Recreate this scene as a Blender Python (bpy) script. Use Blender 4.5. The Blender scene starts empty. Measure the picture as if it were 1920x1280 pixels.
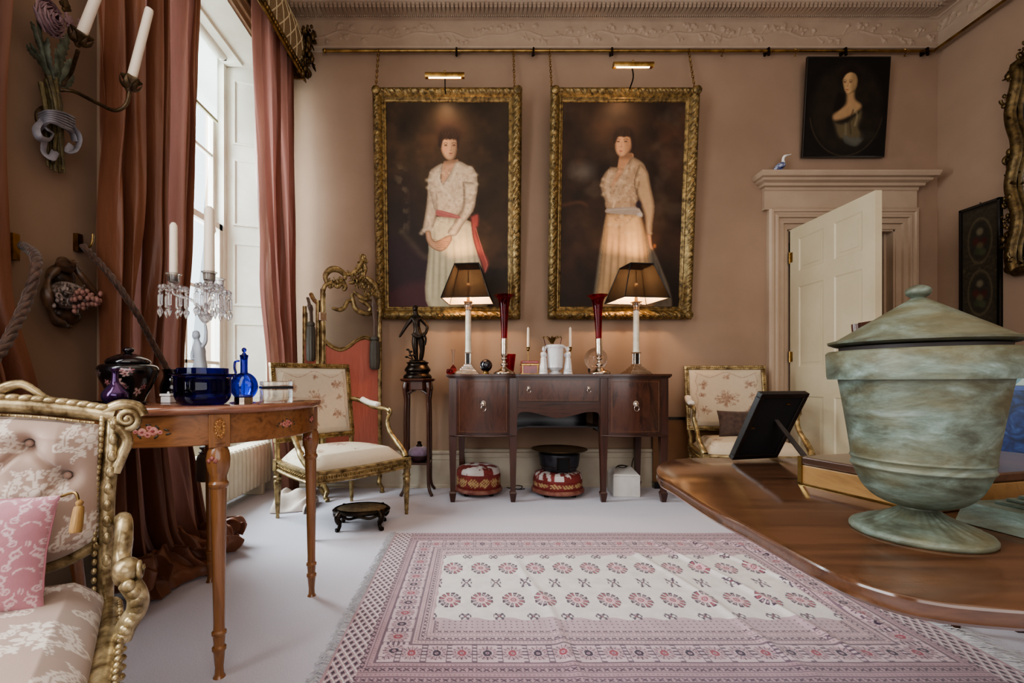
import bpy, bmesh, math, random
import numpy as np
from mathutils import Vector, Matrix, Euler
random.seed(7); RNG = np.random.default_rng(7)
PI = math.pi; R = math.radians
sc = bpy.context.scene
COL = sc.collection
# camera calibration: eye height, focal length in pixels (of 1920), vanishing point
DESAT = .86
EYE, F, VX, VY = 0.88, 870.0, 890.0, 710.0
def pt(px, py, Y): return Vector(((px-VX)/F*Y, Y, EYE-(py-VY)/F*Y))
def fl(px, py, h=0.0):
    Y = F*(EYE-h)/(py-VY); return Vector(((px-VX)/F*Y, Y, h))
# ---------------------------------------------------------------- naming
def tag(o, label=None, cat=None, group=None, kind=None):
    if label: o['label'] = label
    if cat: o['category'] = cat
    if group: o['group'] = group
    if kind: o['kind'] = kind
    return o
def thing(name, label, cat, loc=(0,0,0), rz=0, group=None):
    o = bpy.data.objects.new(name, None); COL.objects.link(o)
    o.location = loc; o.rotation_euler = (0,0,rz); o.empty_display_size = .05
    return tag(o, label, cat, group)
def copy_tree(o, parent=None):
    c = o.copy(); COL.objects.link(c)
    if parent is not None: c.parent = parent
    for ch in list(o.children): copy_tree(ch, c)
    return c
# ---------------------------------------------------------------- mesh builder
class MB:
    def __init__(s): s.v = []; s.f = []
    def add(s, vs, fs, M=None):
        b = len(s.v)
        if M is not None: vs = [M @ Vector(v) for v in vs]
        s.v += [tuple(v) for v in vs]; s.f += [tuple(i+b for i in f) for f in fs]; return s
    def box(s, x0, x1, y0, y1, z0, z1, M=None):
        vs = [(x0,y0,z0),(x1,y0,z0),(x1,y1,z0),(x0,y1,z0),(x0,y0,z1),(x1,y0,z1),(x1,y1,z1),(x0,y1,z1)]
        return s.add(vs, [(0,3,2,1),(4,5,6,7),(0,1,5,4),(1,2,6,5),(2,3,7,6),(3,0,4,7)], M)
    def taper(s, c0, h0, c1, h1, M=None):
        "box frustum: centre c0 half sizes h0 (x,y) at bottom, c1,h1 at top"
        vs = [(c0[0]+a*h0[0], c0[1]+b*h0[1], c0[2]) for a,b in ((-1,-1),(1,-1),(1,1),(-1,1))] + \
             [(c1[0]+a*h1[0], c1[1]+b*h1[1], c1[2]) for a,b in ((-1,-1),(1,-1),(1,1),(-1,1))]
        return s.add(vs, [(0,3,2,1),(4,5,6,7),(0,1,5,4),(1,2,6,5),(2,3,7,6),(3,0,4,7)], M)
    def lathe(s, prof, seg=24, c=(0,0,0), M=None, fn=None, a0=0, cap=True):
        "prof: [(r,z)...]; fn(angle,r,z)->(r,z) optional"
        vs = []; fs = []; n = len(prof)
        for i,(r,z) in enumerate(prof):
            for k in range(seg):
                a = a0+2*PI*k/seg; rr, zz = (fn(a, r, z) if fn else (r, z))
                vs.append((c[0]+rr*math.cos(a), c[1]+rr*math.sin(a), c[2]+zz))
        for i in range(n-1):
            for k in range(seg):
                k2 = (k+1)%seg; fs.append((i*seg+k, i*seg+k2, (i+1)*seg+k2, (i+1)*seg+k))
        if cap and prof[0][0] > 1e-5: fs.append(tuple(range(seg-1,-1,-1)))
        if cap and prof[-1][0] > 1e-5: fs.append(tuple((n-1)*seg+k for k in range(seg)))
        return s.add(vs, fs, M)
    def sphere(s, c, r, seg=16, rings=10, M=None):
        if not hasattr(r, '__len__'): r = (r,r,r)
        vs = []; fs = []
        for i in range(rings+1):
            t = PI*i/rings
            for k in range(seg):
                a = 2*PI*k/seg; vs.append((c[0]+r[0]*math.sin(t)*math.cos(a), c[1]+r[1]*math.sin(t)*math.sin(a), c[2]-r[2]*math.cos(t)))
        for i in range(rings):
            for k in range(seg):
                k2 = (k+1)%seg; fs.append((i*seg+k, i*seg+k2, (i+1)*seg+k2, (i+1)*seg+k))
        return s.add(vs, fs, M)
    def tube(s, pts, rad, seg=8, M=None, closed=False, flat=None):
        pts = [Vector(p) for p in pts]; n = len(pts)
        if not hasattr(rad, '__len__'): rad = [rad]*n
        vs = []; fs = []; up = None
        for i,p in enumerate(pts):
            if closed: t = pts[(i+1)%n]-pts[i-1]
            else: t = pts[min(i+1,n-1)]-pts[max(i-1,0)]
            if t.length < 1e-9: t = Vector((0,0,1))
            t.normalize()
            if up is None:
                up = Vector((0,0,1)) if abs(t.z) < .9 else Vector((1,0,0))
            sx = t.cross(up)
            if sx.length < 1e-6: sx = t.orthogonal()
            sx.normalize(); up = sx.cross(t).normalized()
            f1, f2 = flat if flat else (1,1)
            for k in range(seg):
                a = 2*PI*k/seg; vs.append(p + sx*(rad[i]*f1*math.cos(a)) + up*(rad[i]*f2*math.sin(a)))
        m = n if closed else n-1
        for i in range(m):
            j = (i+1)%n
            for k in range(seg):
                k2 = (k+1)%seg; fs.append((i*seg+k, j*seg+k, j*seg+k2, i*seg+k2))
        if not closed:
            fs.append(tuple(range(seg))); fs.append(tuple((n-1)*seg+k for k in range(seg-1,-1,-1)))
        return s.add(vs, fs, M)
    def prism(s, poly, h0, h1, axis='z', M=None):
        "polygon (2D, ccw) extruded along axis"
        n = len(poly)
        def P(a,b,h): return {'z':(a,b,h),'y':(a,h,b),'x':(h,a,b)}[axis]
        vs = [P(a,b,h0) for a,b in poly]+[P(a,b,h1) for a,b in poly]
        fs = [tuple(range(n-1,-1,-1)), tuple(range(n,2*n))]+[(i,(i+1)%n,n+(i+1)%n,n+i) for i in range(n)]
        return s.add(vs, fs, M)
    def grid(s, fn, nu, nv, M=None, wrapu=False):
        vs = [fn(i/(nu if wrapu else nu-1), j/(nv-1)) for j in range(nv) for i in range(nu)]
        fs = []
        for j in range(nv-1):
            for i in range(nu if wrapu else nu-1):
                i2 = (i+1)%nu; fs.append((j*nu+i, j*nu+i2, (j+1)*nu+i2, (j+1)*nu+i))
        return s.add(vs, fs, M)
    def sweep(s, prof, path, M=None, closed=False):
        "prof [(a,b)] a=outward (horizontal, left normal of path), b=up ; path [(x,y)] mitred at z=0"
        n = len(path); m = len(prof); vs = []; fs = []
        for i in range(n):
            p = Vector(path[i])
            d0 = (Vector(path[i])-Vector(path[i-1])) if (i>0 or closed) else None
            d1 = (Vector(path[(i+1)%n])-Vector(path[i])) if (i<n-1 or closed) else None
            if d0 is None: d0 = d1
            if d1 is None: d1 = d0
            d0 = d0.normalized(); d1 = d1.normalized()
            n0 = Vector((-d0.y,d0.x)); n1 = Vector((-d1.y,d1.x)); nn = (n0+n1)
            nn = nn/(nn.length_squared) * 2 if nn.length > 1e-6 else n0
            for a,b in prof: vs.append((p.x+nn.x*a, p.y+nn.y*a, b))
        for i in range(n if closed else n-1):
            j = (i+1)%n
            for k in range(m-1): fs.append((i*m+k, j*m+k, j*m+k+1, i*m+k+1))
        return s.add(vs, fs, M)
    def build(s, name, mat, parent=None, smooth=35, bevel=0, sub=0, loc=None, rot=None, kind=None, fix=True, solid=0, bseg=2):
        me = bpy.data.meshes.new(name); me.from_pydata(s.v, [], s.f); me.update()
        if fix:
            bm = bmesh.new(); bm.from_mesh(me); bmesh.ops.recalc_face_normals(bm, faces=bm.faces); bm.to_mesh(me); bm.free()
        if smooth:
            me.shade_smooth(); me.set_sharp_from_angle(angle=R(smooth))
        o = bpy.data.objects.new(name, me); COL.objects.link(o)
        if mat: me.materials.append(mat)
        if parent is not None: o.parent = parent
        if loc is not None: o.location = loc
        if rot is not None: o.rotation_euler = rot
        if solid:
            m = o.modifiers.new('s','SOLIDIFY'); m.thickness = solid; m.offset = 0
        if bevel:
            m = o.modifiers.new('b','BEVEL'); m.width = bevel; m.segments = bseg; m.limit_method = 'ANGLE'; m.angle_limit = R(40); m.harden_normals = False
        if sub:
            m = o.modifiers.new('u','SUBSURF'); m.levels = sub; m.render_levels = sub
        if kind: o['kind'] = kind
        return o
def skin(name, pts, edges, rad, mat, parent=None, sub=2, root=0, smooth=True, loc=None, rot=None, scale=1):
    "one continuous body grown from a skeleton"
    me = bpy.data.meshes.new(name); me.from_pydata([tuple(Vector(p)*scale) for p in pts], edges, [])
    o = bpy.data.objects.new(name, me); COL.objects.link(o); me.materials.append(mat)
    if not me.skin_vertices: 
        bm = bmesh.new(); bm.from_mesh(me); bm.verts.layers.skin.verify(); bm.to_mesh(me); bm.free()
    d = me.skin_vertices[0].data
    for i,r in enumerate(rad):
        r = r if hasattr(r,'__len__') else (r,r); d[i].radius = (r[0]*scale, r[1]*scale); d[i].use_root = (i==root)
    m = o.modifiers.new('k','SKIN'); m.use_smooth_shade = True; m.branch_smoothing = .3
    m = o.modifiers.new('u','SUBSURF'); m.levels = sub; m.render_levels = sub
    if parent is not None: o.parent = parent
    if loc is not None: o.location = loc
    if rot is not None: o.rotation_euler = rot
    return o
def spline(pts, n=8):
    "Catmull-Rom through pts (any dimension)"
    P = [Vector(p) for p in pts]; out = []
    for i in range(len(P)-1):
        p0 = P[max(i-1,0)]; p1 = P[i]; p2 = P[i+1]; p3 = P[min(i+2,len(P)-1)]
        for k in range(n):
            t = k/n; out.append(.5*((2*p1)+(p2-p0)*t+(2*p0-5*p1+4*p2-p3)*t*t+(3*p1-p0-3*p2+p3)*t**3))
    out.append(P[-1]); return out
def pspline(prof, n=5):
    return [(max(v.x,0.0), v.y) for v in spline([(a,b) for a,b in prof], n)]
def TR(x=0,y=0,z=0, rx=0,ry=0,rz=0, s=1):
    return Matrix.Translation((x,y,z)) @ Euler((rx,ry,rz)).to_matrix().to_4x4() @ Matrix.Scale(s,4)
# ---------------------------------------------------------------- colour painting per vertex
def lin(c):
    c = np.asarray(c, float)/255.0; g_ = (c[...,:3]@np.array((.3,.59,.11)))[...,None]; c = g_+(c-g_)*DESAT; c = np.clip(c,0,1)
    return np.where(c <= .04045, c/12.92, ((c+.055)/1.055)**2.4)
def C(r,g,b): return tuple(lin((r,g,b)))+(1,)
def setcol(o, arr, name='Col'):
    "arr (n,3) sRGB 0..255 per vertex"
    me = o.data; a = me.color_attributes.new(name, 'FLOAT_COLOR', 'POINT')
    d = np.ones((len(me.vertices),4), np.float32); d[:,:3] = lin(np.clip(arr,0,255)); a.data.foreach_set('color', d.ravel())
def vnoise(x, y, scale=1.0, seed=0, octv=3):
    "smooth value noise 0..1 (numpy)"
    out = np.zeros_like(x, float); amp = 1; tot = 0
    for o_ in range(octv):
        xs = x*scale*(2**o_)+seed*17.3+o_*5.1; ys = y*scale*(2**o_)+seed*9.7+o_*3.3
        xi = np.floor(xs).astype(np.int64); yi = np.floor(ys).astype(np.int64); xf = xs-xi; yf = ys-yi
        xf = xf*xf*(3-2*xf); yf = yf*yf*(3-2*yf)
        def h(a,b):
            n = (a*374761393+b*668265263+seed*1442695) & 0x7fffffff
            n = ((n ^ (n>>13))*1274126177) & 0x7fffffff
            return ((n ^ (n>>16)) & 0xffff)/65535.0
        v = (h(xi,yi)*(1-xf)+h(xi+1,yi)*xf)*(1-yf)+(h(xi,yi+1)*(1-xf)+h(xi+1,yi+1)*xf)*yf
        out += amp*v; tot += amp; amp *= .5
    return out/tot
def sstep(a, b, x):
    t = np.clip((x-a)/(b-a+1e-12), 0, 1); return t*t*(3-2*t)
class Canvas:
    "colours over a rectangle given in picture units (x right, y down)"
    def __init__(s, x0, y0, x1, y1, nx, ny, base):
        s.nx, s.ny = nx, ny
        X, Y = np.meshgrid(np.linspace(x0,x1,nx), np.linspace(y0,y1,ny)); s.X, s.Y = X, Y
        s.c = np.zeros((ny,nx,3))+np.asarray(base,float)
    def mix(s, m, col):
        m = np.clip(m,0,1)[...,None]; s.c = s.c*(1-m)+np.asarray(col,float)*m
    def mul(s, m, k):
        s.c = s.c*(1+(k-1)*np.clip(m,0,1)[...,None])
    def sdf(s, poly):
        P = np.asarray(poly,float); d = np.full(s.X.shape, 1e9); ins = np.zeros(s.X.shape,bool)
        for i in range(len(P)):
            a = P[i]; b = P[(i+1)%len(P)]; ab = b-a
            px = s.X-a[0]; py = s.Y-a[1]; t = np.clip((px*ab[0]+py*ab[1])/(ab@ab+1e-9),0,1)
            d = np.minimum(d, np.hypot(px-ab[0]*t, py-ab[1]*t))
            cond = ((a[1]>s.Y)!=(b[1]>s.Y)) & (s.X < (b[0]-a[0])*(s.Y-a[1])/(b[1]-a[1]+1e-12)+a[0]); ins ^= cond
        return np.where(ins,-d,d)
    def poly(s, poly, col, soft=1.0, a=1.0, smooth=True):
        if smooth: poly = [tuple(v) for v in spline(list(poly)+[poly[0]], 5)[:-1]]
        m = a*(1-sstep(-soft, soft, s.sdf(poly))); s.mix(m, col); return m
    def ell(s, cx, cy, rx, ry, col, soft=.15, a=1.0, rot=0):
        dx = s.X-cx; dy = s.Y-cy; c_, s_ = math.cos(rot), math.sin(rot)
        r = np.hypot((dx*c_+dy*s_)/rx, (-dx*s_+dy*c_)/ry); m = a*(1-sstep(1-soft,1+soft,r)); s.mix(m,col); return m
    def line(s, pts, w, col, a=1.0, soft=None):
        pts = [tuple(v) for v in spline(pts,6)] if len(pts)>2 else pts
        d = np.full(s.X.shape,1e9)
        for i in range(len(pts)-1):
            A = np.array(pts[i]); B = np.array(pts[i+1]); ab = B-A; px = s.X-A[0]; py = s.Y-A[1]
            t = np.clip((px*ab[0]+py*ab[1])/(ab@ab+1e-9),0,1); d = np.minimum(d, np.hypot(px-ab[0]*t, py-ab[1]*t))
        soft = soft or w*.5; m = a*(1-sstep(w-soft, w+soft, d)); s.mix(m,col); return m
    def plane(s, name, w, h, mat, parent=None, **k):
        "upright picture in local XZ, centred x, z from 0 to h, facing -Y"
        nx, ny = s.nx, s.ny; mb = MB()
        mb.grid(lambda u,v: ((u-.5)*w, 0, h*(1-v)), nx, ny)
        o = mb.build(name, mat, parent, fix=False, **k); setcol(o, s.c.reshape(-1,3)); return o
# ---------------------------------------------------------------- materials
def nodes(name):
    m = bpy.data.materials.new(name); m.use_nodes = True; nt = m.node_tree; nt.nodes.clear()
    out = nt.nodes.new('ShaderNodeOutputMaterial'); b = nt.nodes.new('ShaderNodeBsdfPrincipled')
    nt.links.new(b.outputs[0], out.inputs[0]); return m, nt, b, out
def N(nt, t, **kw):
    n = nt.nodes.new('ShaderNode'+t)
    for k,v in kw.items():
        if k in n.inputs.keys(): n.inputs[k].default_value = v
        else: setattr(n, k, v)
    return n
def L(nt, a, b): nt.links.new(a, b)
def coords(nt, scale=(1,1,1), rot=(0,0,0), kind='Object'):
    t = N(nt,'TexCoord'); m = N(nt,'Mapping'); m.inputs['Scale'].default_value = scale; m.inputs['Rotation'].default_value = rot
    L(nt, t.outputs[kind], m.inputs['Vector']); return m.outputs[0]
def ramp(nt, fac, stops):
    r = N(nt,'ValToRGB'); el = r.color_ramp.elements
    while len(el) < len(stops): el.new(.5)
    for e,(p,c) in zip(el, stops): e.position = p; e.color = c
    L(nt, fac, r.inputs[0]); return r.outputs[0]
def bump(nt, b, h, strength=.3, dist=.002):
    n = N(nt,'Bump', Strength=strength, Distance=dist); L(nt,h,n.inputs['Height']); L(nt,n.outputs[0],b.inputs['Normal']); return n
def mat(name, c1, c2=None, rough=.6, metal=0, scale=20, detail=4, bmp=0, bscale=None, bdist=.002, stretch=(1,1,1), sheen=0, coat=0, spec=.5, lo=.35, hi=.65, rvar=0, trans=0, sss=0, alpha=1):
    m, nt, b, out = nodes(name); b.inputs['Roughness'].default_value = rough; b.inputs['Metallic'].default_value = metal
    b.inputs['Specular IOR Level'].default_value = spec; b.inputs['Coat Weight'].default_value = coat; b.inputs['Coat Roughness'].default_value = .15
    b.inputs['Sheen Weight'].default_value = sheen; b.inputs['Base Color'].default_value = C(*c1)
    v = coords(nt, stretch)
    if c2 is not None:
        n = N(nt,'TexNoise', Scale=scale, Detail=detail, Roughness=.6); L(nt,v,n.inputs['Vector'])
        L(nt, ramp(nt, n.outputs['Fac'], [(lo,C(*c1)),(hi,C(*c2))]), b.inputs['Base Color'])
        if rvar:
            mr = N(nt,'MapRange'); mr.inputs['To Min'].default_value = rough-rvar; mr.inputs['To Max'].default_value = rough+rvar
            L(nt,n.outputs['Fac'],mr.inputs['Value']); L(nt,mr.outputs[0],b.inputs['Roughness'])
    if bmp:
        n2 = N(nt,'TexNoise', Scale=bscale or scale, Detail=5); L(nt,v,n2.inputs['Vector']); bump(nt,b,n2.outputs['Fac'],bmp,bdist)
    if sss: b.inputs['Subsurface Weight'].default_value = sss; b.inputs['Subsurface Radius'].default_value = (.02,.01,.006)
    if trans:
        tr = N(nt,'BsdfTranslucent'); tr.inputs[0].default_value = C(*c1); mx = N(nt,'MixShader'); mx.inputs[0].default_value = trans
        L(nt,b.outputs[0],mx.inputs[1]); L(nt,tr.outputs[0],mx.inputs[2]); L(nt,mx.outputs[0],out.inputs[0])
    return m
def wood(name, c1, c2, c3=None, axis=0, rough=.3, scale=6, coat=.4, streak=14, bmp=.08, dist=3):
    "grain running along the given axis of object space"
    m, nt, b, out = nodes(name); s = [streak]*3; s[axis] = 1.0
    v = coords(nt, tuple(s)); n = N(nt,'TexNoise', Scale=scale*.35, Detail=8, Roughness=.62, Distortion=dist*.15); L(nt,v,n.inputs['Vector'])
    n2 = N(nt,'TexNoise', Scale=2.2, Detail=2); L(nt,coords(nt),n2.inputs['Vector'])
    mx = N(nt,'Math', operation='MULTIPLY_ADD'); mx.inputs[1].default_value = .75; L(nt,n.outputs['Fac'],mx.inputs[0])
    m3 = N(nt,'Math', operation='MULTIPLY'); m3.inputs[1].default_value = .25; L(nt,n2.outputs['Fac'],m3.inputs[0]); L(nt,m3.outputs[0],mx.inputs[2])
    st = [(.34,C(*c1)),(.62,C(*c2))] if c3 is None else [(.32,C(*c1)),(.5,C(*c2)),(.68,C(*c3))]
    L(nt, ramp(nt,mx.outputs[0],st), b.inputs['Base Color'])
    b.inputs['Roughness'].default_value = rough; b.inputs['Coat Weight'].default_value = coat; b.inputs['Coat Roughness'].default_value = .12
    bump(nt,b,n.outputs['Fac'],bmp,.001); return m
def vcol(name, rough=.8, bmp=0, bscale=400, spec=.3, sheen=0, coat=0, metal=0, bdist=.001, nz=0, nscale=60):
    m, nt, b, out = nodes(name); a = N(nt,'Attribute'); a.attribute_name = 'Col'
    src = a.outputs['Color']
    if nz:
        n = N(nt,'TexNoise', Scale=nscale, Detail=4); L(nt,coords(nt),n.inputs['Vector'])
        mr = N(nt,'MapRange'); mr.inputs['To Min'].default_value = 1-nz; mr.inputs['To Max'].default_value = 1+nz; L(nt,n.outputs['Fac'],mr.inputs['Value'])
        vm = N(nt,'VectorMath', operation='SCALE'); L(nt,src,vm.inputs[0]); L(nt,mr.outputs[0],vm.inputs['Scale']); src = vm.outputs[0]
    L(nt,src,b.inputs['Base Color']); b.inputs['Roughness'].default_value = rough
    b.inputs['Specular IOR Level'].default_value = spec; b.inputs['Sheen Weight'].default_value = sheen; b.inputs['Coat Weight'].default_value = coat; b.inputs['Metallic'].default_value = metal
    b.inputs['Coat Roughness'].default_value = .3
    if bmp:
        n = N(nt,'TexNoise', Scale=bscale, Detail=3); L(nt,coords(nt),n.inputs['Vector']); bump(nt,b,n.outputs['Fac'],bmp,bdist)
    return m
def glass(name, col=(255,255,255), rough=.02, ior=1.45, clear=0.0, tcol=None):
    m, nt, b, out = nodes(name); b.inputs['Base Color'].default_value = C(*col); b.inputs['Roughness'].default_value = rough
    b.inputs['Transmission Weight'].default_value = 1; b.inputs['IOR'].default_value = ior
    if clear:
        tr = N(nt,'BsdfTransparent'); tr.inputs[0].default_value = C(*(tcol or col)); mx = N(nt,'MixShader'); mx.inputs[0].default_value = clear
        L(nt,b.outputs[0],mx.inputs[1]); L(nt,tr.outputs[0],mx.inputs[2]); L(nt,mx.outputs[0],out.inputs[0])
    return m
def emit(name, col, st):
    m, nt, b, out = nodes(name); b.inputs['Base Color'].default_value = C(*col); b.inputs['Emission Color'].default_value = C(*col); b.inputs['Emission Strength'].default_value = st; return m
M = {}
M['gold'] = mat('gilding', (170,136,78), (88,66,34), rough=.36, metal=.85, scale=18, bmp=.25, bscale=60, rvar=.12)
M['gold_dark'] = mat('antique_gilding', (120,96,56), (54,40,22), rough=.42, metal=.8, scale=30, bmp=.4, bscale=90, lo=.3, hi=.7)
M['gold_pale'] = mat('pale_gilding', (206,184,136), (106,84,50), rough=.32, metal=.6, scale=30, bmp=.2, bscale=60, rvar=.12)
M['gold_mid'] = mat('old_gilding', (182,156,104), (92,70,40), rough=.36, metal=.6, scale=24, bmp=.25, bscale=80, rvar=.1)
M['brass'] = mat('brass', (186,150,84), (120,88,42), rough=.28, metal=1, scale=12)
M['bronze'] = mat('dark_bronze', (26,20,16), (52,40,30), rough=.3, metal=.8, scale=14, rvar=.08)
M['silver'] = mat('silver', (210,196,180), (176,158,140), rough=.16, metal=1, scale=30)
M['mahog'] = wood('mahogany', (34,16,10), (74,38,24), (52,26,16), axis=2, rough=.28)
M['mahogx'] = wood('mahogany_long', (32,15,10), (72,37,23), (50,25,16), axis=0, rough=.26)
M['tabletop'] = wood('polished_mahogany', (40,22,13), (92,58,36), (62,37,23), axis=0, rough=.16, coat=.6, streak=9)
M['satin'] = wood('satinwood', (96,54,26), (146,94,50), (74,40,20), axis=2, rough=.26, streak=12)
M['satinx'] = wood('satinwood_apron', (104,58,28), (146,92,50), (78,42,22), axis=0, rough=.26, streak=12)
M['candle'] = mat('candle_wax', (232,214,190), rough=.45, sss=.25)
M['black'] = mat('black_lacquer', (14,12,12), (26,22,20), rough=.25, coat=.5)
M['white_paint'] = mat('white_gloss_paint', (222,214,192), (212,202,178), rough=.4, scale=8)
M['dark_wire'] = mat('dark_cable', (40,30,22), rough=.6)
# ================================================================ THE ROOM
XL, XR, YB, YF, ZC = -1.6, 3.78, 3.79, -2.3, 4.0
M['wall'] = mat('painted_wall', (158,128,103), (146,117,93), rough=.85, scale=2.0, detail=9, lo=.3, hi=.7, bmp=.05, bscale=120, bdist=.001)
M['plaster'] = mat('plaster_moulding', (170,145,121), (160,135,112), rough=.8, scale=5)
M['trimpaint'] = mat('pinkish_trim_paint', (178,152,126), (170,144,118), rough=.55, scale=4)
M['skirt'] = mat('skirting_paint', (190,178,156), (178,164,140), rough=.5, scale=4)
M['doorpaint'] = mat('cream_door_paint', (202,186,152), (192,175,140), rough=.5, scale=3)
M['carpet'] = mat('cut_pile_carpet', (208,204,216), (190,186,199), rough=.95, scale=260, detail=3, bmp=.5, bscale=700, bdist=.003, sheen=.2)
M['ceil'] = mat('ceiling_paint', (214,196,172), rough=.9)
def S(o, name=None): o['kind'] = 'structure'; return o
S(MB().box(-3.2, 4.0, YF, 6.2, -.06, 0).build('floor', M['carpet'], smooth=0))
S(MB().box(-1.8, 4.0, YF, 3.95, ZC, ZC+.06).build('ceiling', M['ceil'], smooth=0))
DX0, DX1, DZ = 2.548, 3.426, 2.095
S(MB().box(-2.2, DX0, YB, YB+.3, 0, ZC).box(DX1, 3.95, YB, YB+.3, 0, ZC).box(DX0, DX1, YB, YB+.3, DZ, ZC).build('wall_back', M['wall'], smooth=0))
S(MB().box(XR, XR+.15, YF, YB, 0, ZC).build('wall_right', M['wall'], smooth=0))
WY0, WY1, WZ = 2.1, 3.73, 3.34
# second window of the same wall sits behind the far left curtain
W2Y0, W2Y1 = -.9, .9
S(MB().box(XL-.15, XL, WY1, YB, 0, ZC).box(XL-.15, XL, WY0, WY1, WZ, ZC).box(XL-.15, XL, W2Y1, WY0, 0, ZC)
  .box(XL-.15, XL, W2Y0, W2Y1, WZ, ZC).box(XL-.15, XL, W2Y0, W2Y1, 0, .5).box(XL-.15, XL, YF, W2Y0, 0, ZC).build('wall_left', M['wall'], smooth=0))
S(MB().box(-1.8, 3.95, YF-.15, YF, 0, ZC).build('wall_front', M['wall'], smooth=0))
# hall beyond the door
S(MB().box(2.0, 4.0, 5.0, 5.1, 0, 2.8).box(1.95, 2.0, YB+.3, 5.1, 0, 2.8).box(3.95, 4.0, YB+.3, 5.1, 0, 2.8).box(1.95, 4.0, YB+.3, 5.1, 2.8, 2.9).build('wall_hall', M['wall'], smooth=0))
# ---- cornice
path = [(XR, YF), (XR, YB), (XL, YB), (XL, YF)]
prof = [(0,3.545),(.045,3.55),(.05,3.565),(.03,3.575),(.022,3.585),(.022,3.775),(.035,3.785),(.05,3.787),(.052,3.80),(.075,3.802),(.10,3.808),(.15,3.84),(.155,3.85),(.20,3.855),(.215,3.87),(.23,3.90),(.27,3.91),(.30,3.95),(.31,4.0)]
S(MB().sweep(prof, path).build('trim_1', M['plaster'], smooth=30))
# vine relief on the frieze: stems, blossoms and leaf clusters in raised plaster
def frieze(name, length, fn, seed):
    nx = int(length/.0065); nz = 36; H = .19
    U, V = np.meshgrid(np.linspace(0,length,nx), np.linspace(0,H,nz)); rng = np.random.default_rng(seed)
    h = np.zeros_like(U)
    vy = .085+.022*np.sin(U*9+seed)+.012*np.sin(U*21+1.3*seed)
    h = np.maximum(h, .008*np.clip(1-np.abs(V-vy)/.007,0,1)**.6)
    x = .05
    while x < length:
        up = rng.random() < .55; cy = float(.085+.022*math.sin(x*9+seed)) + (rng.uniform(.035,.07) if up else -rng.uniform(.035,.06))
        cy = min(max(cy,.028),.162); r = rng.uniform(.016,.03); k = rng.integers(4,7); ph = rng.uniform(0,6)
        d = np.hypot(U-x, V-cy); a = np.arctan2(V-cy, U-x); rr = r*(.72+.28*np.cos(k*a+ph))
        bl = .014*np.clip(1-(d/rr)**2,0,1)**.5*(.75+.25*np.cos(k*2*a)); bl = np.where(d < r*.22, .011, bl); h = np.maximum(h, bl)
        sx = x-rng.uniform(.02,.05); sy = .085+.022*math.sin(sx*9+seed)
        t = np.clip(((U-sx)*(x-sx)+(V-sy)*(cy-sy))/((x-sx)**2+(cy-sy)**2),0,1); dd = np.hypot(U-sx-t*(x-sx), V-sy-t*(cy-sy))
        h = np.maximum(h, .006*np.clip(1-dd/.005,0,1)**.6)
        for _ in range(rng.integers(0,4)):
            lx = x+rng.uniform(-.045,.045); ly = np.clip(cy+rng.uniform(-.03,.03),.02,.17); dd = np.hypot((U-lx), (V-ly)); h = np.maximum(h, .011*np.clip(1-(dd/.011)**2,0,1)**.5)
        x += rng.uniform(.045,.10)
    vs = [fn(float(U[j,i]), float(V[j,i]), float(h[j,i])) for j in range(nz) for i in range(nx)]
    fs = [(j*nx+i, j*nx+i+1, (j+1)*nx+i+1, (j+1)*nx+i) for j in range(nz-1) for i in range(nx-1)]
    return MB().add(vs, fs).build(name, M['plaster'], smooth=180, fix=False, kind='structure')
frieze('trim_2', XR-XL-.05, lambda u,v,h: (XL+.025+u, YB-.0225-h, 3.585+v), 3)
frieze('trim_3', 2.6, lambda u,v,h: (XR-.0225-h, YB-.03-u, 3.585+v), 8)
mb = MB()
n = int((XR-XL-.2)/.034)
for i in range(n):
    x = XL+.12+i*.034; mb.box(x, x+.022, YB-.145, YB-.078, 3.80, 3.815, TR(0,0,0)); mb.box(x, x+.022, YB-.15, YB-.12, 3.815, 3.835)
for i in range(n*2):
    x = XL+.1+i*.017; mb.box(x, x+.010, YB-.066, YB-.05, 3.789, 3.801)
for i in range(int(3.2/.034)):
    y = YB-.16-i*.034; mb.box(XR-.145, XR-.078, y-.022, y, 3.80, 3.815)
mb.build('trim_4', M['plaster'], smooth=0, kind='structure')
mb = MB()
for i in range(int((XR-XL-.4)/.052)):
    x = XL+.22+i*.052; mb.sphere((x, YB-.212, 3.862), (.022,.018,.018), 8, 6); mb.sphere((x+.026, YB-.212, 3.858), (.006,.012,.014), 6, 4)
mb.build('trim_5', M['plaster'], smooth=60, kind='structure')
# ---- skirting
def skirt(name, x0, y0, x1, y1, t=.022, h=.30):
    prof = [(t+.006,0),(t+.006,.02),(t,.03),(t,h-.075),(t+.004,h-.07),(t+.004,h-.062),(t,h-.058),(t,h-.035),(t+.012,h-.022),(t+.014,h-.008),(t+.006,h),(0,h)]
    return MB().sweep(prof, [(x0,y0),(x1,y1)]).build(name, M['skirt'], smooth=25, kind='structure')
skirt('baseboard_back', DX0-.17, YB, -.122, YB, t=.018, h=.312)
o = skirt('baseboard_back.001', -.122, YB, XL, YB, t=.045)
S(MB().box(-.1225,-.1195, YB-.05, YB, 0, .3).build('trim_6', M['skirt'], smooth=0))
skirt('baseboard_right', XR, YF, XR, YB)
skirt('baseboard_left', XL, WY0-.16, XL, W2Y1)
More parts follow.
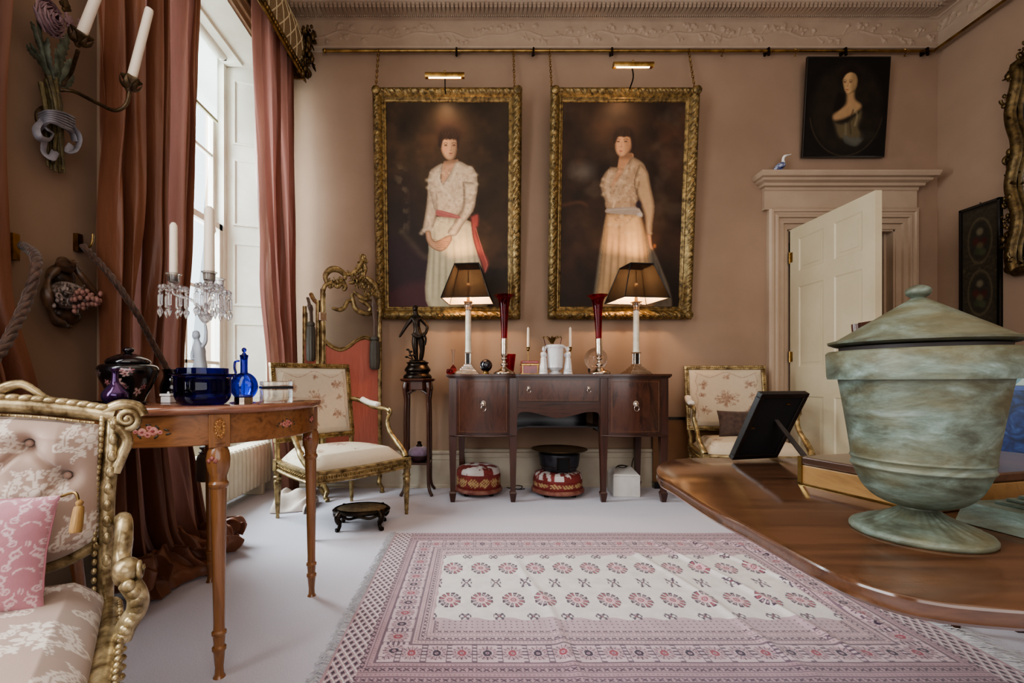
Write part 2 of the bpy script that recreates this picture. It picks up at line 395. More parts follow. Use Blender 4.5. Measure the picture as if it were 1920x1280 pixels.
# ---- door case
mb = MB()
cp = [(0,0),(.0,.035),(.012,.05),(.03,.052),(.036,.042),(.05,.04),(.06,.048),(.075,.046),(.08,.03),(.10,.028),(.105,.036),(.12,.034),(.125,.018),(.163,.014),(.166,.0)]
def casing(mb, x0, x1, zt, y, prof, w):
    # prof: (distance from outer edge, projection); inverted-U architrave with mitres
    L_ = [(x0,0),(x0,zt),(x1,zt),(x1,0)]
    vs=[];fs=[];m=len(prof)
    for i,(px_,pz_) in enumerate(L_):
        for d,p in prof:
            sx = 1 if i<2 else -1
            vs.append((px_+sx*d, y-p, pz_-(d if i in (1,2) else 0)))
    for i in range(3):
        for k in range(m-1): fs.append((i*m+k,(i+1)*m+k,(i+1)*m+k+1,i*m+k+1))
    mb.add(vs,fs)
casing(mb, DX0-.166, DX1+.166, DZ+.153+.013, YB, cp, .166)
# reveal lining + stops
mb.box(DX0-.001, DX0+.012, YB-.005, YB+.31, 0, DZ).box(DX1-.012, DX1+.001, YB-.005, YB+.31, 0, DZ).box(DX0, DX1, YB-.005, YB+.31, DZ-.012, DZ+.001)
mb.box(DX1-.03, DX1-.01, YB+.06, YB+.31, 0, DZ-.01)
mb.build('trim_7', M['trimpaint'], smooth=25, kind='structure')
mb = MB()
x0, x1 = 2.348, 3.585
mb.box(x0, x1, YB-.03, YB, 2.262, 2.42)
ent = [(0,2.248),(.04,2.248),(.046,2.262),(.032,2.268),(.03,2.40),(.04,2.408),(.044,2.425),(.07,2.43),(.075,2.45),(.105,2.462),(.11,2.478),(.135,2.485),(.147,2.51),(.147,2.522),(0,2.524)]
# wrap the profile round the two returns
mb.sweep(ent, [(x1-.03, YB+.0),(x1-.03, YB-.0001),(x0+.03, YB-.0001),(x0+.03, YB+.0)][1:3])
def ret(xs, s):
    vs=[];fs=[];m=len(ent)
    for a,b in ent: vs.append((xs, YB-a, b))
    for a,b in ent: vs.append((xs+s*a*.8, YB-a, b))
    for a,b in ent: vs.append((xs+s*a*.8, YB, b))
    for j in (0,1):
        for k in range(m-1): fs.append((j*m+k,(j+1)*m+k,(j+1)*m+k+1,j*m+k+1))
    mb.add(vs,fs)
ret(x0+.03,-1); ret(x1-.03,1)
mb.build('trim_8', M['trimpaint'], smooth=25, kind='structure')
# ---- the open door leaf, hinged at the left jamb, square to the wall
door = thing('door_1', 'cream six-panelled door standing open into the room', 'door', (2.556, 3.76, .008)); door['kind']='structure'
LW, LH, LT = .80, DZ-.02, .042
mb = MB(); cols = [(.10,.36),(.46,.70)]; rows = [(.20,.74),(.965,1.60),(1.72,1.98)]
# local: y from 0 to -LW ; faces at x=0 and x=LT
mb.box(.006, LT-.006, -LW+.01, -.01, .01, LH-.01)
ys = [0,.10,.36,.46,.70,LW]; zs = [0,.20,.74,.965,1.60,1.72,1.98,LH]
for i in range(5):
    for j in range(7):
        if i in (1,3) and j in (1,3,5): continue
        mb.box(0, LT, -ys[i+1], -ys[i], zs[j], zs[j+1])
body = mb.build('leaf', M['doorpaint'], door, smooth=0)
for a,b in cols:
    for c,d in rows:
        q = MB()
        for sx,x in ((1,0),(-1,LT)):
            q.add([(x,-b,c),(x,-a,c),(x,-a,d),(x,-b,d),(x+sx*.008,-b+.014,c+.014),(x+sx*.008,-a-.014,c+.014),(x+sx*.008,-a-.014,d-.014),(x+sx*.008,-b+.014,d-.014)],
                  [(0,1,5,4),(1,2,6,5),(2,3,7,6),(3,0,4,7)])
            q.box(min(x+sx*.003,x+sx*.007), max(x+sx*.003,x+sx*.007), -b+.035, -a-.035, c+.035, d-.035)
        q.build('door_panel', M['doorpaint'], door, smooth=0)
for z in (.25,1.05,1.85):
    MB().lathe([(.007,-.045),(.007,.045)],8,(-.004,.004,z)).box(-.003,.0,-.03,0,z-.04,z+.04).build('hinge', M['brass'], door, smooth=40)
MB().lathe([(.012,0),(.012,.02),(.026,.03),(.03,.045),(.022,.058),(0,.062)],16,M=TR(0,-LW+.07,.93,0,-PI/2,0)).build('door_knob', M['brass'], door)
# ---- window with splayed panelled shutters, sash bars, blind
M['wp'] = mat('window_paint', (226,222,208), (218,212,194), rough=.45, scale=6)
GX = -1.96; gy0, gy1 = 2.22, 3.605
win = thing('window_1', 'tall white sash window with panelled shutters behind the silk curtains', 'window', (0,0,0)); win['kind']='structure'
def plate(mb, a, b, z0, z1, t, out=(0,0)):
    "vertical slab from plan point a to b, thickness t to its left"
    a=Vector(a); b=Vector(b); d=(b-a).normalized(); n_=Vector((-d.y,d.x))*t
    vs=[(p.x,p.y,z) for z in (z0,z1) for p in (a,b,b+n_,a+n_)]
    mb.add(vs,[(0,3,2,1),(4,5,6,7),(0,1,5,4),(1,2,6,5),(2,3,7,6),(3,0,4,7)])
mb = MB()
plate(mb,(XL-.001,WY1-.004),(GX,gy1),0,WZ-.003,-.06); plate(mb,(GX,gy0),(XL-.001,WY0+.004),0,WZ-.003,-.06)
mb.box(GX-.2, XL-.002, WY0+.004, WY1-.004, WZ-.012, WZ-.003)      # soffit
mb.box(GX+.02, GX+.16, gy0, gy1, WZ-.035, WZ)             # head moulding
mb.box(GX-.06, GX+.0, gy0-.05, gy1+.05, 0, .46).box(GX-.08, GX+.05, gy0-.03, gy1+.03, .44, .475)
mb.build('window_lining', M['wp'], win, smooth=0)
# shutter panels
dv = (Vector((XL,WY1))-Vector((GX,gy1))); Ls = dv.length; dv.normalize()
for (z0,z1) in ((.12,.72),(.84,1.32-.0),(1.45,1.946),(2.076,2.60),(2.71,3.22)):
    pass
def shutter(base, d, name, flip):
    n_ = Vector((-d.y,d.x))*flip
    for z0,z1 in ((.15,.70),(.82,1.32),(1.45,1.946),(2.076,2.60),(2.71,3.22)):
        q = MB(); s0,s1 = .075, Ls-.05
        def P(s,z,h): p = Vector(base)+d*s+n_*h; return (p.x,p.y,z)
        fr = .012
        rect = lambda i,h: [P(s0+i,z0+i,h),P(s1-i,z0+i,h),P(s1-i,z1-i,h),P(s0+i,z1-i,h)]
        rings = [rect(0,.0),rect(.003,.012),rect(.014,.012),rect(.022,.001)]
        vs = sum(rings,[]); fs=[]
        for r_ in range(3):
            for k in range(4): fs.append((r_*4+k, r_*4+(k+1)%4, r_*4+4+(k+1)%4, r_*4+4+k))
        q.add(vs,fs); q.build(name, M['wp'], win, smooth=0, solid=.001)
shutter((GX,gy1), dv, 'shutter_panel', -1)
dv2 = (Vector((XL,WY0))-Vector((GX,gy0))).normalized(); shutter((GX,gy0), dv2, 'shutter_panel', 1)
def sash(z0, z1, x, name, zbars):
    q = MB(); a,b = gy0+.03, gy1-.03; t=.02
    q.box(x-t,x+t,a,a+.045,z0,z1).box(x-t,x+t,b-.045,b,z0,z1).box(x-t,x+t,a,b,z0,z0+.05).box(x-t,x+t,a,b,z1-.045,z1)
    w = (b-a)/3
    for k in (1,2): q.box(x-.013,x+.013,a+w*k-.011,a+w*k+.011,z0,z1)
    for z in zbars: q.box(x-.013,x+.013,a,b,z-.011,z+.011)
    f = q.build(name, M['wp'], win, smooth=0)
    g = MB().box(x-.002,x+.002,a+.04,b-.04,z0+.03,z1-.03).build('window_glass', M['pane'], f, smooth=0); return f
M['pane'] = glass('window_pane', (245,250,250), clear=.93)
sash(.475, 2.06, GX, 'sash', (1.0,1.53)); sash(2.03, WZ-.02, GX-.05, 'sash', (2.577,2.95))
MB().box(GX-.07,GX+.03,gy0-.01,gy0+.035,.47,WZ).box(GX-.07,GX+.03,gy1-.035,gy1+.01,.47,WZ).build('sash_frame', M['wp'], win, smooth=0)
MB().box(GX+.02,GX+.045,gy1-.2,gy1-.17,2.0,2.045).lathe([(.008,0),(.014,-.03),(0,-.06)],8,(GX+.04,gy1-.185,2.0)).build('sash_horn', M['wp'], win)
# architrave on the wall face round the opening
mb = MB()
ap = [(0,0),(0,.03),(.015,.045),(.03,.045),(.038,.03),(.06,.028),(.068,.038),(.085,.036),(.09,.02),(.13,.016),(.135,0)]
vs=[];fs=[];m_=len(ap)
for i,(yy,zz,sy,sz) in enumerate([(WY1+.045,0,-1,0),(WY1+.045,WZ+.135,-1,-1),(WY0-.135,WZ+.135,1,-1),(WY0-.135,0,1,0)]):
    for d,p in ap: vs.append((XL+p, yy+sy*min(d, 1 if i>1 else .06), zz+sz*d))
for i in range(3):
    for k in range(m_-1): fs.append((i*m_+k,(i+1)*m_+k,(i+1)*m_+k+1,i*m_+k+1))
mb.add(vs,fs).build('trim_9', M['trimpaint'], smooth=25, kind='structure')
# second window (mostly out of frame): simple sash
win2 = thing('window_2', 'tall white sash window beyond the leftmost silk curtain', 'window', (0,0,0)); win2['kind']='structure'
q = MB(); q.box(XL-.12,XL-.07,W2Y0,W2Y0+.08,.5,WZ).box(XL-.12,XL-.07,W2Y1-.08,W2Y1,.5,WZ).box(XL-.12,XL-.07,W2Y0,W2Y1,.5,.58).box(XL-.12,XL-.07,W2Y0,W2Y1,WZ-.07,WZ).box(XL-.12,XL-.07,W2Y0,W2Y1,1.9,1.96)
for k in (1,2): q.box(XL-.11,XL-.08,W2Y0+k*.6-.012,W2Y0+k*.6+.012,.5,WZ)
q.build('sash', M['wp'], win2, smooth=0)
# ---- roller blind
bl = thing('roller_blind', 'white roller blind drawn a little way down the tall window', 'blind', (-1.90, 2.88, 3.31))
m_, nt, b, out = nodes('blind_cloth'); b.inputs['Base Color'].default_value = C(236,238,236); b.inputs['Roughness'].default_value=.9
tr = N(nt,'BsdfTranslucent'); tr.inputs[0].default_value = C(240,242,240); mx = N(nt,'MixShader'); mx.inputs[0].default_value=.6
L(nt,b.outputs[0],mx.inputs[1]); L(nt,tr.outputs[0],mx.inputs[2]); L(nt,mx.outputs[0],out.inputs[0])
MB().lathe([(.03,-.62),(.034,-.615),(.034,.615),(.03,.62)],20,M=TR(0,0,0,PI/2,0,0)).build('roller', M['wp'], bl)
MB().box(-.032,-.030,-.6,.6,-.50,0).build('blind_cloth', m_, bl, smooth=0)
MB().box(-.038,-.024,-.6,.6,-.515,-.495).build('hem_bar', mat('blind_bar',(150,150,112),rough=.5), bl, smooth=0)
MB().box(-.02,.02,.622,.64,-.02,.045).build('bracket', M['black'], bl, smooth=0)
# ---- radiator
rad = thing('radiator', 'low cream column radiator standing under the tall window', 'radiator', (-1.69, 0, 0))
M['radp'] = mat('radiator_paint', (226,216,192), (216,204,176), rough=.4, scale=8)
y = 2.2; k=0
while y < 3.66:
    q = MB()
    q.add(*(lambda s:(s.v,s.f))(MB().lathe([(.0,.07),(.024,.075),(.028,.10),(.028,.36),(.024,.385),(0,.39)],12,(.055,y,0))))
    q.add(*(lambda s:(s.v,s.f))(MB().lathe([(.0,.07),(.024,.075),(.028,.10),(.028,.36),(.024,.385),(0,.39)],12,(-.055,y,0))))
    q.box(-.07,.07,y-.018,y+.018,.075,.12).box(-.07,.07,y-.018,y+.018,.35,.392)
    if k in (1,24): q.box(-.075,.08,y-.02,y+.02,0,.08)
    q.build('radiator_column', M['radp'], rad, smooth=50, bevel=.006); y += .056; k+=1
MB().lathe([(.015,2.2),(.015,3.66)],10,M=TR(0,0,.1,-PI/2,0,0)).lathe([(.015,2.2),(.015,3.66)],10,M=TR(0,0,.36,-PI/2,0,0)).build('pipe', M['radp'], rad)
# ================================================================ CURTAINS, PELMET, TIE-BACKS
def silk(name, c1, c2, tr=.22):
    m, nt, b, out = nodes(name)
    v = coords(nt,(2,2,.6)); n = N(nt,'TexNoise',Scale=3,Detail=3); L(nt,v,n.inputs['Vector'])
    L(nt, ramp(nt,n.outputs['Fac'],[(.3,C(*c1)),(.7,C(*c2))]), b.inputs['Base Color'])
    b.inputs['Roughness'].default_value=.42; b.inputs['Sheen Weight'].default_value=.5; b.inputs['Sheen Roughness'].default_value=.35
    b.inputs['Sheen Tint'].default_value=C(230,170,140); b.inputs['Specular IOR Level'].default_value=.45
    n2 = N(nt,'TexNoise',Scale=9,Detail=6); L(nt,coords(nt,(3,3,.5)),n2.inputs['Vector']); bump(nt,b,n2.outputs['Fac'],.45,.012)
    t = N(nt,'BsdfTranslucent'); t.inputs[0].default_value=C(200,134,122); mx=N(nt,'MixShader'); mx.inputs[0].default_value=tr
    L(nt,b.outputs[0],mx.inputs[1]); L(nt,t.outputs[0],mx.inputs[2]); L(nt,mx.outputs[0],out.inputs[0]); return m
M['silk'] = silk('copper_silk',(112,64,42),(140,88,62),.10); M['silk2'] = silk('lit_copper_silk',(112,64,46),(134,82,62),.17)  # second is the same silk, pinker and more translucent for window light
M['rope'] = mat('silk_rope',(92,58,38),(58,36,24),rough=.6,scale=60,bmp=.3,bscale=300,sheen=.3)
M['tassel'] = mat('tassel_thread',(96,76,52),(60,46,32),rough=.7,scale=8,stretch=(40,40,1),bmp=.5,bscale=30,sheen=.3)
def interp(tab, z):
    tab = sorted(tab); 
    if z <= tab[0][0]: return tab[0][1]
    for (a,p),(b,q) in zip(tab,tab[1:]):
        if z <= b: t=(z-a)/(b-a); t=t*t*(3-2*t); return p+(q-p)*t
    return tab[-1][1]
def curtain(name, label, mt, yl, yr, X, zt, nf, amp, puddle=None, seed=0, nu=260, nv=170, cinch=None):
    rng = np.random.default_rng(seed); ph = rng.uniform(0,6,8)
    def width_warp(u): return u+.035*math.sin(2*PI*u*2.3+ph[0])+.02*math.sin(2*PI*u*5.1+ph[1])
    def fn(u, v):
        hang = .72 if puddle else 1.0
        t = min(v/hang, 1.0); z = zt*(1-t)+.0*t; w = width_warp(u)
        if puddle: z = max(z, 0)
        a = amp*interp([(0,1.15),(.6,1.0),(1.0,.8 if cinch else 1),(1.5,1.0),(3.4,.75)], z)
        y = interp(yl,z)*(1-u)+interp(yr,z)*u
        f = 2*PI*nf*w
        drift = .6*math.sin(z*1.9+ph[2]+u*3)+.25*math.sin(z*4.3+ph[3]+u*9)
        xx = a*(math.sin(f+drift)+.42*math.sin(f*2.13+drift*1.7+ph[4])+.2*math.sin(f*4.3+ph[5]+z*1.3))
        yy = a*.55*math.cos(f+drift)
        x = interp(X,z)+xx
        zz = z; x = max(x, XL+.012)
        if puddle and v > hang:
            q = (v-hang)/(1-hang)
            sp, yo0, yo1, hh = puddle
            b1 = math.sin(7*u+5*q+ph[0]); b2 = math.sin(17*u-9*q+ph[1]); b3 = math.sin(31*u+13*q+ph[2])
            x = interp(X,0)+sp*math.sin(q*PI*.5)*(1+.25*b1)+xx*(1-.55*q)+.02*b2
            y = y+(u-.5)*0+(yo0*(1-u)+yo1*u)*q
            zz = hh*(1-q)**.7*(.55+.45*abs(b1*.6+b2*.4))*min(1,q*4)*1.0 + .045*(1-q)*abs(b3)+.012 if q>0 else 0
            zz += (1-min(1,q*5))*.0
        elif puddle:
            # soften into the puddle
            k = max(0, 1-z/.28); x += puddle[0]*.35*k*k*(.7+.3*math.sin(9*u+ph[1])); zz = max(z, .04*k)+puddle[3]*.5*k*k
        return (x, y+yy, zz)
    return MB().grid(fn, nu, nv).build(name, mt, None, smooth=180, fix=False)
c = curtain('silk_curtain','', M['silk'], [(0,1.78),(.9,1.84),(3.3,1.80)], [(0,2.42),(.9,2.33),(1.6,2.38),(2.4,2.42),(3.3,2.47)], [(0,-1.42),(.9,-1.47),(3.3,-1.45)], 3.35, 5.5, .045, (.19,-.10,.14,.19), seed=4, cinch=1)
tag(c,'dark copper silk curtain behind the round table, pooling on the carpet','curtain','silk curtains at the tall windows')
c = curtain('silk_curtain','', M['silk2'], [(0,3.33),(.9,3.18),(1.6,3.06),(2.4,2.99),(3.3,2.96)], [(0,3.60),(1,3.62),(3.3,3.62)], [(0,-1.40),(3.3,-1.42)], 3.35, 4.6, .035, None, seed=9)
tag(c,'copper silk curtain beside the gilt folding screen, lit through by the window','curtain','silk curtains at the tall windows')
c = curtain('silk_curtain','', M['silk'], [(0,.7),(3.3,.9)], [(0,1.56),(.75,1.56),(1.2,1.46),(3.3,1.475)], [(0,-1.48),(3.3,-1.47)], 3.35, 6, .032, (.05,0,.0,.10), seed=2)
tag(c,'dark copper silk curtain at the photo edge, behind the gilt armchair','curtain','silk curtains at the tall windows')
# pale lining of the second curtain bundled on the floor
M['lining'] = mat('pale_lining',(222,208,196),(206,186,172),rough=.7,scale=8,bmp=.3,bscale=14,bdist=.02,sheen=.3)
def bundle(u,v):
    a = u*PI; x = -1.38+.30*v+.03*math.sin(9*v+2); r = .10*(1-.35*v)*(1+.18*math.sin(14*v+5*u)+.12*math.sin(23*v-8*u))
    return (x, 3.26-.10*v+.16*math.cos(a)*(1+.3*math.sin(6*v)), max(.004, r*math.sin(a)*1.0+.02*math.sin(20*v+9*u)*math.sin(a)))
o = MB().grid(bundle,40,60).build('curtain_lining', M['lining'], None, smooth=180, solid=.004)
tag(o,'pale cream curtain lining bundled on the carpet behind the armchair','fabric')
# twisted ropes
def rope(mb, path, rad, twist=60, strands=3, seg=6):
    P = spline(path, 14); n=len(P); Ls=[0]
    for i in range(1,n): Ls.append(Ls[-1]+(P[i]-P[i-1]).length)
    # resample finely
    N_ = max(24,int(Ls[-1]/(rad*.9))); Q=[]; j=0
    for k in range(N_+1):
        s = Ls[-1]*k/N_
        while j < n-2 and Ls[j+1] < s: j+=1
        Q.append(P[j].lerp(P[j+1], (s-Ls[j])/max(1e-9,Ls[j+1]-Ls[j])))
    for st in range(strands):
        pts=[]
        for k,q in enumerate(Q):
            t = (Q[min(k+1,N_)]-Q[max(k-1,0)]).normalized(); a = t.orthogonal() if abs(t.x)<.9 else t.cross(Vector((0,0,1))); 
            e1 = t.cross(Vector((1,0,0))).normalized(); e2 = t.cross(e1)
            ang = Ls[-1]*k/N_*twist+2*PI*st/strands; pts.append(q+(e1*math.cos(ang)+e2*math.sin(ang))*rad*.5)
        mb.tube(pts, rad*.56, seg)
    return mb
def tassel(parent, c, r, h, mt, s=1):
    MB().lathe(pspline([(.0,0),(r*.5,-.004),(r*.75,-h*.08),(r*.5,-h*.16),(r*.8,-h*.2),(r*.62,-h*.25)],4),16,c).build('tassel_head', mt, parent)
    MB().lathe(pspline([(r*.55,-h*.22),(r*.95,-h*.35),(r,-h*.7),(r*1.05,-h),(r*.6,-h*1.0),(0,-h*.98)],4),26,c,fn=lambda a,rr,z:(rr*(1+.06*math.sin(13*a)),z)).build('tassel_skirt', M['tassel'], parent)
t = thing('curtain_tieback','twisted silk rope holding back the copper curtain behind the round table','tieback',(-1.58,1.86,1.43),group='rope tie-backs on the silk curtains')
MB().box(-.02,0,-.012,.012,-.04,.03).tube(spline([(0,0,-.02),(.02,0,-.03),(.045,0,-.01),(.05,0,.03)],5),.004).build('hook',M['brass'],t)
w0 = Vector(t.location)
pth = [pt(200,460,1.80),pt(222,515,1.78),pt(255,585,1.83),pt(290,650,1.95),pt(325,712,2.05),pt(345,752,2.12)]
pth = [Vector((max(p.x,-1.36)+.0,p.y,p.z)) for p in pth]; pth[0].x=-1.52; pth[1].x=-1.40
rope(MB(),[p-w0 for p in pth],.0125,70).build('rope',M['rope'],t,smooth=60)
pth2 = [pt(345,752,2.12),pt(360,790,2.2),pt(366,835,2.3)]
rope(MB(),[Vector((-1.31,p.y,p.z))-w0 for p in pth2],.012,60).build('rope',M['rope'],t,smooth=60)
tassel(t, Vector((-1.30,2.26,.56))-w0, .05, .17, M['rope'])
t = thing('curtain_tieback','twisted silk rope on the curtain at the left photo edge','tieback',(-1.58,1.60,1.32),group='rope tie-backs on the silk curtains')
w0 = Vector(t.location)
rope(MB(),[p-w0 for p in [Vector((-1.56,1.60,1.34)),Vector((-1.36,1.44,1.25)),Vector((-1.345,1.395,1.12)),Vector((-1.33,1.345,1.04)),Vector((-1.31,1.27,.94)),Vector((-1.31,1.15,.84))]],.015,64).build('rope',M['rope'],t,smooth=60)
MB().box(-.02,0,-.012,.012,-.03,.06).build('hook',M['brass'],t)
# ---- pelmet
p = thing('pelmet','lattice-trimmed fabric pelmet with gilt edge and carved corner above the window','pelmet',(-1.35,3.6,3.22))
m_, nt, b, out = nodes('pelmet_fabric'); v = coords(nt)
b.inputs['Base Color'].default_value = C(140,118,88); b.inputs['Roughness'].default_value=.85
nn = N(nt,'TexNoise',Scale=120,Detail=3); L(nt,v,nn.inputs['Vector']); L(nt,ramp(nt,nn.outputs['Fac'],[(.35,C(122,100,70)),(.65,C(150,128,96))]),b.inputs['Base Color']); bump(nt,b,nn.outputs['Fac'],.4)
M['pelfab']=m_
def pel(u,v):
    # u along -Y from the far end, v up
    y = -u*1.75; z = .04+.33*v; x = .055*math.sin(v*PI*.9)-.03*v
    return (x,y,z)
MB().grid(pel,40,12).build('valance', m_, p, smooth=180, solid=.02)
# applied cord lattice on the valance (squares with inset squares)
mb = MB()
def pv(u,v): q=pel(u,v); return Vector((q[0]+.008,q[1],q[2]))
nu = 15; nvv=4
for k in range(-nvv,nu+1):
    a=[pv(min(max((k+s*nvv*.5)/nu,0),1), s) for s in [i/8 for i in range(9)] if 0<=(k+s*nvv*.5)/nu<=1]
    if len(a)>1: mb.tube(a,.006,5)
    a=[pv(min(max((k-s*nvv*.5+nvv)/nu,0),1), s) for s in [i/8 for i in range(9)] if 0<=(k-s*nvv*.5+nvv)/nu<=1]
    if len(a)>1: mb.tube(a,.006,5)
mb.build('braid_lattice', mat('braid',(206,190,150),rough=.7), p)
MB().sweep([(0,0),(.0,-.02),(.012,-.025),(.02,-.01),(.03,0),(.03,.025),(.02,.04),(.0,.045),(0,0)],[(.0,-1.75),(.0,.0)],M=TR(.03,0,.01)).box(-.25,.03,-.012,.0,-.02,.34).build('gilt_edge', M['gold'], p, smooth=40)
for i in range(26): pass
mb = MB()
for i in range(58): mb.sphere((.036,-.03-i*.03,.012),(.008,.011,.010),8,6)
mb.build('gilt_beading', M['gold'], p, smooth=60)
def carved(mb, c, sx, sy, sz, n, rng, rmin=.012, rmax=.03):
    "pile of carved scrolls and leaves inside a box"
    for _ in range(n):
        q = Vector((c[0]+rng.uniform(-sx,sx), c[1]+rng.uniform(-sy,sy), c[2]+rng.uniform(-sz,sz))); r = rng.uniform(rmin,rmax); k = rng.integers(0,3)
        if k==0:
            a0=rng.uniform(0,6); tilt=rng.uniform(-.6,.6)
            pts=[q+Vector((math.sin(tilt)*r*.4*math.cos(a0+t*5), r*(1-t*.75)*math.cos(a0+t*6), r*(1-t*.75)*math.sin(a0+t*6))) for t in [i/14 for i in range(15)]]
            mb.tube(pts,[r*.3*(1-.5*i/14) for i in range(15)],6)
        elif k==1: mb.sphere(q,(r*.6,r*.5,r*.8),8,6)
        else:
            d=Vector((rng.uniform(.1,.6),rng.uniform(-1,1),rng.uniform(-1,1))).normalized()
            mb.tube([q+d*r*1.8*t for t in (0,.3,.6,.85,1)],[r*.25,r*.5,r*.45,r*.25,r*.04],6,flat=(1,.45))
    return mb
rg = np.random.default_rng(5)
mb = MB().box(-.22,.02,-.03,.03,0,.30)
carved(mb,(.03,-.02,.06),.03,.05,.06,34,rg,.018,.038); carved(mb,(.045,-.02,.20),.045,.05,.08,46,rg,.018,.04); carved(mb,(.065,-.01,.32),.05,.045,.05,34,rg,.018,.038)
mb.build('carved_corner', M['gold_dark'], p, smooth=60)
# ================================================================ PICTURES ON THE BACK WALL
M['oil'] = vcol('oil_paint', rough=.55, bmp=.12, bscale=260, spec=.25, coat=.0, nz=.18, nscale=22)
def face(c, sk, hair, dark, F_, eyes, mouth, nose, sc_=1):
    c.poly(F_, sk, 1.3*sc_)
def crop(x0,y0,s): return lambda *p: [(x0+a/s, y0+b/s) for a,b in p]
# ---- first portrait, white lace dress with a rose sash
def model(cv, poly, w, k, side=None):
    "round a painted form by darkening it towards its outline"
    d = cv.sdf([tuple(v) for v in spline(list(poly)+[poly[0]],5)[:-1]]); m = (d<0)*(1-sstep(0,w,-d)); cv.mul(m, k)
def folds(cv, poly, xs, w, k, lean=0):
    d = cv.sdf([tuple(v) for v in spline(list(poly)+[poly[0]],5)[:-1]]); ins = 1-sstep(-3,0,d)
    for x0,x1,y0,y1 in xs:
        t = np.clip((cv.Y-y0)/(y1-y0),0,1); cv.mul(ins*((cv.Y>y0-4)&(cv.Y<y1+6))*np.exp(-((cv.X-(x0+(x1-x0)*t))/w)**2)*np.sin(PI*np.clip(t*.9+.08,0,1)), k)
def head(cv, F_, sk, hair, ex, ey, my, nx_, lit=1, s=1):
    cv.poly(F_, sk, 1.2*s); model(cv, F_, 5*s, .72)
    xs = [p[0] for p in F_]; xm = sum(xs)/len(xs)
    cv.mul(np.clip((cv.X-xm)*lit/(9*s),0,1)*(1-sstep(-1,2,cv.sdf(F_))), .80)
    for e in ex:
        cv.ell(e,ey+.4*s,4.2*s,2.6*s,(120,80,60),.6,.35); cv.ell(e,ey,2.6*s,1.15*s,(46,30,24),.4,.9); cv.ell(e-.3*s,ey-.2*s,.7*s,.5*s,(190,160,130),.5,.6)
        cv.line([(e-4*s,ey-3.2*s),(e,ey-4.6*s),(e+4*s,ey-3.3*s)],.55*s,(66,42,30),.75)
    cv.line([(nx_+1.2*s,ey+1*s),(nx_+1.4*s,ey+6*s),(nx_+.4*s,ey+9.2*s)],.7*s,(140,92,66),.5); cv.ell(nx_-.2*s,ey+9.6*s,2.2*s,.9*s,(134,86,62),.6,.55)
    cv.ell(nx_-.2*s,my,3.5*s,1.1*s,(150,72,60),.45,.85); cv.line([(nx_-3.2*s,my),(nx_,my+.1*s),(nx_+3*s,my)],.3*s,(96,44,38),.7); cv.ell(nx_-.2*s,my+3.6*s,3*s,1*s,(150,102,74),.7,.45)
cv = Canvas(722,195,952,577,250,410,(50,36,22)); X,Y = cv.X,cv.Y
cv.c *= (.55+.85*vnoise(X,Y,.022,1,4))[...,None]
cv.mix(.55*sstep(.5,.8,vnoise(X,Y,.03,3)), (82,54,32)); cv.mix(.35*(1-sstep(20,90,np.hypot(X-845,Y-270))),(78,52,32))
cv.poly([(722,330),(770,325),(790,400),(800,470),(800,580),(722,580)], (44,31,26), 14, .7)
cv.mix(.5*(1-sstep(6,17,np.abs(X-748-.03*(Y-300))))*sstep(.45,.7,vnoise(X,Y,.10,8))*sstep(300,320,Y)*(1-sstep(425,445,Y)),(104,88,64))
cv.poly([(722,440),(760,452),(800,490),(806,580),(722,580)], (50,30,34), 10, .8)
cv.line([(748,432),(765,452),(790,480),(806,478)], 5, (92,76,54), .45, 6)
cv.poly([(722,548),(770,530),(806,535),(806,580),(722,580)], (78,36,38), 9, .75)
sk=(192,144,106); g = crop(740,220,4)
cv.ell(841,246,25,19,(62,38,26),.45,.9); cv.ell(841,256,20,17,(46,27,19),.35)
neck=g((360,330),(450,318),(466,330),(420,400),(372,478),(340,470),(345,380)); cv.poly(neck, (176,128,94), 1.4); cv.mul((1-sstep(-1,2,cv.sdf(neck)))*(1-sstep(302,312,Y)),.74)
skirt=g((245,820),(300,745),(450,750),(575,790),(606,900),(640,1100),(660,1290),(664,1440),(240,1440),(238,1000)); cv.poly(skirt, (186,168,132), 1.6)
folds(cv,skirt,[(812,806,410,578),(822,818,450,578),(833,832,460,578),(848,852,440,578),(860,868,440,578),(872,884,430,578),(884,897,440,578)],2.6,.82); model(cv,skirt,9,.76)
cv.mix(.55*(1-sstep(.3,1.1,np.hypot((X-866)/24,(Y-470)/50)))*(1-sstep(-2,1,cv.sdf(skirt))),(228,198,146))
ls=g((240,480),(300,560),(305,680),(290,780),(250,855),(196,850),(212,740),(228,640)); cv.poly(ls,(176,152,124),1.4); model(cv,ls,6,.74)
bod=g((310,362),(352,350),(335,430),(345,490),(398,430),(455,332),(535,358),(590,392),(612,470),(600,560),(520,690),(440,740),(300,705),(262,600),(240,520),(240,460),(258,400)); cv.poly(bod,(188,162,132),1.4); model(cv,bod,9,.74)
rs=g((500,480),(606,500),(602,600),(582,690),(505,800),(445,885),(385,862),(438,780),(496,690),(508,600)); cv.poly(rs,(192,166,134),1.4); model(cv,rs,7,.70)
cv.line(g((505,500),(512,600),(490,690),(440,775)),1.6,(112,90,70),.55,2.4); cv.line(g((300,560),(306,660),(292,760)),1.4,(112,90,70),.5,2.2)
cv.poly(g((372,375),(345,480),(356,490),(398,430),(440,350)),(182,134,100),1.6); 
for o_ in (0,1,2): cv.line(g((335-8*o_,395),(330-6*o_,470),(380,560+12*o_),(470,640+8*o_)), 1.1, (214,192,160), .5,1.6); cv.line(g((452+9*o_,350),(400+14*o_,450),(350+20*o_,530)),1.1,(212,190,158),.45,1.6)
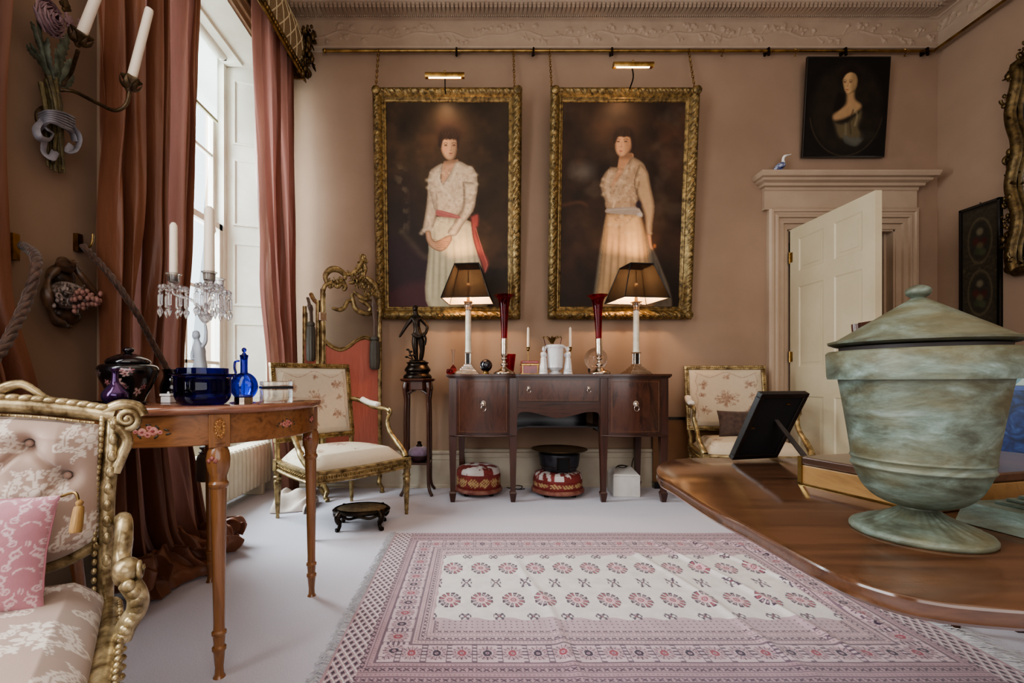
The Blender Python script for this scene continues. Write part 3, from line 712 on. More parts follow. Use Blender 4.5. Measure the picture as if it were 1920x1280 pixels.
body = (1-sstep(-3,4,cv.sdf(g((250,400),(560,370),(612,500),(590,690),(400,860),(220,840),(240,480))))); n1_=vnoise(X,Y,.22,11,2); cv.mix(.32*sstep(.5,.8,n1_)*body,(220,198,166)); cv.mix(.30*sstep(.5,.8,vnoise(X,Y,.2,17,2))*body,(128,102,80))
for a,b in ((236,470),(240,525),(200,845),(186,866),(262,835),(395,878),(445,900),(560,380),(600,430),(425,862),(604,500)): x_,y_=g((a,b))[0]; cv.ell(x_,y_,4.2,3.2,(206,184,152),.9,.6)
cv.poly(g((302,690),(340,695),(430,720),(482,742),(470,754),(400,747),(302,732)), (148,78,74), 1.2); cv.line(g((310,700),(400,725),(470,745)),.8,(180,112,100),.5)
sash=g((560,740),(618,722),(622,800),(606,850),(650,980),(702,1085),(672,1168),(640,1090),(600,980),(575,880)); cv.poly(sash, (146,62,54), 2.2,.95); model(cv,sash,4,.7); cv.line(g((600,830),(640,960),(684,1090)),1.0,(190,104,84),.6); cv.line(g((690,1100),(672,1160)),1,(196,120,96),.5)
hd=g((215,850),(250,850),(268,908),(300,925),(370,890),(410,880),(415,920),(370,985),(320,1002),(258,972),(225,920)); cv.poly(hd,(182,132,96),1.1); model(cv,hd,4,.72)
for a in range(5): cv.line(g((268+a*8,912+a*15),(322+a*9,922+a*13),(392-a*8,930+a*14)),.55,(116,74,52),.55)
F_=g((338,190),(350,165),(400,160),(452,166),(462,205),(456,262),(440,308),(408,324),(375,312),(350,278),(338,232)); head(cv,F_,sk,None,(833.5,849),273.2,288.4,843,1)
cv.ell(832,282,5,4,(206,126,96),.9,.4)
cv.poly(g((318,215),(322,150),(370,110),(430,108),(470,150),(474,215),(462,235),(456,180),(430,166),(405,172),(380,164),(356,176),(342,214),(336,232)), (44,26,18), 2.0)
for k in range(12): x0=824+3*k; cv.line([(x0,250),(x0+math.sin(k*2.1)*3,258),(x0-1+math.sin(k)*2,262.5+math.sin(k*1.7)*1.5)],.7,(66,40,26) if k%2 else (34,20,14),.6)
pic1 = cv
# ---- second portrait, cream lace dress with pale blue sash
cv = Canvas(1056,195,1286,577,250,410,(52,34,21)); X,Y = cv.X,cv.Y; g = crop(1080,220,3.459)
cv.c *= (.5+.95*vnoise(X,Y,.02,21,4))[...,None]
cv.mix(.6*sstep(.48,.8,vnoise(X,Y,.018,5)), (92,54,34)); cv.mix(.45*sstep(.52,.8,vnoise(X,Y,.03,9))*(1-sstep(400,440,Y)), (78,64,50))
cv.ell(1098,322,18,15,(104,98,90),1,.6); cv.line([(1056,385),(1090,378),(1104,384)],2,(120,66,40),.5,5); cv.ell(1262,300,22,28,(88,52,36),1,.5)
cv.mix(.55*sstep(440,540,Y),(30,21,14))
tr=g((200,700),(222,640),(225,900),(205,1240),(140,1240),(160,1000),(178,850)); cv.poly(tr,(112,98,76),3,.9)
tr2=g((470,740),(540,870),(600,1000),(650,1120),(662,1240),(540,1240),(490,1000)); cv.poly(tr2,(112,98,80),3,.9); folds(cv,tr2,[(1228,1252,450,578),(1236,1266,470,578)],3,.7)
skirt=g((215,620),(420,620),(452,660),(486,790),(500,900),(520,1000),(540,1240),(190,1240),(180,1000),(196,850),(205,700)); cv.poly(skirt,(186,144,98),2.4)
folds(cv,skirt,[(1146,1136,420,578),(1156,1150,440,578),(1168,1166,420,578),(1180,1184,440,578),(1190,1200,420,578),(1202,1216,420,578),(1212,1230,440,578)],2.6,.80); model(cv,skirt,10,.72)
cv.mix(.65*(1-sstep(.2,1.15,np.hypot((X-1194)/20,(Y-452)/56)))*(1-sstep(-2,1,cv.sdf(skirt))),(222,176,116))
cv.ell(1171,246,23,15,(58,36,25),.5,.9); cv.ell(1172,252,20,13,(44,27,19),.3)
neck=g((290,255),(372,232),(380,272),(330,322),(284,338),(286,290)); cv.poly(neck,(168,118,82),1.3); cv.mul((1-sstep(-1,2,cv.sdf(neck)))*(1-sstep(294,304,Y)),.76)
bod=g((236,325),(200,360),(174,420),(182,480),(206,540),(225,592),(395,602),(420,540),(430,480),(470,420),(470,350),(450,300),(400,268),(372,262),(332,318),(290,345),(280,325)); cv.poly(bod,(160,128,96),1.5); model(cv,bod,9,.74)
cv.poly(g((285,338),(332,318),(300,380),(250,455),(262,400)),(172,122,86),1.4)
arm=g((425,298),(478,350),(500,440),(530,570),(522,680),(515,748),(480,748),(468,640),(440,560),(402,470),(392,400)); cv.poly(arm,(168,134,98),1.6); model(cv,arm,7,.70)
cv.line(g((425,420),(412,500),(442,560),(464,640),(480,740)),1.6,(84,62,46),.6,2.4)
body=1-sstep(-3,4,cv.sdf(g((236,325),(174,420),(206,560),(300,725),(400,640),(430,420),(440,300),(330,320)))); cv.mix(.36*sstep(.5,.8,vnoise(X,Y,.2,31,2))*body,(206,176,138)); cv.mix(.34*sstep(.5,.8,vnoise(X,Y,.18,37,2))*body,(104,80,60))
for o_ in (0,1,2): cv.line(g((352-8*o_,310),(330-10*o_,400),(290-12*o_,500),(260,580)),1.0,(200,172,136),.45,1.5); cv.line(g((246-10*o_,345),(226-8*o_,420),(235-6*o_,520)),1.0,(198,170,134),.45,1.5)
for a,b in ((190,400),(180,440),(190,500),(235,470),(300,410),(280,430),(290,530),(240,690),(280,700),(350,745),(500,765),(512,750),(320,640)): x_,y_=g((a,b))[0]; cv.ell(x_,y_,3.4,2.8,(186,158,124),.9,.55)
cv.poly(g((215,588),(400,578),(442,602),(452,642),(400,630),(220,618)),(140,126,112),1.5); cv.line(g((225,600),(400,592),(440,615)),.8,(168,156,142),.5); cv.ell(*g((425,562))[0],5,6,(40,28,34),.5,.9); cv.ell(*g((436,628))[0],5,4,(164,156,148),.6,.85)
hd=g((486,758),(512,758),(522,820),(532,856),(508,846),(494,800)); cv.poly(hd,(176,124,84),1.2); model(cv,hd,3,.75); cv.ell(*g((540,832))[0],3,4,(170,98,48),.6,.8)
F_=g((262,150),(275,128),(320,122),(360,126),(374,170),(364,215),(337,250),(303,260),(274,238),(262,200)); head(cv,F_,(188,136,96),None,(1161.3,1175.5),266.4,284,1167,1)
cv.poly(g((250,175),(252,115),(300,82),(360,88),(388,130),(392,190),(378,235),(368,170),(360,138),(340,128),(318,134),(296,126),(276,138),(264,168)),(42,26,18),2.0)
for k in range(11): x0=1157+2.7*k; cv.line([(x0,246),(x0+math.sin(k*2.1)*2,252),(x0-1+math.sin(k)*2,256.5+math.sin(k*1.7))],.7,(62,38,25) if k%2 else (32,20,14),.6)
pic2 = cv
# ---- small dark portrait in a painted oval
cv = Canvas(1499,112,1655,299,160,200,(20,15,11)); X,Y = cv.X,cv.Y; g = crop(1380,80,3.048)
cv.ell(1577,210,70,88,(36,28,20),.12,.9); cv.c *= (.75+.5*vnoise(X,Y,.05,2,3))[...,None]
r_ = np.hypot((X-1577)/71,(Y-210)/89); cv.mix(.5*(1-sstep(.006,.02,np.abs(r_-1)))*(Y>225),(96,78,52))
drs=g((520,450),(545,470),(600,472),(660,420),(690,395),(698,440),(682,500),(715,555),(668,612),(600,580),(560,560),(535,500)); cv.poly(drs,(96,82,56),2.2); model(cv,drs,6,.6)
cv.poly(g((590,545),(640,560),(715,560),(668,612),(600,590)), (84,86,80), 2.5,.7); cv.poly(g((690,520),(760,520),(790,560),(700,570)), (44,38,30), 5,.7)
bst=g((592,290),(642,268),(648,330),(688,368),(680,400),(610,445),(535,465),(518,432),(560,390),(592,360)); cv.poly(bst,(168,130,88),1.8); model(cv,bst,6,.66); cv.mul((1-sstep(-1,2,cv.sdf(bst)))*(1-sstep(172,182,Y)),.7)
cv.line(g((640,390),(665,430),(655,490)),2,(150,134,100),.5); cv.line(g((600,480),(604,540)),2.5,(126,114,86),.45); cv.line(g((640,400),(625,470),(635,540)),1.6,(60,50,36),.5)
cv.ell(*g((612,185))[0],19,15,(32,22,14),.4); cv.poly(g((545,300),(580,310),(575,380),(530,410),(525,380)),(26,18,12),3)
F_=g((566,215),(585,185),(620,176),(650,200),(657,245),(642,288),(604,312),(582,288),(570,250)); head(cv,F_,(186,146,98),None,(1570.8,1581.8),158,172.6,1576,1,.85)
cv.poly(g((556,240),(560,180),(600,148),(650,160),(676,210),(668,260),(656,215),(640,190),(610,182),(584,196),(568,222)),(30,20,13),1.8)
pic3 = cv
# ---- ornate swept frames
def ornate_frame(parent, W, H, bw, depth, mt, seed=0, res=.0065, amp=.012):
    "four mitred sides of raised leaf ornament; local XZ, z from 0 to H, front towards -Y"
    rng = np.random.default_rng(seed); mb = MB()
    prof = [(0,0),(.0,.55),(.06,.72),(.12,.85),(.2,.97),(.3,1.0),(.4,.98),(.5,.9),(.6,.76),(.68,.6),(.72,.5),(.76,.56),(.8,.56),(.84,.46),(.88,.4),(.94,.4),(.97,.3),(1,.18)]
    t = np.interp(np.linspace(0,1,34), [0,.06,.7,1],[0,.05,.72,1]); pw = np.interp(t,[p[0] for p in prof],[p[1] for p in prof])
    for side in range(4):
        Ls = W if side%2==0 else H; n = int(Ls/res); m=len(t)
        s = np.linspace(0,1,n)
        vs=[]
        for j in range(m):
            d = t[j]*bw; leafz = math.sin(PI*np.clip((t[j]-.05)/.62,0,1))**.7 if .05<t[j]<.67 else 0
            for i in range(n):
                a = d+(Ls-2*d)*s[i]; u = a/ .062; c_ = u-math.floor(u); v_ = t[j]/.62
                # overlapping acanthus leaves marching along the rail
                ang = (v_-.5)*2; ph = u + .55*abs(ang); cc = ph-math.floor(ph)
                h = leafz*amp*(.9*(1-cc)**.7*(1-abs(ang)*.35) + .35*math.sin(a*240+ang*7+seed) *(1-abs(ang)) + .25*math.sin(a*97+8*v_))
                y = -(pw[j]*depth+h)
                # (a,d) to side coordinates
                if side==0: x,z = -W/2+a, d
                elif side==1: x,z = W/2-d, a
                elif side==2: x,z = W/2-a, H-d
                else: x,z = -W/2+d, H-a
                vs.append((x,y,z))
        fs=[(j*n+i,j*n+i+1,(j+1)*n+i+1,(j+1)*n+i) for j in range(m-1) for i in range(n-1)]
        mb.add(vs,fs)
    for sx in (-1,1):
        for zz in (0,H):
            cx,cz = sx*(W/2-bw*.33), (bw*.33 if zz==0 else H-bw*.33)
            mb.lathe([(0,0),(.02,-.003),(.034,-.012),(.03,-.02),(.014,-.024),(0,-.03)],12,M=TR(cx,-depth*.95,cz,PI/2,0,0) @ TR(rx=PI),fn=lambda a,r,z:(r*(1+.2*math.sin(6*a)),z))
    return mb.build('frame', mt, parent, smooth=180, fix=False)
M['frame1'] = mat('worn_gilt_frame',(150,122,72),(66,50,26),rough=.42,metal=.65,scale=34,bmp=.3,bscale=120,lo=.36,hi=.66,rvar=.1)
TILT = R(4.8)
def portrait(label, cx, W, H, z0, cvs, seed):
    t = thing('portrait_painting', label, 'painting', (cx, 3.755, z0), 0, 'large gilt-framed portraits of standing women'); t.rotation_euler = (TILT,0,0)
    bw=.104
    ornate_frame(t, W, H, bw, .055, M['frame1'], seed)
    cvs.plane('canvas', W-2*bw+.01, H-2*bw+.01, M['oil'], t, loc=(0,-.012,bw-.005))
    MB().box(-W/2+.03,W/2-.03,-.008,.006,.03,H-.03).build('backboard', M['black'], t, smooth=0)
    return t
portrait('gilt-framed portrait of a standing woman in white lace with a rose sash', -.212, 1.155, 1.775, 1.36, pic1, 1)
portrait('gilt-framed portrait of a standing woman in cream lace with a pale blue sash', 1.162, 1.155, 1.775, 1.36, pic2, 2)
t = thing('portrait_painting','small unframed dark portrait of a woman in a painted oval, above the door','painting',(2.979,3.77,2.672)); t.rotation_euler=(R(4.5),0,0)
pic3.plane('canvas', .645,.755,M['oil'],t,loc=(0,-.024,.01))
MB().box(-.333,.333,-.022,.0,0,.775).build('stretcher_frame', M['black'], t, smooth=0, bevel=.003)
# ---- picture rail with hooks and chains
rl = thing('picture_rail','thin brass picture rail running beneath the plaster cornice','rail',(0,3.74,3.522))
MB().lathe([(.0105,-1.2),(.0105,3.70)],12,M=TR(0,0,0,0,PI/2,0)).build('rod', M['brass'], rl)
MB().lathe([(.0105,0),(.0105,4.0)],12,M=TR(3.70,0,0,PI/2,0,0)).build('side_rod', M['brass'], rl)
for x in (-1.2,): MB().sphere((x-.01,0,0),(.018,.018,.018),12,8).build('finial', M['brass'], rl)
for px in (856,1000,1147,1440,1584,1737): 
    x=(px-890)/870*3.74; MB().box(x-.007,x+.007,-.016,.05,-.012,.02).box(x-.008,x+.008,-.018,-.005,-.045,-.008).build('rail_bracket', M['bronze'], rl, smooth=0)
for px in (1353,1490,1695): 
    x=(px-890)/870*3.74; MB().tube(spline([(x,0,.014),(x+.012,-.012,0),(x,-.014,-.03),(x-.01,-.012,-.05),(x,-.02,-.055)],5),.0035,6).build('rail_hook', M['brass'], rl)
def chain(x, y0, z0, y1, z1, label):
    t = thing('picture_chain', label, 'chain', (x,y0,z0)); a=Vector((0,0,0)); b=Vector((0,y1-y0,z1-z0)); Ls=(b-a).length; n=max(4,int(Ls/.026)); mb=MB(); d=(b-a).normalized(); e=Vector((1,0,0)); f_=d.cross(e)
    for i in range(n):
        c=a+(b-a)*((i+.5)/n); s_= e if i%2 else f_
        mb.tube([c+d*(.018*math.cos(q))+s_*(.0085*math.sin(q)) for q in [2*PI*k/12 for k in range(12)]], .0027, 5, closed=True)
    mb.tube(spline([(0,-.004,.015),(0,-.016,.01),(0,-.016,-.006),(0,0,-.004)],4),.0035,6); mb.build('links', M['brass'], t)
tops = 1.36+1.775*math.cos(TILT)-.03; ty = 3.755-1.775*math.sin(TILT)+.01
for px,lb in ((709,'brass chain holding the left corner of the rose-sash portrait'),(963,'brass chain holding the right corner of the rose-sash portrait'),(1031,'brass chain holding the left corner of the blue-sash portrait'),(1293,'brass chain holding the right corner of the blue-sash portrait')):
    chain((px-890)/870*3.72, 3.735, 3.515, ty, tops, lb)
# ---- picture lamps
M['lampglow'] = emit('lamp_tube_glow',(255,214,160),9)
PICTURE_LAMPS=[]
def piclamp(label, x, y, z, xa):
    t = thing('picture_lamp', label, 'lamp', (x,y,z), 0)
    W=.145
    prof=[(.030*math.cos(a),.028*math.sin(a)) for a in [R(q) for q in range(-20,201,20)]]
    vs=[(sx*W,a,b) for sx in (-1,1) for a,b in prof]; n=len(prof); fs=[(i,i+1,n+i+1,n+i) for i in range(n-1)]+[tuple(range(n)),tuple(range(2*n-1,n-1,-1))]
    MB().add(vs,fs).build('reflector', M['brass'], t, smooth=50, rot=(R(18),0,0))
    MB().lathe([(.009,-.12),(.009,.12)],10,M=TR(0,0,-.004,0,PI/2,0)).build('bulb_tube', M['lampglow'], t)
    MB().sphere((0,0,.035),(.008,.008,.010),10,8).build('knob', M['brass'], t)
    MB().tube(spline([(0,.02,.0),(xa-x+.0,.07,-.05),(xa-x,ty-y+.01,tops-z-.02)],8),.005,8).build('arm', M['bronze'], t)
    PICTURE_LAMPS.append(((x,y-.0,z-.03),(x,3.72,2.35)))
piclamp('dim brass picture lamp over the rose-sash portrait', (834-890)/870*3.44, 3.44, .88+(710-143.5)/870*3.44, (836-890)/870*3.6)
piclamp('bright brass picture lamp over the blue-sash portrait', (1187-890)/870*3.40, 3.40, .88+(710-124)/870*3.40, (1176-890)/870*3.6)
# ---- heron figurine on the door case
t = thing('bird_figurine','small blue and white porcelain bird standing on the door case','figurine',(2.44,3.70,2.524))
M['china'] = mat('white_china',(232,228,222),(214,210,208),rough=.2,scale=10,coat=.4)
M['bluechina'] = mat('blue_mottled_china',(38,52,110),(190,196,214),rough=.22,scale=40,coat=.4,lo=.4,hi=.7)
skin('body',[(-.055,0,.02),(-.02,0,.045),(.015,0,.06),(.03,0,.075)],[(0,1),(1,2),(2,3)],[.008,.028,.03,.018],M['bluechina'],t)
skin('neck',[(.022,0,.07),(.018,0,.10),(.022,0,.12),(.032,0,.132),(.06,0,.14),(.085,0,.147)],[(0,1),(1,2),(2,3),(3,4),(4,5)],[.017,.010,.012,.012,.005,.002],M['china'],t)
MB().lathe(pspline([(.03,0),(.032,.006),(.024,.014),(.012,.03)],3),14,(0,0,0)).build('base',M['bluechina'],t)
# ---- right wall: needlework panel and rococo mirror frame
cv = Canvas(0,0,30,96,60,180,(58,50,36)); X,Y=cv.X,cv.Y
cv.c *= (.8+.4*vnoise(X,Y,.6,3))[...,None]
for cy in (26,66):
    r_=np.hypot((X-15)/9,(Y-cy)/17); cv.mix(.6*(1-sstep(.03,.1,np.abs(r_-1))),(96,82,56)); cv.mix(.5*(1-sstep(.7,.95,r_)),(40,34,28))
    for (dx,dy,col) in ((0,-7,(118,106,78)),(-3,0,(86,34,26)),(3,1,(76,30,24)),(0,4,(96,84,52)),(-2,8,(60,64,40)),(2,9,(70,74,46))): cv.ell(15+dx,cy+dy,2.6,2.8,col,.5,.8)
cv.mix(.4*sstep(.6,.8,vnoise(X,Y,.5,12))*(np.abs(Y-46)<6),(120,100,60)); cv.mix(.6*((np.minimum(X,30-X)<2)|(np.minimum(Y,96-Y)<2)),(44,34,24))
t = thing('needlework_panel','tall narrow needlework panel in a thin black frame beside the door','picture',(3.775,3.455,1.21),R(90)); t.rotation_euler=(0,0,R(-90))
M['needle'] = vcol('needlework',rough=.9,bmp=.3,bscale=500,nz=.2,nscale=200)
cv.plane('needlework', .27,.93,M['needle'],t,loc=(0,-.014,.02))
MB().box(-.14,.14,-.012,0,0,.97).box(-.14,-.122,-.026,0,0,.97).box(.122,.14,-.026,0,0,.97).box(-.14,.14,-.026,0,0,.02).box(-.14,.14,-.026,0,.95,.97).tube([(0,-.01,.97),(0,-.01,.985)],.005,8).build('frame',M['black'],t,smooth=0,bevel=.002)
t = thing('gilt_mirror','carved rococo gilt mirror frame on the right wall, cut by the photo edge','mirror',(3.775,2.72,1.62)); t.rotation_euler=(0,0,R(-90))
rg=np.random.default_rng(12); mb=MB()
MH=1.42; MW=.5
for sx in (-1,1):
    pth=[(sx*(MW+.02*math.sin(k*1.3)),-.035,MH*k/14) for k in range(15)]; mb.tube(spline(pth,5),.032,8)
    for k in range(10):
        if k==6: continue
        carved(mb,(sx*(MW+.025),-.04,.07+k*.145),.03,.02,.055,9,rg,.014,.034)
carved(mb,(0,-.04,MH+.05),.48,.025,.06,90,rg,.014,.036); carved(mb,(0,-.04,MH+.16),.16,.025,.07,50,rg,.014,.036); mb.tube(spline([(-MW,-.035,MH),(-.25,-.035,MH+.05),(0,-.035,MH+.12),(.25,-.035,MH+.05),(MW,-.035,MH)],6),.03,8); mb.tube([(-MW,-.035,0),(MW,-.035,0)],.03,8)
mb.build('frame',M['gold_dark'],t,smooth=60)
mm,nt,b,out = nodes('mirror_glass'); b.inputs['Base Color'].default_value=C(220,220,215); b.inputs['Metallic'].default_value=1; b.inputs['Roughness'].default_value=.03; M['mirror']=mm
MB().box(-MW+.01,MW-.01,-.016,-.012,.0,MH+.06).build('looking_glass',M['mirror'],t,smooth=0)
# ================================================================ SIDEBOARD
SBX, SBY, SBZ = .597, 3.30, .914
sb = thing('sideboard','dark mahogany bow-ended sideboard on square tapering legs under the portraits','sideboard',(SBX,SBY,0))
HW = .785; DEP=.43
def bow(x):  # front outline y (negative = towards viewer)
    ax = abs(x)
    if ax > .30 and ax < .775: t=(ax-.30)/.475; return -.035*math.sin(PI*t)**.8
    return 0.0
xs = [ -HW+2*HW*i/80 for i in range(81)]
def topoutline(o): return [(x*(1+o/HW), bow(x)-o-.006) for x in xs]+[(HW+o,DEP+.01),(-HW-o,DEP+.01)]
mb = MB()
for z0,z1,o in ((.886,.892,.004),(.892,.898,.009),(.898,.914,.014)): mb.prism(topoutline(o), z0, z1)
mb.build('top', M['mahogx'], sb, smooth=20, bevel=.0015)
for x in (-.753,-.323,.323,.753):
    q = MB(); q.box(x-.027,x+.027,-.004,.05,.47,.886)
    q.taper((x,.022,.075),(.017,.017),(x,.023,.47),(.027,.027))
    q.taper((x,.022,.0),(.015,.015),(x,.022,.066),(.025,.025)).taper((x,.022,.066),(.025,.025),(x,.022,.076),(.018,.018))
    q.build('leg', M['mahog'], sb, smooth=0, bevel=.001)
for x in (-.70,.70):
    q = MB(); q.taper((x,DEP-.03,.075),(.017,.017),(x,DEP-.03,.47),(.025,.025)); q.taper((x,DEP-.03,.0),(.014,.014),(x,DEP-.03,.07),(.024,.024)); q.build('leg', M['mahog'], sb, smooth=0)
for s in (-1,1):
    a,b = (.35,.726)
    out_ = [(s*x_, bow(x_)+.004) for x_ in [a+(b-a)*i/20 for i in range(21)]]
    poly = out_+[(s*b,DEP-.01),(s*a,DEP-.01)]
    if s<0: poly = poly[::-1]
    MB().prism(poly,.475,.886).build('cupboard_case', M['mahogx'], sb, smooth=20)
    # thin base moulding
    pts=[(s*x_, bow(x_)-.002,.476) for x_ in [.30+(.775-.30)*i/24 for i in range(25)]]
    MB().tube(pts,.005,6).build('base_bead', M['mahogx'], sb, smooth=60)
    # door: bowed slab with inlaid line and ring handle
    a2,b2=.362,.714; dr_=MB()
    def dfn(u,v,off=0,aa=a2,bb=b2,z0=.497,z1=.872): x_=aa+(bb-aa)*u; return (s*x_, bow(x_)-.003-off, z0+(z1-z0)*v)
    vs=[dfn(i/24,j) for j in (0,1) for i in range(25)]+[(p[0],p[1]+.012,p[2]) for p in [dfn(i/24,j) for j in (0,1) for i in range(25)]]
    fs=[(i,i+1,26+i,25+i) for i in range(24)]+[(50+i,75+i,76+i,51+i) for i in range(24)]+[(i,50+i,51+i,i+1) for i in range(24)]+[(25+i,26+i,76+i,75+i) for i in range(24)]+[(0,25,75,50),(24,74,99,49)]
    M['flame'] = M.get('flame') or wood('flame_mahogany',(30,14,9),(84,44,27),(54,27,17),axis=2,rough=.24,streak=4,scale=7,dist=12)
    d_ = MB().add(vs,fs).build('cupboard_door', M['flame'], sb, smooth=30)
    M['inlay'] = M.get('inlay') or mat('boxwood_inlay',(120,78,44),rough=.4)
    q=MB()
    for c_,(u0,v0,u1,v1) in enumerate(((.03,.03,.97,.03),(.97,.03,.97,.97),(.97,.97,.03,.97),(.03,.97,.03,.03))):
        q.tube([dfn(u0+(u1-u0)*t/16,v0+(v1-v0)*t/16,.0006) for t in range(17)],.0012,4)
    q.build('inlay_line', M['inlay'], d_, smooth=0)
    hx=.535; hy=bow(hx)-.006; hz=.69
    h=MB(); h.sphere((s*hx,hy-.008,hz+.012),(.014,.012,.020),12,8).sphere((s*hx,hy-.020,hz+.004),(.007,.006,.006),8,6)
    for k in range(9): a=R(-30+30*k); h.sphere((s*hx+.015*math.cos(a),hy-.005,hz+.014+.019*math.sin(a)),(.006,.005,.006),6,5)
    h.tube([(s*hx+.017*math.cos(a),hy-.014-.004,hz-.016+.020*math.sin(a)) for a in [2*PI*k/24 for k in range(24)]],.0028,6,closed=True)
    h.build('lion_ring_handle', M['silver'], d_, smooth=60)
# centre drawer and arched apron
MB().box(-.296,.296,.006,DEP-.01,.70,.886).build('drawer_case', M['mahogx'], sb, smooth=0)
dw = MB().box(-.285,.285,-.004,.008,.722,.870).build('drawer', M['flame'], sb, smooth=0, bevel=.001)
q=MB()
for z in (.728,.864): q.box(-.279,.279,-.0052,-.004,z-.001,z+.001)
for x in (-.279,.279): q.box(x-.001,x+.001,-.0052,-.004,.728,.864)
q.build('inlay_line', M['inlay'], dw, smooth=0)
for x in (-.213,.213):
    h=MB(); h.sphere((x,-.010,.812),(.009,.009,.013),10,8)
    for k in range(7): a=R(-30+35*k); h.sphere((x+.010*math.cos(a),-.008,.814+.012*math.sin(a)),(.004,.004,.004),6,5)
    h.tube([(x+.013*math.cos(a),-.016,.796+.016*math.sin(a)) for a in [2*PI*k/20 for k in range(20)]],.0022,6,closed=True); h.build('lion_ring_handle', M['silver'], dw, smooth=60)
ap_=[(-.296,.705),(-.296,.59)]
ap_ += [tuple(v) for v in spline([(-.296,.59),(-.285,.63),(-.262,.643),(-.20,.643),(-.11,.622),(0,.60),(.11,.622),(.20,.643),(.262,.643),(.285,.63),(.296,.59)],6)]
ap_ += [(.296,.705)]
# apron as strip between the curve and the drawer
crv = ap_[2:-1]; vs=[];fs=[]
for x,z in crv: vs += [(x,0,z),(x,0,.704),(x,.016,z),(x,.016,.704)]
for i in range(len(crv)-1):
    a=i*4;b=a+4; fs += [(a,b,b+1,a+1),(a+2,a+3,b+3,b+2),(a,a+2,b+2,b)]
MB().add(vs,fs).build('arched_apron', M['mahogx'], sb, smooth=20)
MB().box(-.29,.29,-.006,.004,.700,.706).build('drawer_rail_bead', M['mahogx'], sb, smooth=0)
MB().box(-.296,.296,DEP-.02,DEP-.01,.53,.71).box(-.296,.296,.06,DEP-.01,.528,.54).build('back_board', M['black'], sb, smooth=0)
for s in (-1,1):
    crv=[tuple(v) for v in spline([(s*.296,.475),(s*.292,.50),(s*.275,.52),(s*.24,.532),(s*.22,.535)],5)]
    vs=[];fs=[]
    for x,z in crv: vs += [(x,.03,z),(x,.03,.536),(x,.045,z),(x,.045,.536)]
    for i in range(len(crv)-1): a=i*4;b=a+4; fs += [(a,b,b+1,a+1),(a+2,a+3,b+3,b+2),(a,a+2,b+2,b)]
    MB().add(vs,fs).build('corner_bracket', M['black'], sb, smooth=20)
# ================================================================ THINGS ON THE SIDEBOARD
LAMP_BULBS=[]
def shade_mat():
    m, nt, b, out = nodes('pleated_shade'); g = N(nt,'NewGeometry')
    mixc = N(nt,'MixRGB'); mixc.inputs[1].default_value=C(22,19,18); mixc.inputs[2].default_value=C(248,226,196); L(nt,g.outputs['Backfacing'],mixc.inputs[0])
    df = N(nt,'BsdfDiffuse'); L(nt,mixc.outputs[0],df.inputs[0]); tl = N(nt,'BsdfTranslucent'); tl.inputs[0].default_value=C(120,92,76)
    wv = N(nt,'TexWave'); wv.inputs['Scale'].default_value=55; wv.inputs['Distortion'].default_value=.6; L(nt,coords(nt),wv.inputs['Vector'])
    mx = N(nt,'MixShader'); mx.inputs[0].default_value=.003; L(nt,df.outputs[0],mx.inputs[1]); L(nt,tl.outputs[0],mx.inputs[2])
    tp = N(nt,'BsdfTransparent'); m2 = N(nt,'MixShader'); m2.inputs[0].default_value=.006; L(nt,mx.outputs[0],m2.inputs[1]); L(nt,tp.outputs[0],m2.inputs[2]); L(nt,m2.outputs[0],out.inputs[0])
    return m
M['shade']=shade_mat(); M['marble']=mat('cream_marble',(222,212,188),(190,176,146),rough=.25,scale=9,lo=.45,hi=.7,coat=.3); M['bulb']=emit('warm_bulb',(255,206,150),5)
M['trim_black']=mat('black_trim',(12,10,10),rough=.6)
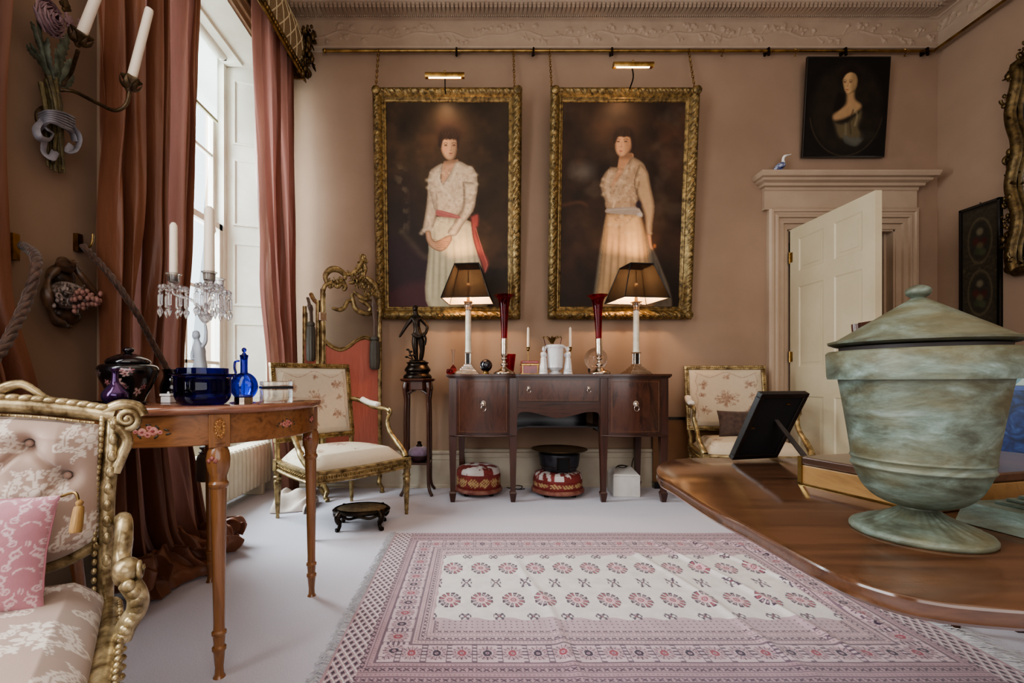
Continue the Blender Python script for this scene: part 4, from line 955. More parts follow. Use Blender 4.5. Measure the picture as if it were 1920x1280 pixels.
def lamp(label, X, Y, rz, bx=0):
    t = thing('table_lamp', label, 'lamp', (X,Y,SBZ), rz, 'column table lamps on the sideboard')
    q=MB()
    for h,z0,z1 in ((.088,0,.010),(.078,.010,.022),(.068,.022,.030),(.056,.030,.044),(.044,.044,.058),(.032,.058,.074)): q.taper((0,0,z0),(h,h),(0,0,z1),(h-.004,h-.004))
    q.build('stepped_base', M['silver'], t, smooth=0, bevel=.0015)
    q=MB().box(-.015,.015,-.015,.015,.074,.158)
    q.build('plinth_core', M['black'], t, smooth=0)
    q=MB()
    for sx in (-1,1):
        for sy in (-1,1): q.lathe([(.005,0),(.004,.08)],10,(sx*.017,sy*.017,.076))
    q.box(-.026,.026,-.026,.026,.156,.166).box(-.024,.024,-.024,.024,.072,.078); q.build('plinth_colonnettes', M['silver'], t, smooth=40)
    MB().lathe([(.027,.166),(.0235,.176),(.023,.20),(.0215,.482)],28).build('column', M['marble'], t)
    q=MB().lathe([(.024,.478),(.026,.486),(.021,.492),(.022,.52),(.030,.536),(.028,.54)],20)
    for k in range(8):
        a=2*PI*k/8; q.tube(spline([(.02*math.cos(a),.02*math.sin(a),.49),(.024*math.cos(a),.024*math.sin(a),.515),(.036*math.cos(a),.036*math.sin(a),.525),(.034*math.cos(a),.034*math.sin(a),.517)],4),[.004]*13,5)
    q.box(-.031,.031,-.031,.031,.538,.546).lathe([(.012,.546),(.012,.575),(.008,.58),(.008,.60)],14); q.build('capital', M['silver'], t, smooth=50)
    MB().lathe(pspline([(.008,.60),(.02,.63),(.022,.655),(.01,.68),(0,.684)],4),16).build('bulb', M['bulb'], t)
    b0,b1,z0,z1=.175,.090,.552,.812
    cs=[(-1,-1),(1,-1),(1,1),(-1,1)]
    ch=.06
    vs=[];
    for hh,z in ((b0,z0),(b1,z1)):
        for x,y in cs: vs.append((x*hh,y*hh,z))
    n=14; V_=[];F_=[]
    for k in range(4):
        a0,a1,c0,c1 = Vector(vs[k]),Vector(vs[(k+1)%4]),Vector(vs[4+k]),Vector(vs[4+(k+1)%4]); bidx=len(V_)
        for j in range(n+1):
            v=j/n
            # slightly concave flare
            w=v**.92
            for i in range(2): V_.append(tuple((a0.lerp(c0,w) if i==0 else a1.lerp(c1,w))))
        for j in range(n): a=bidx+j*2; F_.append((a,a+1,a+3,a+2))
    s_=MB().add(V_,F_).build('shade', M['shade'], t, smooth=0, fix=False)
    q=MB()
    for hh,z,r in ((b0,z0,.004),(b1,z1,.005)): q.tube([(x*hh,y*hh,z) for x,y in cs],r,4,closed=True)
    for k in range(4): q.tube([vs[k],vs[4+k]],.0035,4)
    q.build('shade_trim', M['trim_black'], s_, smooth=0)
    q=MB().tube([(-b1,0,z1),(b1,0,z1)],.002,5).tube([(0,-b1,z1),(0,b1,z1)],.002,5).lathe([(.004,.68),(.003,.81)],8); q.build('shade_carrier', M['brass'], t)
    LAMP_BULBS.append((X,Y,SBZ+.70))
lamp('table lamp with a black pleated shade beside the black ball on the sideboard', -.048, 3.49, R(-7))
lamp('table lamp with a black pleated shade beside the crystal ball on the sideboard', 1.215, 3.49, R(8))
M['ruby'] = glass('ruby_glass',(214,50,70),clear=.55,tcol=(226,104,112)); M['rubyd']=glass('dark_ruby_glass',(150,20,40),clear=.25,tcol=(150,40,52))
def ruby(label,X,Y,tilt):
    t = thing('trumpet_vase', label,'vase',(X,Y,SBZ),0,'ruby glass trumpet vases on silver stands'); t.rotation_euler=(0,tilt,0)
    MB().lathe(pspline([(.074,0),(.076,.006),(.07,.016),(.045,.03),(.022,.046),(.014,.056),(.024,.064),(.026,.074),(.013,.084),(.011,.10),(.02,.108),(.022,.116),(.013,.124),(.022,.135),(.0235,.17),(.0235,.25),(.025,.256)],3),28,fn=lambda a,r,z:(r*(1+.02*math.cos(16*a)*(z<.03)),z)).build('silver_stand', M['silver'], t)
    pr=pspline([(.0,.20),(.016,.21),(.0205,.25),(.023,.32),(.029,.42),(.036,.50),(.047,.545),(.068,.566),(.076,.570)],5)
    inn=[(max(r-.003,0),z+.001) for r,z in pr][::-1]
    MB().lathe(pr+inn,32,fn=lambda a,r,z:(r*(1+.03*math.cos(8*a)*max(0,(z-.5)/.07)),z)).build('trumpet', M['ruby'], t, smooth=60)
ruby('left ruby glass trumpet vase on a silver stand, beside the black ball',.214,3.36,0)
ruby('right ruby glass trumpet vase on a silver stand, before the crystal ball',.905,3.36,R(-1.5))
t = thing('ball','polished black ball beside the left table lamp','ball',(.083,3.40,SBZ))
MB().lathe(pspline([(.022,0),(.024,.004),(.018,.014),(.020,.022),(.016,.024)],3),20).build('ring_stand', M['brass'], t)
MB().sphere((0,0,.064),.046,32,20).build('sphere', mat('black_stone',(14,12,18),(30,20,36),rough=.06,scale=20,coat=.6), t, smooth=180)
t = thing('bud_vase','small pink and clear glass bud vase beside the left lamp base','vase',(-.163,3.53,SBZ))
M['pinkg']=glass('pink_glass',(236,92,104),clear=.4,tcol=(240,140,140)); M['clearg']=glass('clear_glass',(250,248,246),clear=.45)
MB().lathe(pspline([(.018,0),(.02,.004),(.008,.012),(.016,.02),(.026,.034),(.022,.05),(.009,.066),(.006,.075)],4),20).build('bulb', M['pinkg'], t)
MB().lathe([(.006,.075),(.0055,.12),(.010,.165),(.016,.19),(.014,.19),(.008,.165),(.004,.12),(.004,.076)],18).build('neck', M['clearg'], t)
t = thing('glass_flower','little pink glass flower lying before the bud vase','ornament',(-.185,3.42,SBZ))
q=MB()
for k in range(7): a=2*PI*k/7; q.sphere((.014*math.cos(a),.012*math.sin(a),.018+.006*(k%2)),(.012,.010,.016),8,6)
q.sphere((0,0,.014),(.01,.01,.014),8,6).build('petals', M['pinkg'], t, smooth=90)
t = thing('tumbler','flared cranberry glass tumbler behind the left ruby vase','glass',(.262,3.56,SBZ))
MB().lathe([(.0,0),(.034,0),(.037,.01),(.054,.155),(.051,.155),(.034,.014),(0,.012)],28).build('cup', glass('cranberry_glass',(220,40,44),clear=.35,tcol=(226,70,66)), t, smooth=40)
t = thing('casket','red tortoiseshell casket with a brass band on the sideboard','box',(.408,3.46,SBZ),R(2))
M['redbox']=mat('red_tortoiseshell',(168,34,26),(108,14,14),rough=.2,scale=16,coat=.5)
MB().box(-.064,.064,-.04,.04,.004,.066).build('body', M['redbox'], t, smooth=0, bevel=.003)
MB().box(-.065,.065,-.041,.041,.066,.078).box(-.060,-.052,-.042,-.04,.0,.066).box(.052,.060,-.042,-.04,.0,.066).box(-.07,.07,-.045,.045,0,.006).build('brass_band', M['brass'], t, smooth=0, bevel=.001)
l_=MB().box(-.064,.064,-.04,.04,.078,.100).build('lid', M['redbox'], t, smooth=0, bevel=.006)
MB().sphere((0,-.043,.068),(.006,.004,.008),8,6).build('clasp', M['brass'], t)
def stick(label,X,Y,h=.16):
    t = thing('candlestick',label,'candlestick',(X,Y,SBZ),0,'slender brass candlesticks on the sideboard')
    MB().lathe(pspline([(.036,0),(.037,.004),(.02,.012),(.006,.02),(.0035,.04),(.0032,h-.03),(.006,h-.02),(.012,h-.008),(.011,h),(.016,h+.008),(.010,h+.012)],3),18).build('stem', M['brass'], t)
    MB().lathe([(.0085,h+.004),(.0105,h+.012),(.0095,h+.155),(.004,h+.165),(0,h+.166)],14).build('candle', M['candle'], t, smooth=50)
stick('thin brass candlestick with a white candle behind the red casket',.413,3.58,.20)
stick('thin brass candlestick with a white candle behind the porcelain vase',.738,3.58,.20)
# porcelain vase carried by three draped figures
t = thing('porcelain_vase','white porcelain cylinder vase carried by draped classical figures','vase',(.598,3.45,SBZ))
M['parian']=mat('white_porcelain',(228,224,220),(206,204,206),rough=.25,scale=8,coat=.3,bmp=.1,bscale=60)
pr=[(.0,.022),(.03,.024),(.045,.034),(.058,.05),(.056,.06),(.058,.075),(.062,.19),(.066,.20),(.068,.215),(.064,.218),(.060,.20),(.056,.07),(0,.05)]
MB().lathe(pr,36).lathe([(.05,.0),(.052,.008),(.03,.016),(.026,.026)],28).build('drum', M['parian'], t, smooth=40)
q=MB()
for k in range(32): a=2*PI*k/32; q.box(.066,.071,-.0035,.0035,.196,.212,Matrix.Rotation(a,4,'Z'))
q.build('dentil_rim', M['parian'], t, smooth=0)
for k,a in enumerate((R(180+10),R(-8),R(85))):
    bx,by=.092*math.cos(a),.092*math.sin(a)-.01
    MB().lathe([(.034,0),(.035,.006),(.031,.010),(.031,.022),(.034,.026),(.03,.03)],20,(bx,by,0),fn=lambda a_,r,z:(r*(1+.03*math.cos(20*a_)*(z>.008 and z<.024)),z)).build('figure_plinth', M['parian'], t, smooth=40)
    q=MB().lathe(pspline([(.026,.03),(.028,.045),(.022,.09),(.02,.115),(.017,.125),(.021,.145),(.019,.158),(.008,.166)],4),24,(bx,by,0),fn=lambda a_,r,z:(r*(1+.09*math.cos(9*a_+z*20)*(1 if z<.12 else .3)),z))
    q.sphere((bx,by,.183),(.0115,.0125,.015),12,8).sphere((bx,by,.198),(.009,.009,.006),10,6)
    inx,iny=bx*.55,by*.55
    q.tube(spline([(bx+.0,by,.158),(bx*.86-.012*math.sin(a),by*.86,.185),(bx*.8,by*.8,.206)],5),.006,6).tube(spline([(bx,by,.155),(bx*.82,by*.82+.012,.13),(bx*.74,by*.74,.15)],5),.006,6)
    q.build('draped_figure', M['parian'], t, smooth=60)
t = thing('gilt_flower','gilt flower spray standing in the porcelain vase','ornament',(.575,3.455,SBZ+.075))
q=MB().tube([(0,0,-.02),(.0,0,.12),(.004,0,.16)],[.005,.006,.012],8)
for k in range(11):
    a=2*PI*k/11; q.tube(spline([(.004,0,.14),(.02*math.cos(a),.02*math.sin(a),.175),(.045*math.cos(a),.045*math.sin(a),.198),(.066*math.cos(a),.066*math.sin(a),.200)],4),[.004,.004,.006,.008,.009,.008,.007,.006,.005,.004,.004,.005,.006],5,flat=(1,.4))
    q.sphere((.066*math.cos(a),.066*math.sin(a),.202),.0055,6,5)
q.sphere((.004,0,.195),(.012,.012,.01),8,6); q.build('petals', M['gold'], t, smooth=60)
for sx,lb in ((-.045,'dark red incense stick leaning left in the porcelain vase'),(.036,'dark red incense stick leaning right in the porcelain vase')):
    t = thing('incense_stick',lb,'stick',(.585+sx*.5,3.44,SBZ+.055)); MB().tube([(0,0,0),(sx*1.15,0,.215)],.0032,6).build('stick', mat('stick_red',(84,20,18),rough=.5), t)
t = thing('crystal_ball','clear crystal ball on a small dark stand behind the right ruby vase','ball',(.935,3.58,SBZ))
q=MB().lathe([(.045,0),(.05,.006),(.04,.014)],20)
for k in range(3): a=2*PI*k/3+.4; q.tube(spline([(.044*math.cos(a),.044*math.sin(a),.006),(.055*math.cos(a),.055*math.sin(a),.03),(.05*math.cos(a),.05*math.sin(a),.052)],4),.009,6)
q.build('stand', M['black'], t, smooth=60)
MB().sphere((0,0,.118),.088,40,24).build('ball', M['clearg'], t, smooth=180)
# ================================================================ UNDER THE SIDEBOARD
def beadstool(label,X,Y,Rr,h,worn):
    t = thing('round_footstool',label,'footstool',(X,Y,0),0,'red round beadwork footstools under the sideboard')
    for k in range(4): a=PI/4+k*PI/2; MB().lathe(pspline([(.012,0),(.02,.006),(.016,.016),(.012,.024)],3),12,(Rr*.72*math.cos(a),Rr*.72*math.sin(a),0)).build('bun_foot', M['bronze'], t)
    MB().lathe([(Rr*.9,.022),(Rr,.03),(Rr*1.01,.042),(Rr*.97,.054),(Rr*.93,.058)],48).build('base_rim', mat('worn_red_wood',(122,56,46),(150,100,80),rough=.5,scale=20), t)
    pr=[(Rr*.92,.056),(Rr*.93,.06),(Rr*.925,h-.06),(Rr*.91,h-.035),(Rr*.86,h-.015),(Rr*.75,h-.004),(Rr*.5,h+.006),(0,h+.010)]
    P2=[]
    for (r0,z0),(r1,z1) in zip(pr,pr[1:]):
        for k in range(9): P2.append((r0+(r1-r0)*k/9,z0+(z1-z0)*k/9))
    P2.append(pr[-1]); seg=180
    o = MB().lathe(P2,seg).build('drum', M['beadwork'], t, smooth=60)
    co_=np.empty(len(o.data.vertices)*3); o.data.vertices.foreach_get('co',co_); co_=co_.reshape(-1,3); a=np.arctan2(co_[:,1],co_[:,0]); z=co_[:,2]; r=np.hypot(co_[:,0],co_[:,1])
    base=np.array((128,50,44))*(.85+.3*vnoise(a*4,z*60,1,3))[:,None]
    fl_=np.abs(np.sin(a*6))*.5+.5*vnoise(a*16+5,z*90,1,7); zb=(z-.068)/(h-.135)
    m=((zb>.05)&(zb<.95)&(fl_*np.sin(np.clip(zb,0,1)*PI)>.34)&(np.sin(a*44+z*260)>-.35)); base[m]=(186,158,104)
    m=((np.abs(zb-0.0)<.06)|(np.abs(zb-1.02)<.05)); base[m]=(120,32,30)
    top=z>h-.05
    m=top&(vnoise(co_[:,0]*30,co_[:,1]*30,1,worn)>.50); base[m]=(196,184,178)
    setcol(o,base); return t
M['beadwork']=vcol('beadwork',rough=.7,bmp=.35,bscale=420,nz=.15,nscale=300)
beadstool('left red beadwork footstool with white beaded top',.03,3.575,.182,.215,5)
beadstool('right red beadwork footstool carrying the black brazier',.635,3.555,.200,.180,9)
t = thing('brazier','black metal brazier with square opening and brass dish on the right footstool','brazier',(.645,3.545,.190))
MB().lathe(pspline([(.125,0),(.13,.006),(.142,.03),(.15,.07),(.155,.115),(.15,.128),(.13,.134),(0,.134)],3),48).build('pot', mat('black_iron',(38,38,44),(58,58,64),rough=.4,metal=.3,scale=20), t)
q=MB()
q.box(-.034,.042,-.160,-.120,.022,.104).build('opening', mat('opening_dark',(4,4,4),rough=.9), t, smooth=0)  # solid black block painted for the dark inside the opening
MB().box(-.042,-.034,-.162,-.14,.018,.108).box(.042,.05,-.162,-.14,.018,.108).box(-.042,.05,-.162,-.14,.104,.110).build('opening_frame', M['bronze'], t, smooth=0, bevel=.001)
MB().tube([(.146*math.cos(a),.146*math.sin(a),.034) for a in [2*PI*k/48 for k in range(48)]],.002,4,closed=True).build('band', M['silver'], t)
MB().lathe(pspline([(0,.134),(.13,.134),(.175,.142),(.208,.154),(.212,.158),(.205,.158),(.17,.148),(.1,.143),(0,.142)],3),56).build('dish', mat('aged_brass_dish',(120,100,60),(60,50,32),rough=.25,metal=.8,scale=12), t)
t = thing('cream_box','cream painted box with sloping lid on the carpet under the sideboard','box',(1.14,3.545,0),R(-4))
M['creambox']=mat('cream_box_paint',(214,208,200),(200,194,186),rough=.4,scale=8)
MB().box(-.098,.098,-.09,.11,0,.155).build('body', M['creambox'], t, smooth=0, bevel=.004)
MB().add([(-.100,-.094,.155),(.100,-.094,.155),(.100,.112,.155),(-.100,.112,.155),(-.088,-.085,.168),(.088,-.085,.168),(.07,.06,.200),(-.07,.06,.200),(.09,.108,.17),(-.09,.108,.17)],
   [(0,1,5,4),(4,5,6,7),(1,2,8,6,5),(0,4,7,9,3),(7,6,8,9),(9,8,2,3)]).build('lid', M['creambox'], t, smooth=0, bevel=.002)
def cable(label,pts,r=.0035,n=10):
    p0=Vector(pts[0]); t=thing('cable',label,'cable',p0); MB().tube(spline([Vector(p)-p0 for p in pts],n),r,6).build('lead', M['dark_wire'], t)
cable('dark lamp cable hanging behind the left end of the sideboard',[(-.08,3.765,.60),(-.085,3.765,.45),(-.10,3.765,.32),(-.085,3.765,.24),(-.07,3.755,.12)])
cable('dark lamp cable hanging behind the cream box',[(1.265,3.765,.60),(1.28,3.765,.48),(1.31,3.765,.36),(1.31,3.765,.28),(1.28,3.77,.2),(1.27,3.765,.1)])
cable('dark cable loop lying on the carpet between the round footstools',[(.26,3.74,.004),(.30,3.70,.006),(.36,3.69,.006),(.38,3.715,.02),(.34,3.74,.022),(.30,3.735,.012),(.29,3.71,.006),(.35,3.675,.006),(.40,3.70,.004)])
cable('thin cable coiled on the lid of the cream box',[(1.08,3.55,.20),(1.11,3.60,.204),(1.15,3.605,.206),(1.17,3.57,.204),(1.13,3.55,.201),(1.10,3.575,.208),(1.14,3.60,.212),(1.19,3.60,.204)],.003)
t = thing('fire_screen','low brown board with a dark top rail against the wall beside the sideboard','screen',(1.90,3.748,0))
MB().box(-.46,.30,0,.012,.05,.55).build('board', mat('brown_board',(126,84,46),(112,72,38),rough=.6,scale=4), t, smooth=0)
MB().box(-.47,.31,-.006,.016,.55,.572).build('rail', M['black'], t, smooth=0)
MB().box(-.46,.30,-.03,.016,0,.05).build('base', M['black'], t, smooth=0)
# ================================================================ ROUND PAINTED SATINWOOD TABLE
TX,TY,TZ,TR_ = -1.0,1.69,.80,.42
tb = thing('round_table','round painted satinwood table on turned legs beside the window','table',(TX,TY,0))
M['satintop']=wood('mahogany_banded_top',(112,66,44),(150,96,70),(126,76,52),axis=0,rough=.14,coat=.7,streak=8)
MB().lathe([(0,TZ-.024),(TR_-.012,TZ-.024),(TR_-.004,TZ-.020),(TR_,TZ-.010),(TR_-.002,TZ-.002),(TR_-.006,TZ),(0,TZ)],120).build('tabletop', M['satintop'], tb, smooth=50)
MB().lathe([(TR_-.045,TZ-.115),(TR_-.028,TZ-.115),(TR_-.026,TZ-.112),(TR_-.026,TZ-.024),(TR_-.045,TZ-.024)],120).build('apron', M['satinx'], tb, smooth=30)
legs=[(-.755,1.372),(-.662,1.885),(-1.148,2.015),(-1.245,1.50)]
for i,(x,y) in enumerate(legs):
    fx,fy=x-TX,y-TY; a=math.atan2(fy,fx); rt=TR_-.035; tx,ty_=rt*math.cos(a),rt*math.sin(a)
    q=MB(); prof=[(.021,0),(.015,.01),(.014,.03),(.0195,.075),(.0235,.080),(.0235,.088),(.018,.094),(.0205,.122),(.0245,.126),(.0245,.133),(.019,.138),(.0185,.16),(.0245,.45),(.027,.555),(.033,.562),(.034,.570),(.028,.577),(.027,.59),(.037,.615),(.0405,.64),(.036,.665),(.026,.682),(.024,.686),(.033,.690),(.033,.694)]
    prof2=[(r*.82,z) for r,z in prof]
    q.lathe(prof2,28,fn=lambda aa,r,z:(r,z))
    # splay towards the foot
    q.v=[(vx+tx+(fx-tx)*(1-vz/.694),vy+ty_+(fy-ty_)*(1-vz/.694),vz) for vx,vy,vz in q.v]
    lg=q.build('leg', M['satin'], tb, smooth=30)
    b_=MB().box(-.012,.012,-.028,.028,.678,TZ-.024,TR(math.cos(a)*(TR_-.024),math.sin(a)*(TR_-.024),0,rz=a)).build('leg_block', M['satin'], tb, smooth=0, bevel=.002)
    q=MB().lathe([(0,0),(.016,.0)],24,M=TR(math.cos(a)*(TR_-.0105),math.sin(a)*(TR_-.0105),.734,rz=a) @ TR(ry=PI/2) @ Matrix.Diagonal((2.0,1,1,1)))
    for k in range(14):
        aa=2*PI*k/14; q.sphere((.022*math.cos(aa),.011*math.sin(aa),.0006),(.003,.0025,.001),6,4,M=TR(math.cos(a)*(TR_-.0105),math.sin(a)*(TR_-.0105),.734,rz=a) @ TR(ry=PI/2))
    q.build('inlaid_patera', mat('patera',(138,66,20),(206,148,76),rough=.3,scale=200) if i==0 else bpy.data.materials['patera'], b_, smooth=0)
    # painted roses on the leg bulb
    mb=MB(); 
    for k in range(3): 
        aa=-PI/2-.35+.3*k; mb.sphere((tx+(fx-tx)*.08+.031*math.cos(aa),ty_+(fy-ty_)*.08+.031*math.sin(aa),.640+.008*(k%2)),(.007,.007,.007),8,6)
    mb.build('painted_roses', mat('rose_paint',(184,110,96),(120,60,50),rough=.5,scale=300), lg, smooth=90)
def painted(az,z,w,parent):
    "flower spray painted on the curved apron at azimuth az"
    cols={'petal':[],'leafs':[]}; rr=TR_-.0255
    q=MB(); l_=MB(); s_=MB()
    for k,(du,dv,r) in enumerate(((-.012,0,.009),(.010,.002,.010),(-.001,-.006,.007),(.002,.009,.006),(.024,-.001,.005),(-.026,.001,.005))):
        a=az+du*w/rr; q.sphere((0,0,0),(.0012,r*w,r*w),8,8,M=TR(rr*math.cos(a),rr*math.sin(a),z+dv*w,rz=a))
        s_.sphere((0,0,0),(.002,r*.45*w,r*.45*w),6,6,M=TR(rr*math.cos(a),rr*math.sin(a),z+dv*w,rz=a))
    for du,dv,rot in ((-.036,.003,.3),(-.042,-.005,-.3),(.036,.004,-.3),(.040,-.005,.3),(-.020,.010,.8),(.018,.011,-.8),(-.018,-.010,-.8),(.016,-.011,.8),(0,.016,0)):
        a=az+du*w/rr; l_.sphere((0,0,0),(.001,.007*w,.0025*w),6,5,M=TR(rr*math.cos(a),rr*math.sin(a),z+dv*w,rz=a) @ TR(rx=rot))
    f=q.build('painted_flowers', M['rose1'], parent, smooth=90); l_.build('painted_leaves', M['leaf1'], parent, smooth=90); s_.build('painted_centres', M['rose2'], f, smooth=90)
M['rose1']=mat('pink_rose_paint',(206,142,124),(176,84,76),rough=.5,scale=150); M['rose2']=mat('deep_rose_paint',(150,60,56),rough=.5); M['leaf1']=mat('leaf_paint',(66,54,34),rough=.5)
aprn=[c for c in tb.children if c.name.startswith('apron')][0]
for azd in (-78,-20,6,-135,30): painted(R(azd),TZ-.07,1.25 if azd in(-78,) else .95,aprn)
# ---- things on the round table
T=TZ+.0005
M['blackglaze']=mat('black_glaze',(14,10,14),(30,18,24),rough=.05,scale=14,coat=.7); 
def put(x,y,px=None): return (x,y,T)
t=thing('lidded_vase','black glazed lidded jar with pink damask reflections painted in on the round table','vase',(-1.135,1.52,T))
pr=pspline([(.044,0),(.046,.008),(.05,.02),(.066,.055),(.080,.09),(.084,.108),(.078,.122),(.058,.130),(.054,.132)],4)
o=MB().lathe(pr,64).build('body', None, t, smooth=60)
def jar_reflections(o,seed,dens):  # pink flower patches painted in for reflections of the chair damask
    m=vcol('jar_reflections',rough=.07,coat=.6,spec=.6); o.data.materials.append(m)
    co_=np.array([v.co[:] for v in o.data.vertices]); a=np.arctan2(co_[:,1],co_[:,0]); z=co_[:,2]; base=np.zeros((len(co_),3))+(15,11,15)
    rng=np.random.default_rng(seed)
    for _ in range(dens):
        a0=rng.uniform(-2.8,-.2); z0=rng.uniform(.03,.11); r=rng.uniform(.008,.016); d=np.hypot((a-a0)*.07,z-z0); k=.7+.3*np.cos(5*np.arctan2(z-z0,(a-a0)*.07)+a0*9)
        m_=d<r*k; base[m_]=rng.choice([(176,116,116),(150,96,98),(96,90,84),(196,160,150)]); base[d<r*.25]=(120,40,50)
    setcol(o,base)
# finer mesh for painting
bpy.data.objects.remove(o)
P2=[]
for (a,b) in zip(pr,pr[1:]):
    for k in range(3): P2.append((a[0]+(b[0]-a[0])*k/3,a[1]+(b[1]-a[1])*k/3))
P2.append(pr[-1]); o=MB().lathe(P2,150).build('body', None, t, smooth=60); jar_reflections(o,3,16)
MB().lathe(pspline([(.060,.130),(.063,.134),(.056,.144),(.03,.158),(.012,.163),(.008,.166)],4),48).build('lid', M['blackglaze'], t)
MB().lathe(pspline([(.008,.164),(.016,.170),(.017,.176),(.010,.182),(0,.183)],4),24).build('lid_knob', M['blackglaze'], t)
t=thing('vase','black glazed waisted vase behind the cobalt bowl','vase',(-1.075,1.66,T))
pr=pspline([(.03,0),(.034,.006),(.044,.03),(.046,.05),(.040,.07),(.034,.085),(.034,.10),(.038,.112),(.036,.112),(.031,.10),(.031,.086),(.036,.07),(.03,.02),(0,.01)],4)
MB().lathe(pr,40).build('body', M['blackglaze'], t)
t=thing('tray','dark oval metal tray at the near edge of the round table','tray',(-1.10,1.405,T))
MB().lathe([(0,0),(.06,0),(.075,.003),(.082,.008),(.080,.010),(.072,.006),(0,.003)],48,M=Matrix.Diagonal((1.25,.82,1,1))).build('dish', mat('dark_pewter',(62,48,44),(40,32,32),rough=.22,metal=.8,scale=10), t)
t=thing('bottle_vase','small iridescent purple bottle vase standing on the dark tray','vase',(-1.085,1.40,T+.0035))
m_, nt, b, out = nodes('iridescent_glass'); lw=N(nt,'LayerWeight',Blend=.45); cc=ramp(nt,lw.outputs['Facing'],[(.0,C(60,30,84)),(.35,C(108,66,120)),(.7,C(40,60,120)),(1,C(60,110,110))]); L(nt,cc,b.inputs['Base Color']); b.inputs['Metallic'].default_value=.75; b.inputs['Roughness'].default_value=.16; b.inputs['Coat Weight'].default_value=.5
MB().lathe(pspline([(.020,0),(.027,.006),(.034,.02),(.033,.034),(.022,.05),(.012,.062),(.009,.075),(.008,.095),(.012,.106),(.010,.107),(.006,.095),(.006,.07),(0,.05)],4),32).build('body', m_, t)
t=thing('trinket_box','tiny white china box beside the cobalt bowl','box',(-1.01,1.53,T))
MB().box(-.016,.016,-.016,.016,0,.022).build('body', M['china'], t, smooth=0, bevel=.003)
MB().box(-.018,.018,-.018,.018,.023,.031).sphere((0,0,.034),(.004,.004,.004),8,6).build('lid', M['china'], t, smooth=30, bevel=.002)
M['cobalt']=glass('cobalt_glass',(36,28,190),ior=1.45,clear=.22,tcol=(40,30,180)); M['cobalt2']=glass('light_cobalt_glass',(46,70,226),ior=1.45,clear=.35,tcol=(60,90,235))
t=thing('glass_bowl','deep cobalt blue glass bowl with pouring lips on the round table','bowl',(-.840,1.435,T))
pr=[(0,.0),(.05,.0),(.064,.005),(.074,.018),(.078,.036),(.078,.078),(.082,.088),(.090,.092),(.089,.095),(.078,.093),(.073,.085),(.071,.04),(.062,.016),(0,.010)]
MB().lathe(pspline(pr,3),56,fn=lambda a,r,z:(r*(1+.14*max(0,math.cos(2*a))**10*(z>.084)*(r>.072)),z)).build('bowl', M['cobalt'], t, smooth=60)
MB().lathe([(.068,.030),(.070,.030),(.0705,.112),(.068,.113),(.0665,.112),(.0665,.032)],56,cap=False).build('inner_collar', M['cobalt2'], t, smooth=60)
t=thing('glass_flask','bright blue glass moon flask with stopper beside the window','flask',(-.845,1.70,T))
MB().sphere((0,0,.052),(.050,.030,.052),36,24).lathe(pspline([(.013,.095),(.0125,.11),(.0125,.15),(.015,.165),(.011,.166),(.009,.15),(.009,.10)],3),24).lathe([(.022,0),(.026,.003),(.02,.008)],24).build('body', M['cobalt2'], t, smooth=60)
MB().sphere((0,0,.185),(.0085,.0085,.009),14,10).lathe([(.0085,.150),(.009,.168),(.005,.176)],14).build('stopper', M['cobalt'], t, smooth=60)
MB().tube(spline([(-.012,-.01,.145),(-.026,-.012,.142),(-.028,-.014,.12),(-.020,-.02,.10),(-.026,-.024,.088),(-.018,-.027,.080)],6),.004,8).build('handle', M['cobalt'], t)
t=thing('pill_box','little silver box with a blue enamel lid before the blue flask','box',(-.742,1.49,T))
MB().lathe([(.027,0),(.027,.020),(.025,.022)],12).build('body', M['silver'], t, smooth=20)
MB().lathe([(.0275,.022),(.0285,.024),(.027,.029),(0,.030)],36).build('lid', mat('blue_enamel',(40,50,150),rough=.15,coat=.5), t)
t=thing('crystal_box','cut crystal box with a black metal band on the table edge','box',(-.668,1.56,T),R(32))
MB().box(-.046,.046,-.040,.040,0,.046).build('body', M['clearg'], t, smooth=0, bevel=.004)
MB().box(-.0475,.0475,-.0415,.0415,.0465,.055).build('metal_band', mat('blackened_silver',(34,30,30),rough=.3,metal=.7), t, smooth=0, bevel=.001)
MB().box(-.046,.046,-.040,.040,.0555,.072).build('lid', M['clearg'], t, smooth=0, bevel=.004)
# ---- glass figure candelabrum
t=thing('candelabrum','frosted glass lady candelabrum hung with crystal prisms, behind the cobalt bowl','candelabrum',(-.948,1.60,T))
m_, nt, b, out = nodes('frosted_glass'); b.inputs['Base Color'].default_value=C(206,214,224); b.inputs['Roughness'].default_value=.45; b.inputs['Transmission Weight'].default_value=.35; b.inputs['IOR'].default_value=1.3; M['frost']=m_
k_=1.6/870
def q_(px,py,d=0): return ((px-376)*k_, d, (753-py)*k_)
pts=[q_(376,690),q_(377,676),q_(376,660),q_(374,645),q_(371,636),q_(370,629,-.004),
     q_(381,650),q_(387,640),q_(388,622),q_(386,606),
     q_(366,652),q_(362,664),q_(366,674,-.012),q_(375,672,-.018),
     q_(371,694),q_(370,715),q_(371,738),q_(370,748,-.006),
     q_(382,694),q_(384,715),q_(382,738),q_(384,748,-.006)]
ed=[(0,1),(1,2),(2,3),(3,4),(4,5),(3,6),(6,7),(7,8),(8,9),(3,10),(10,11),(11,12),(12,13),(0,14),(14,15),(15,16),(16,17),(0,18),(18,19),(19,20),(20,21)]
rd=[(14,10),(12,9),(13,9),(11,8),(4,4),(7,7),(5,5),(4.5,4.5),(3.5,3.5),(3,3),(5,5),(4.2,4.2),(3.4,3.4),(2.6,2.6),(8.5,8),(6.4,6),(4,4),(3,3),(8.5,8),(6.4,6),(4,4),(3,3)]
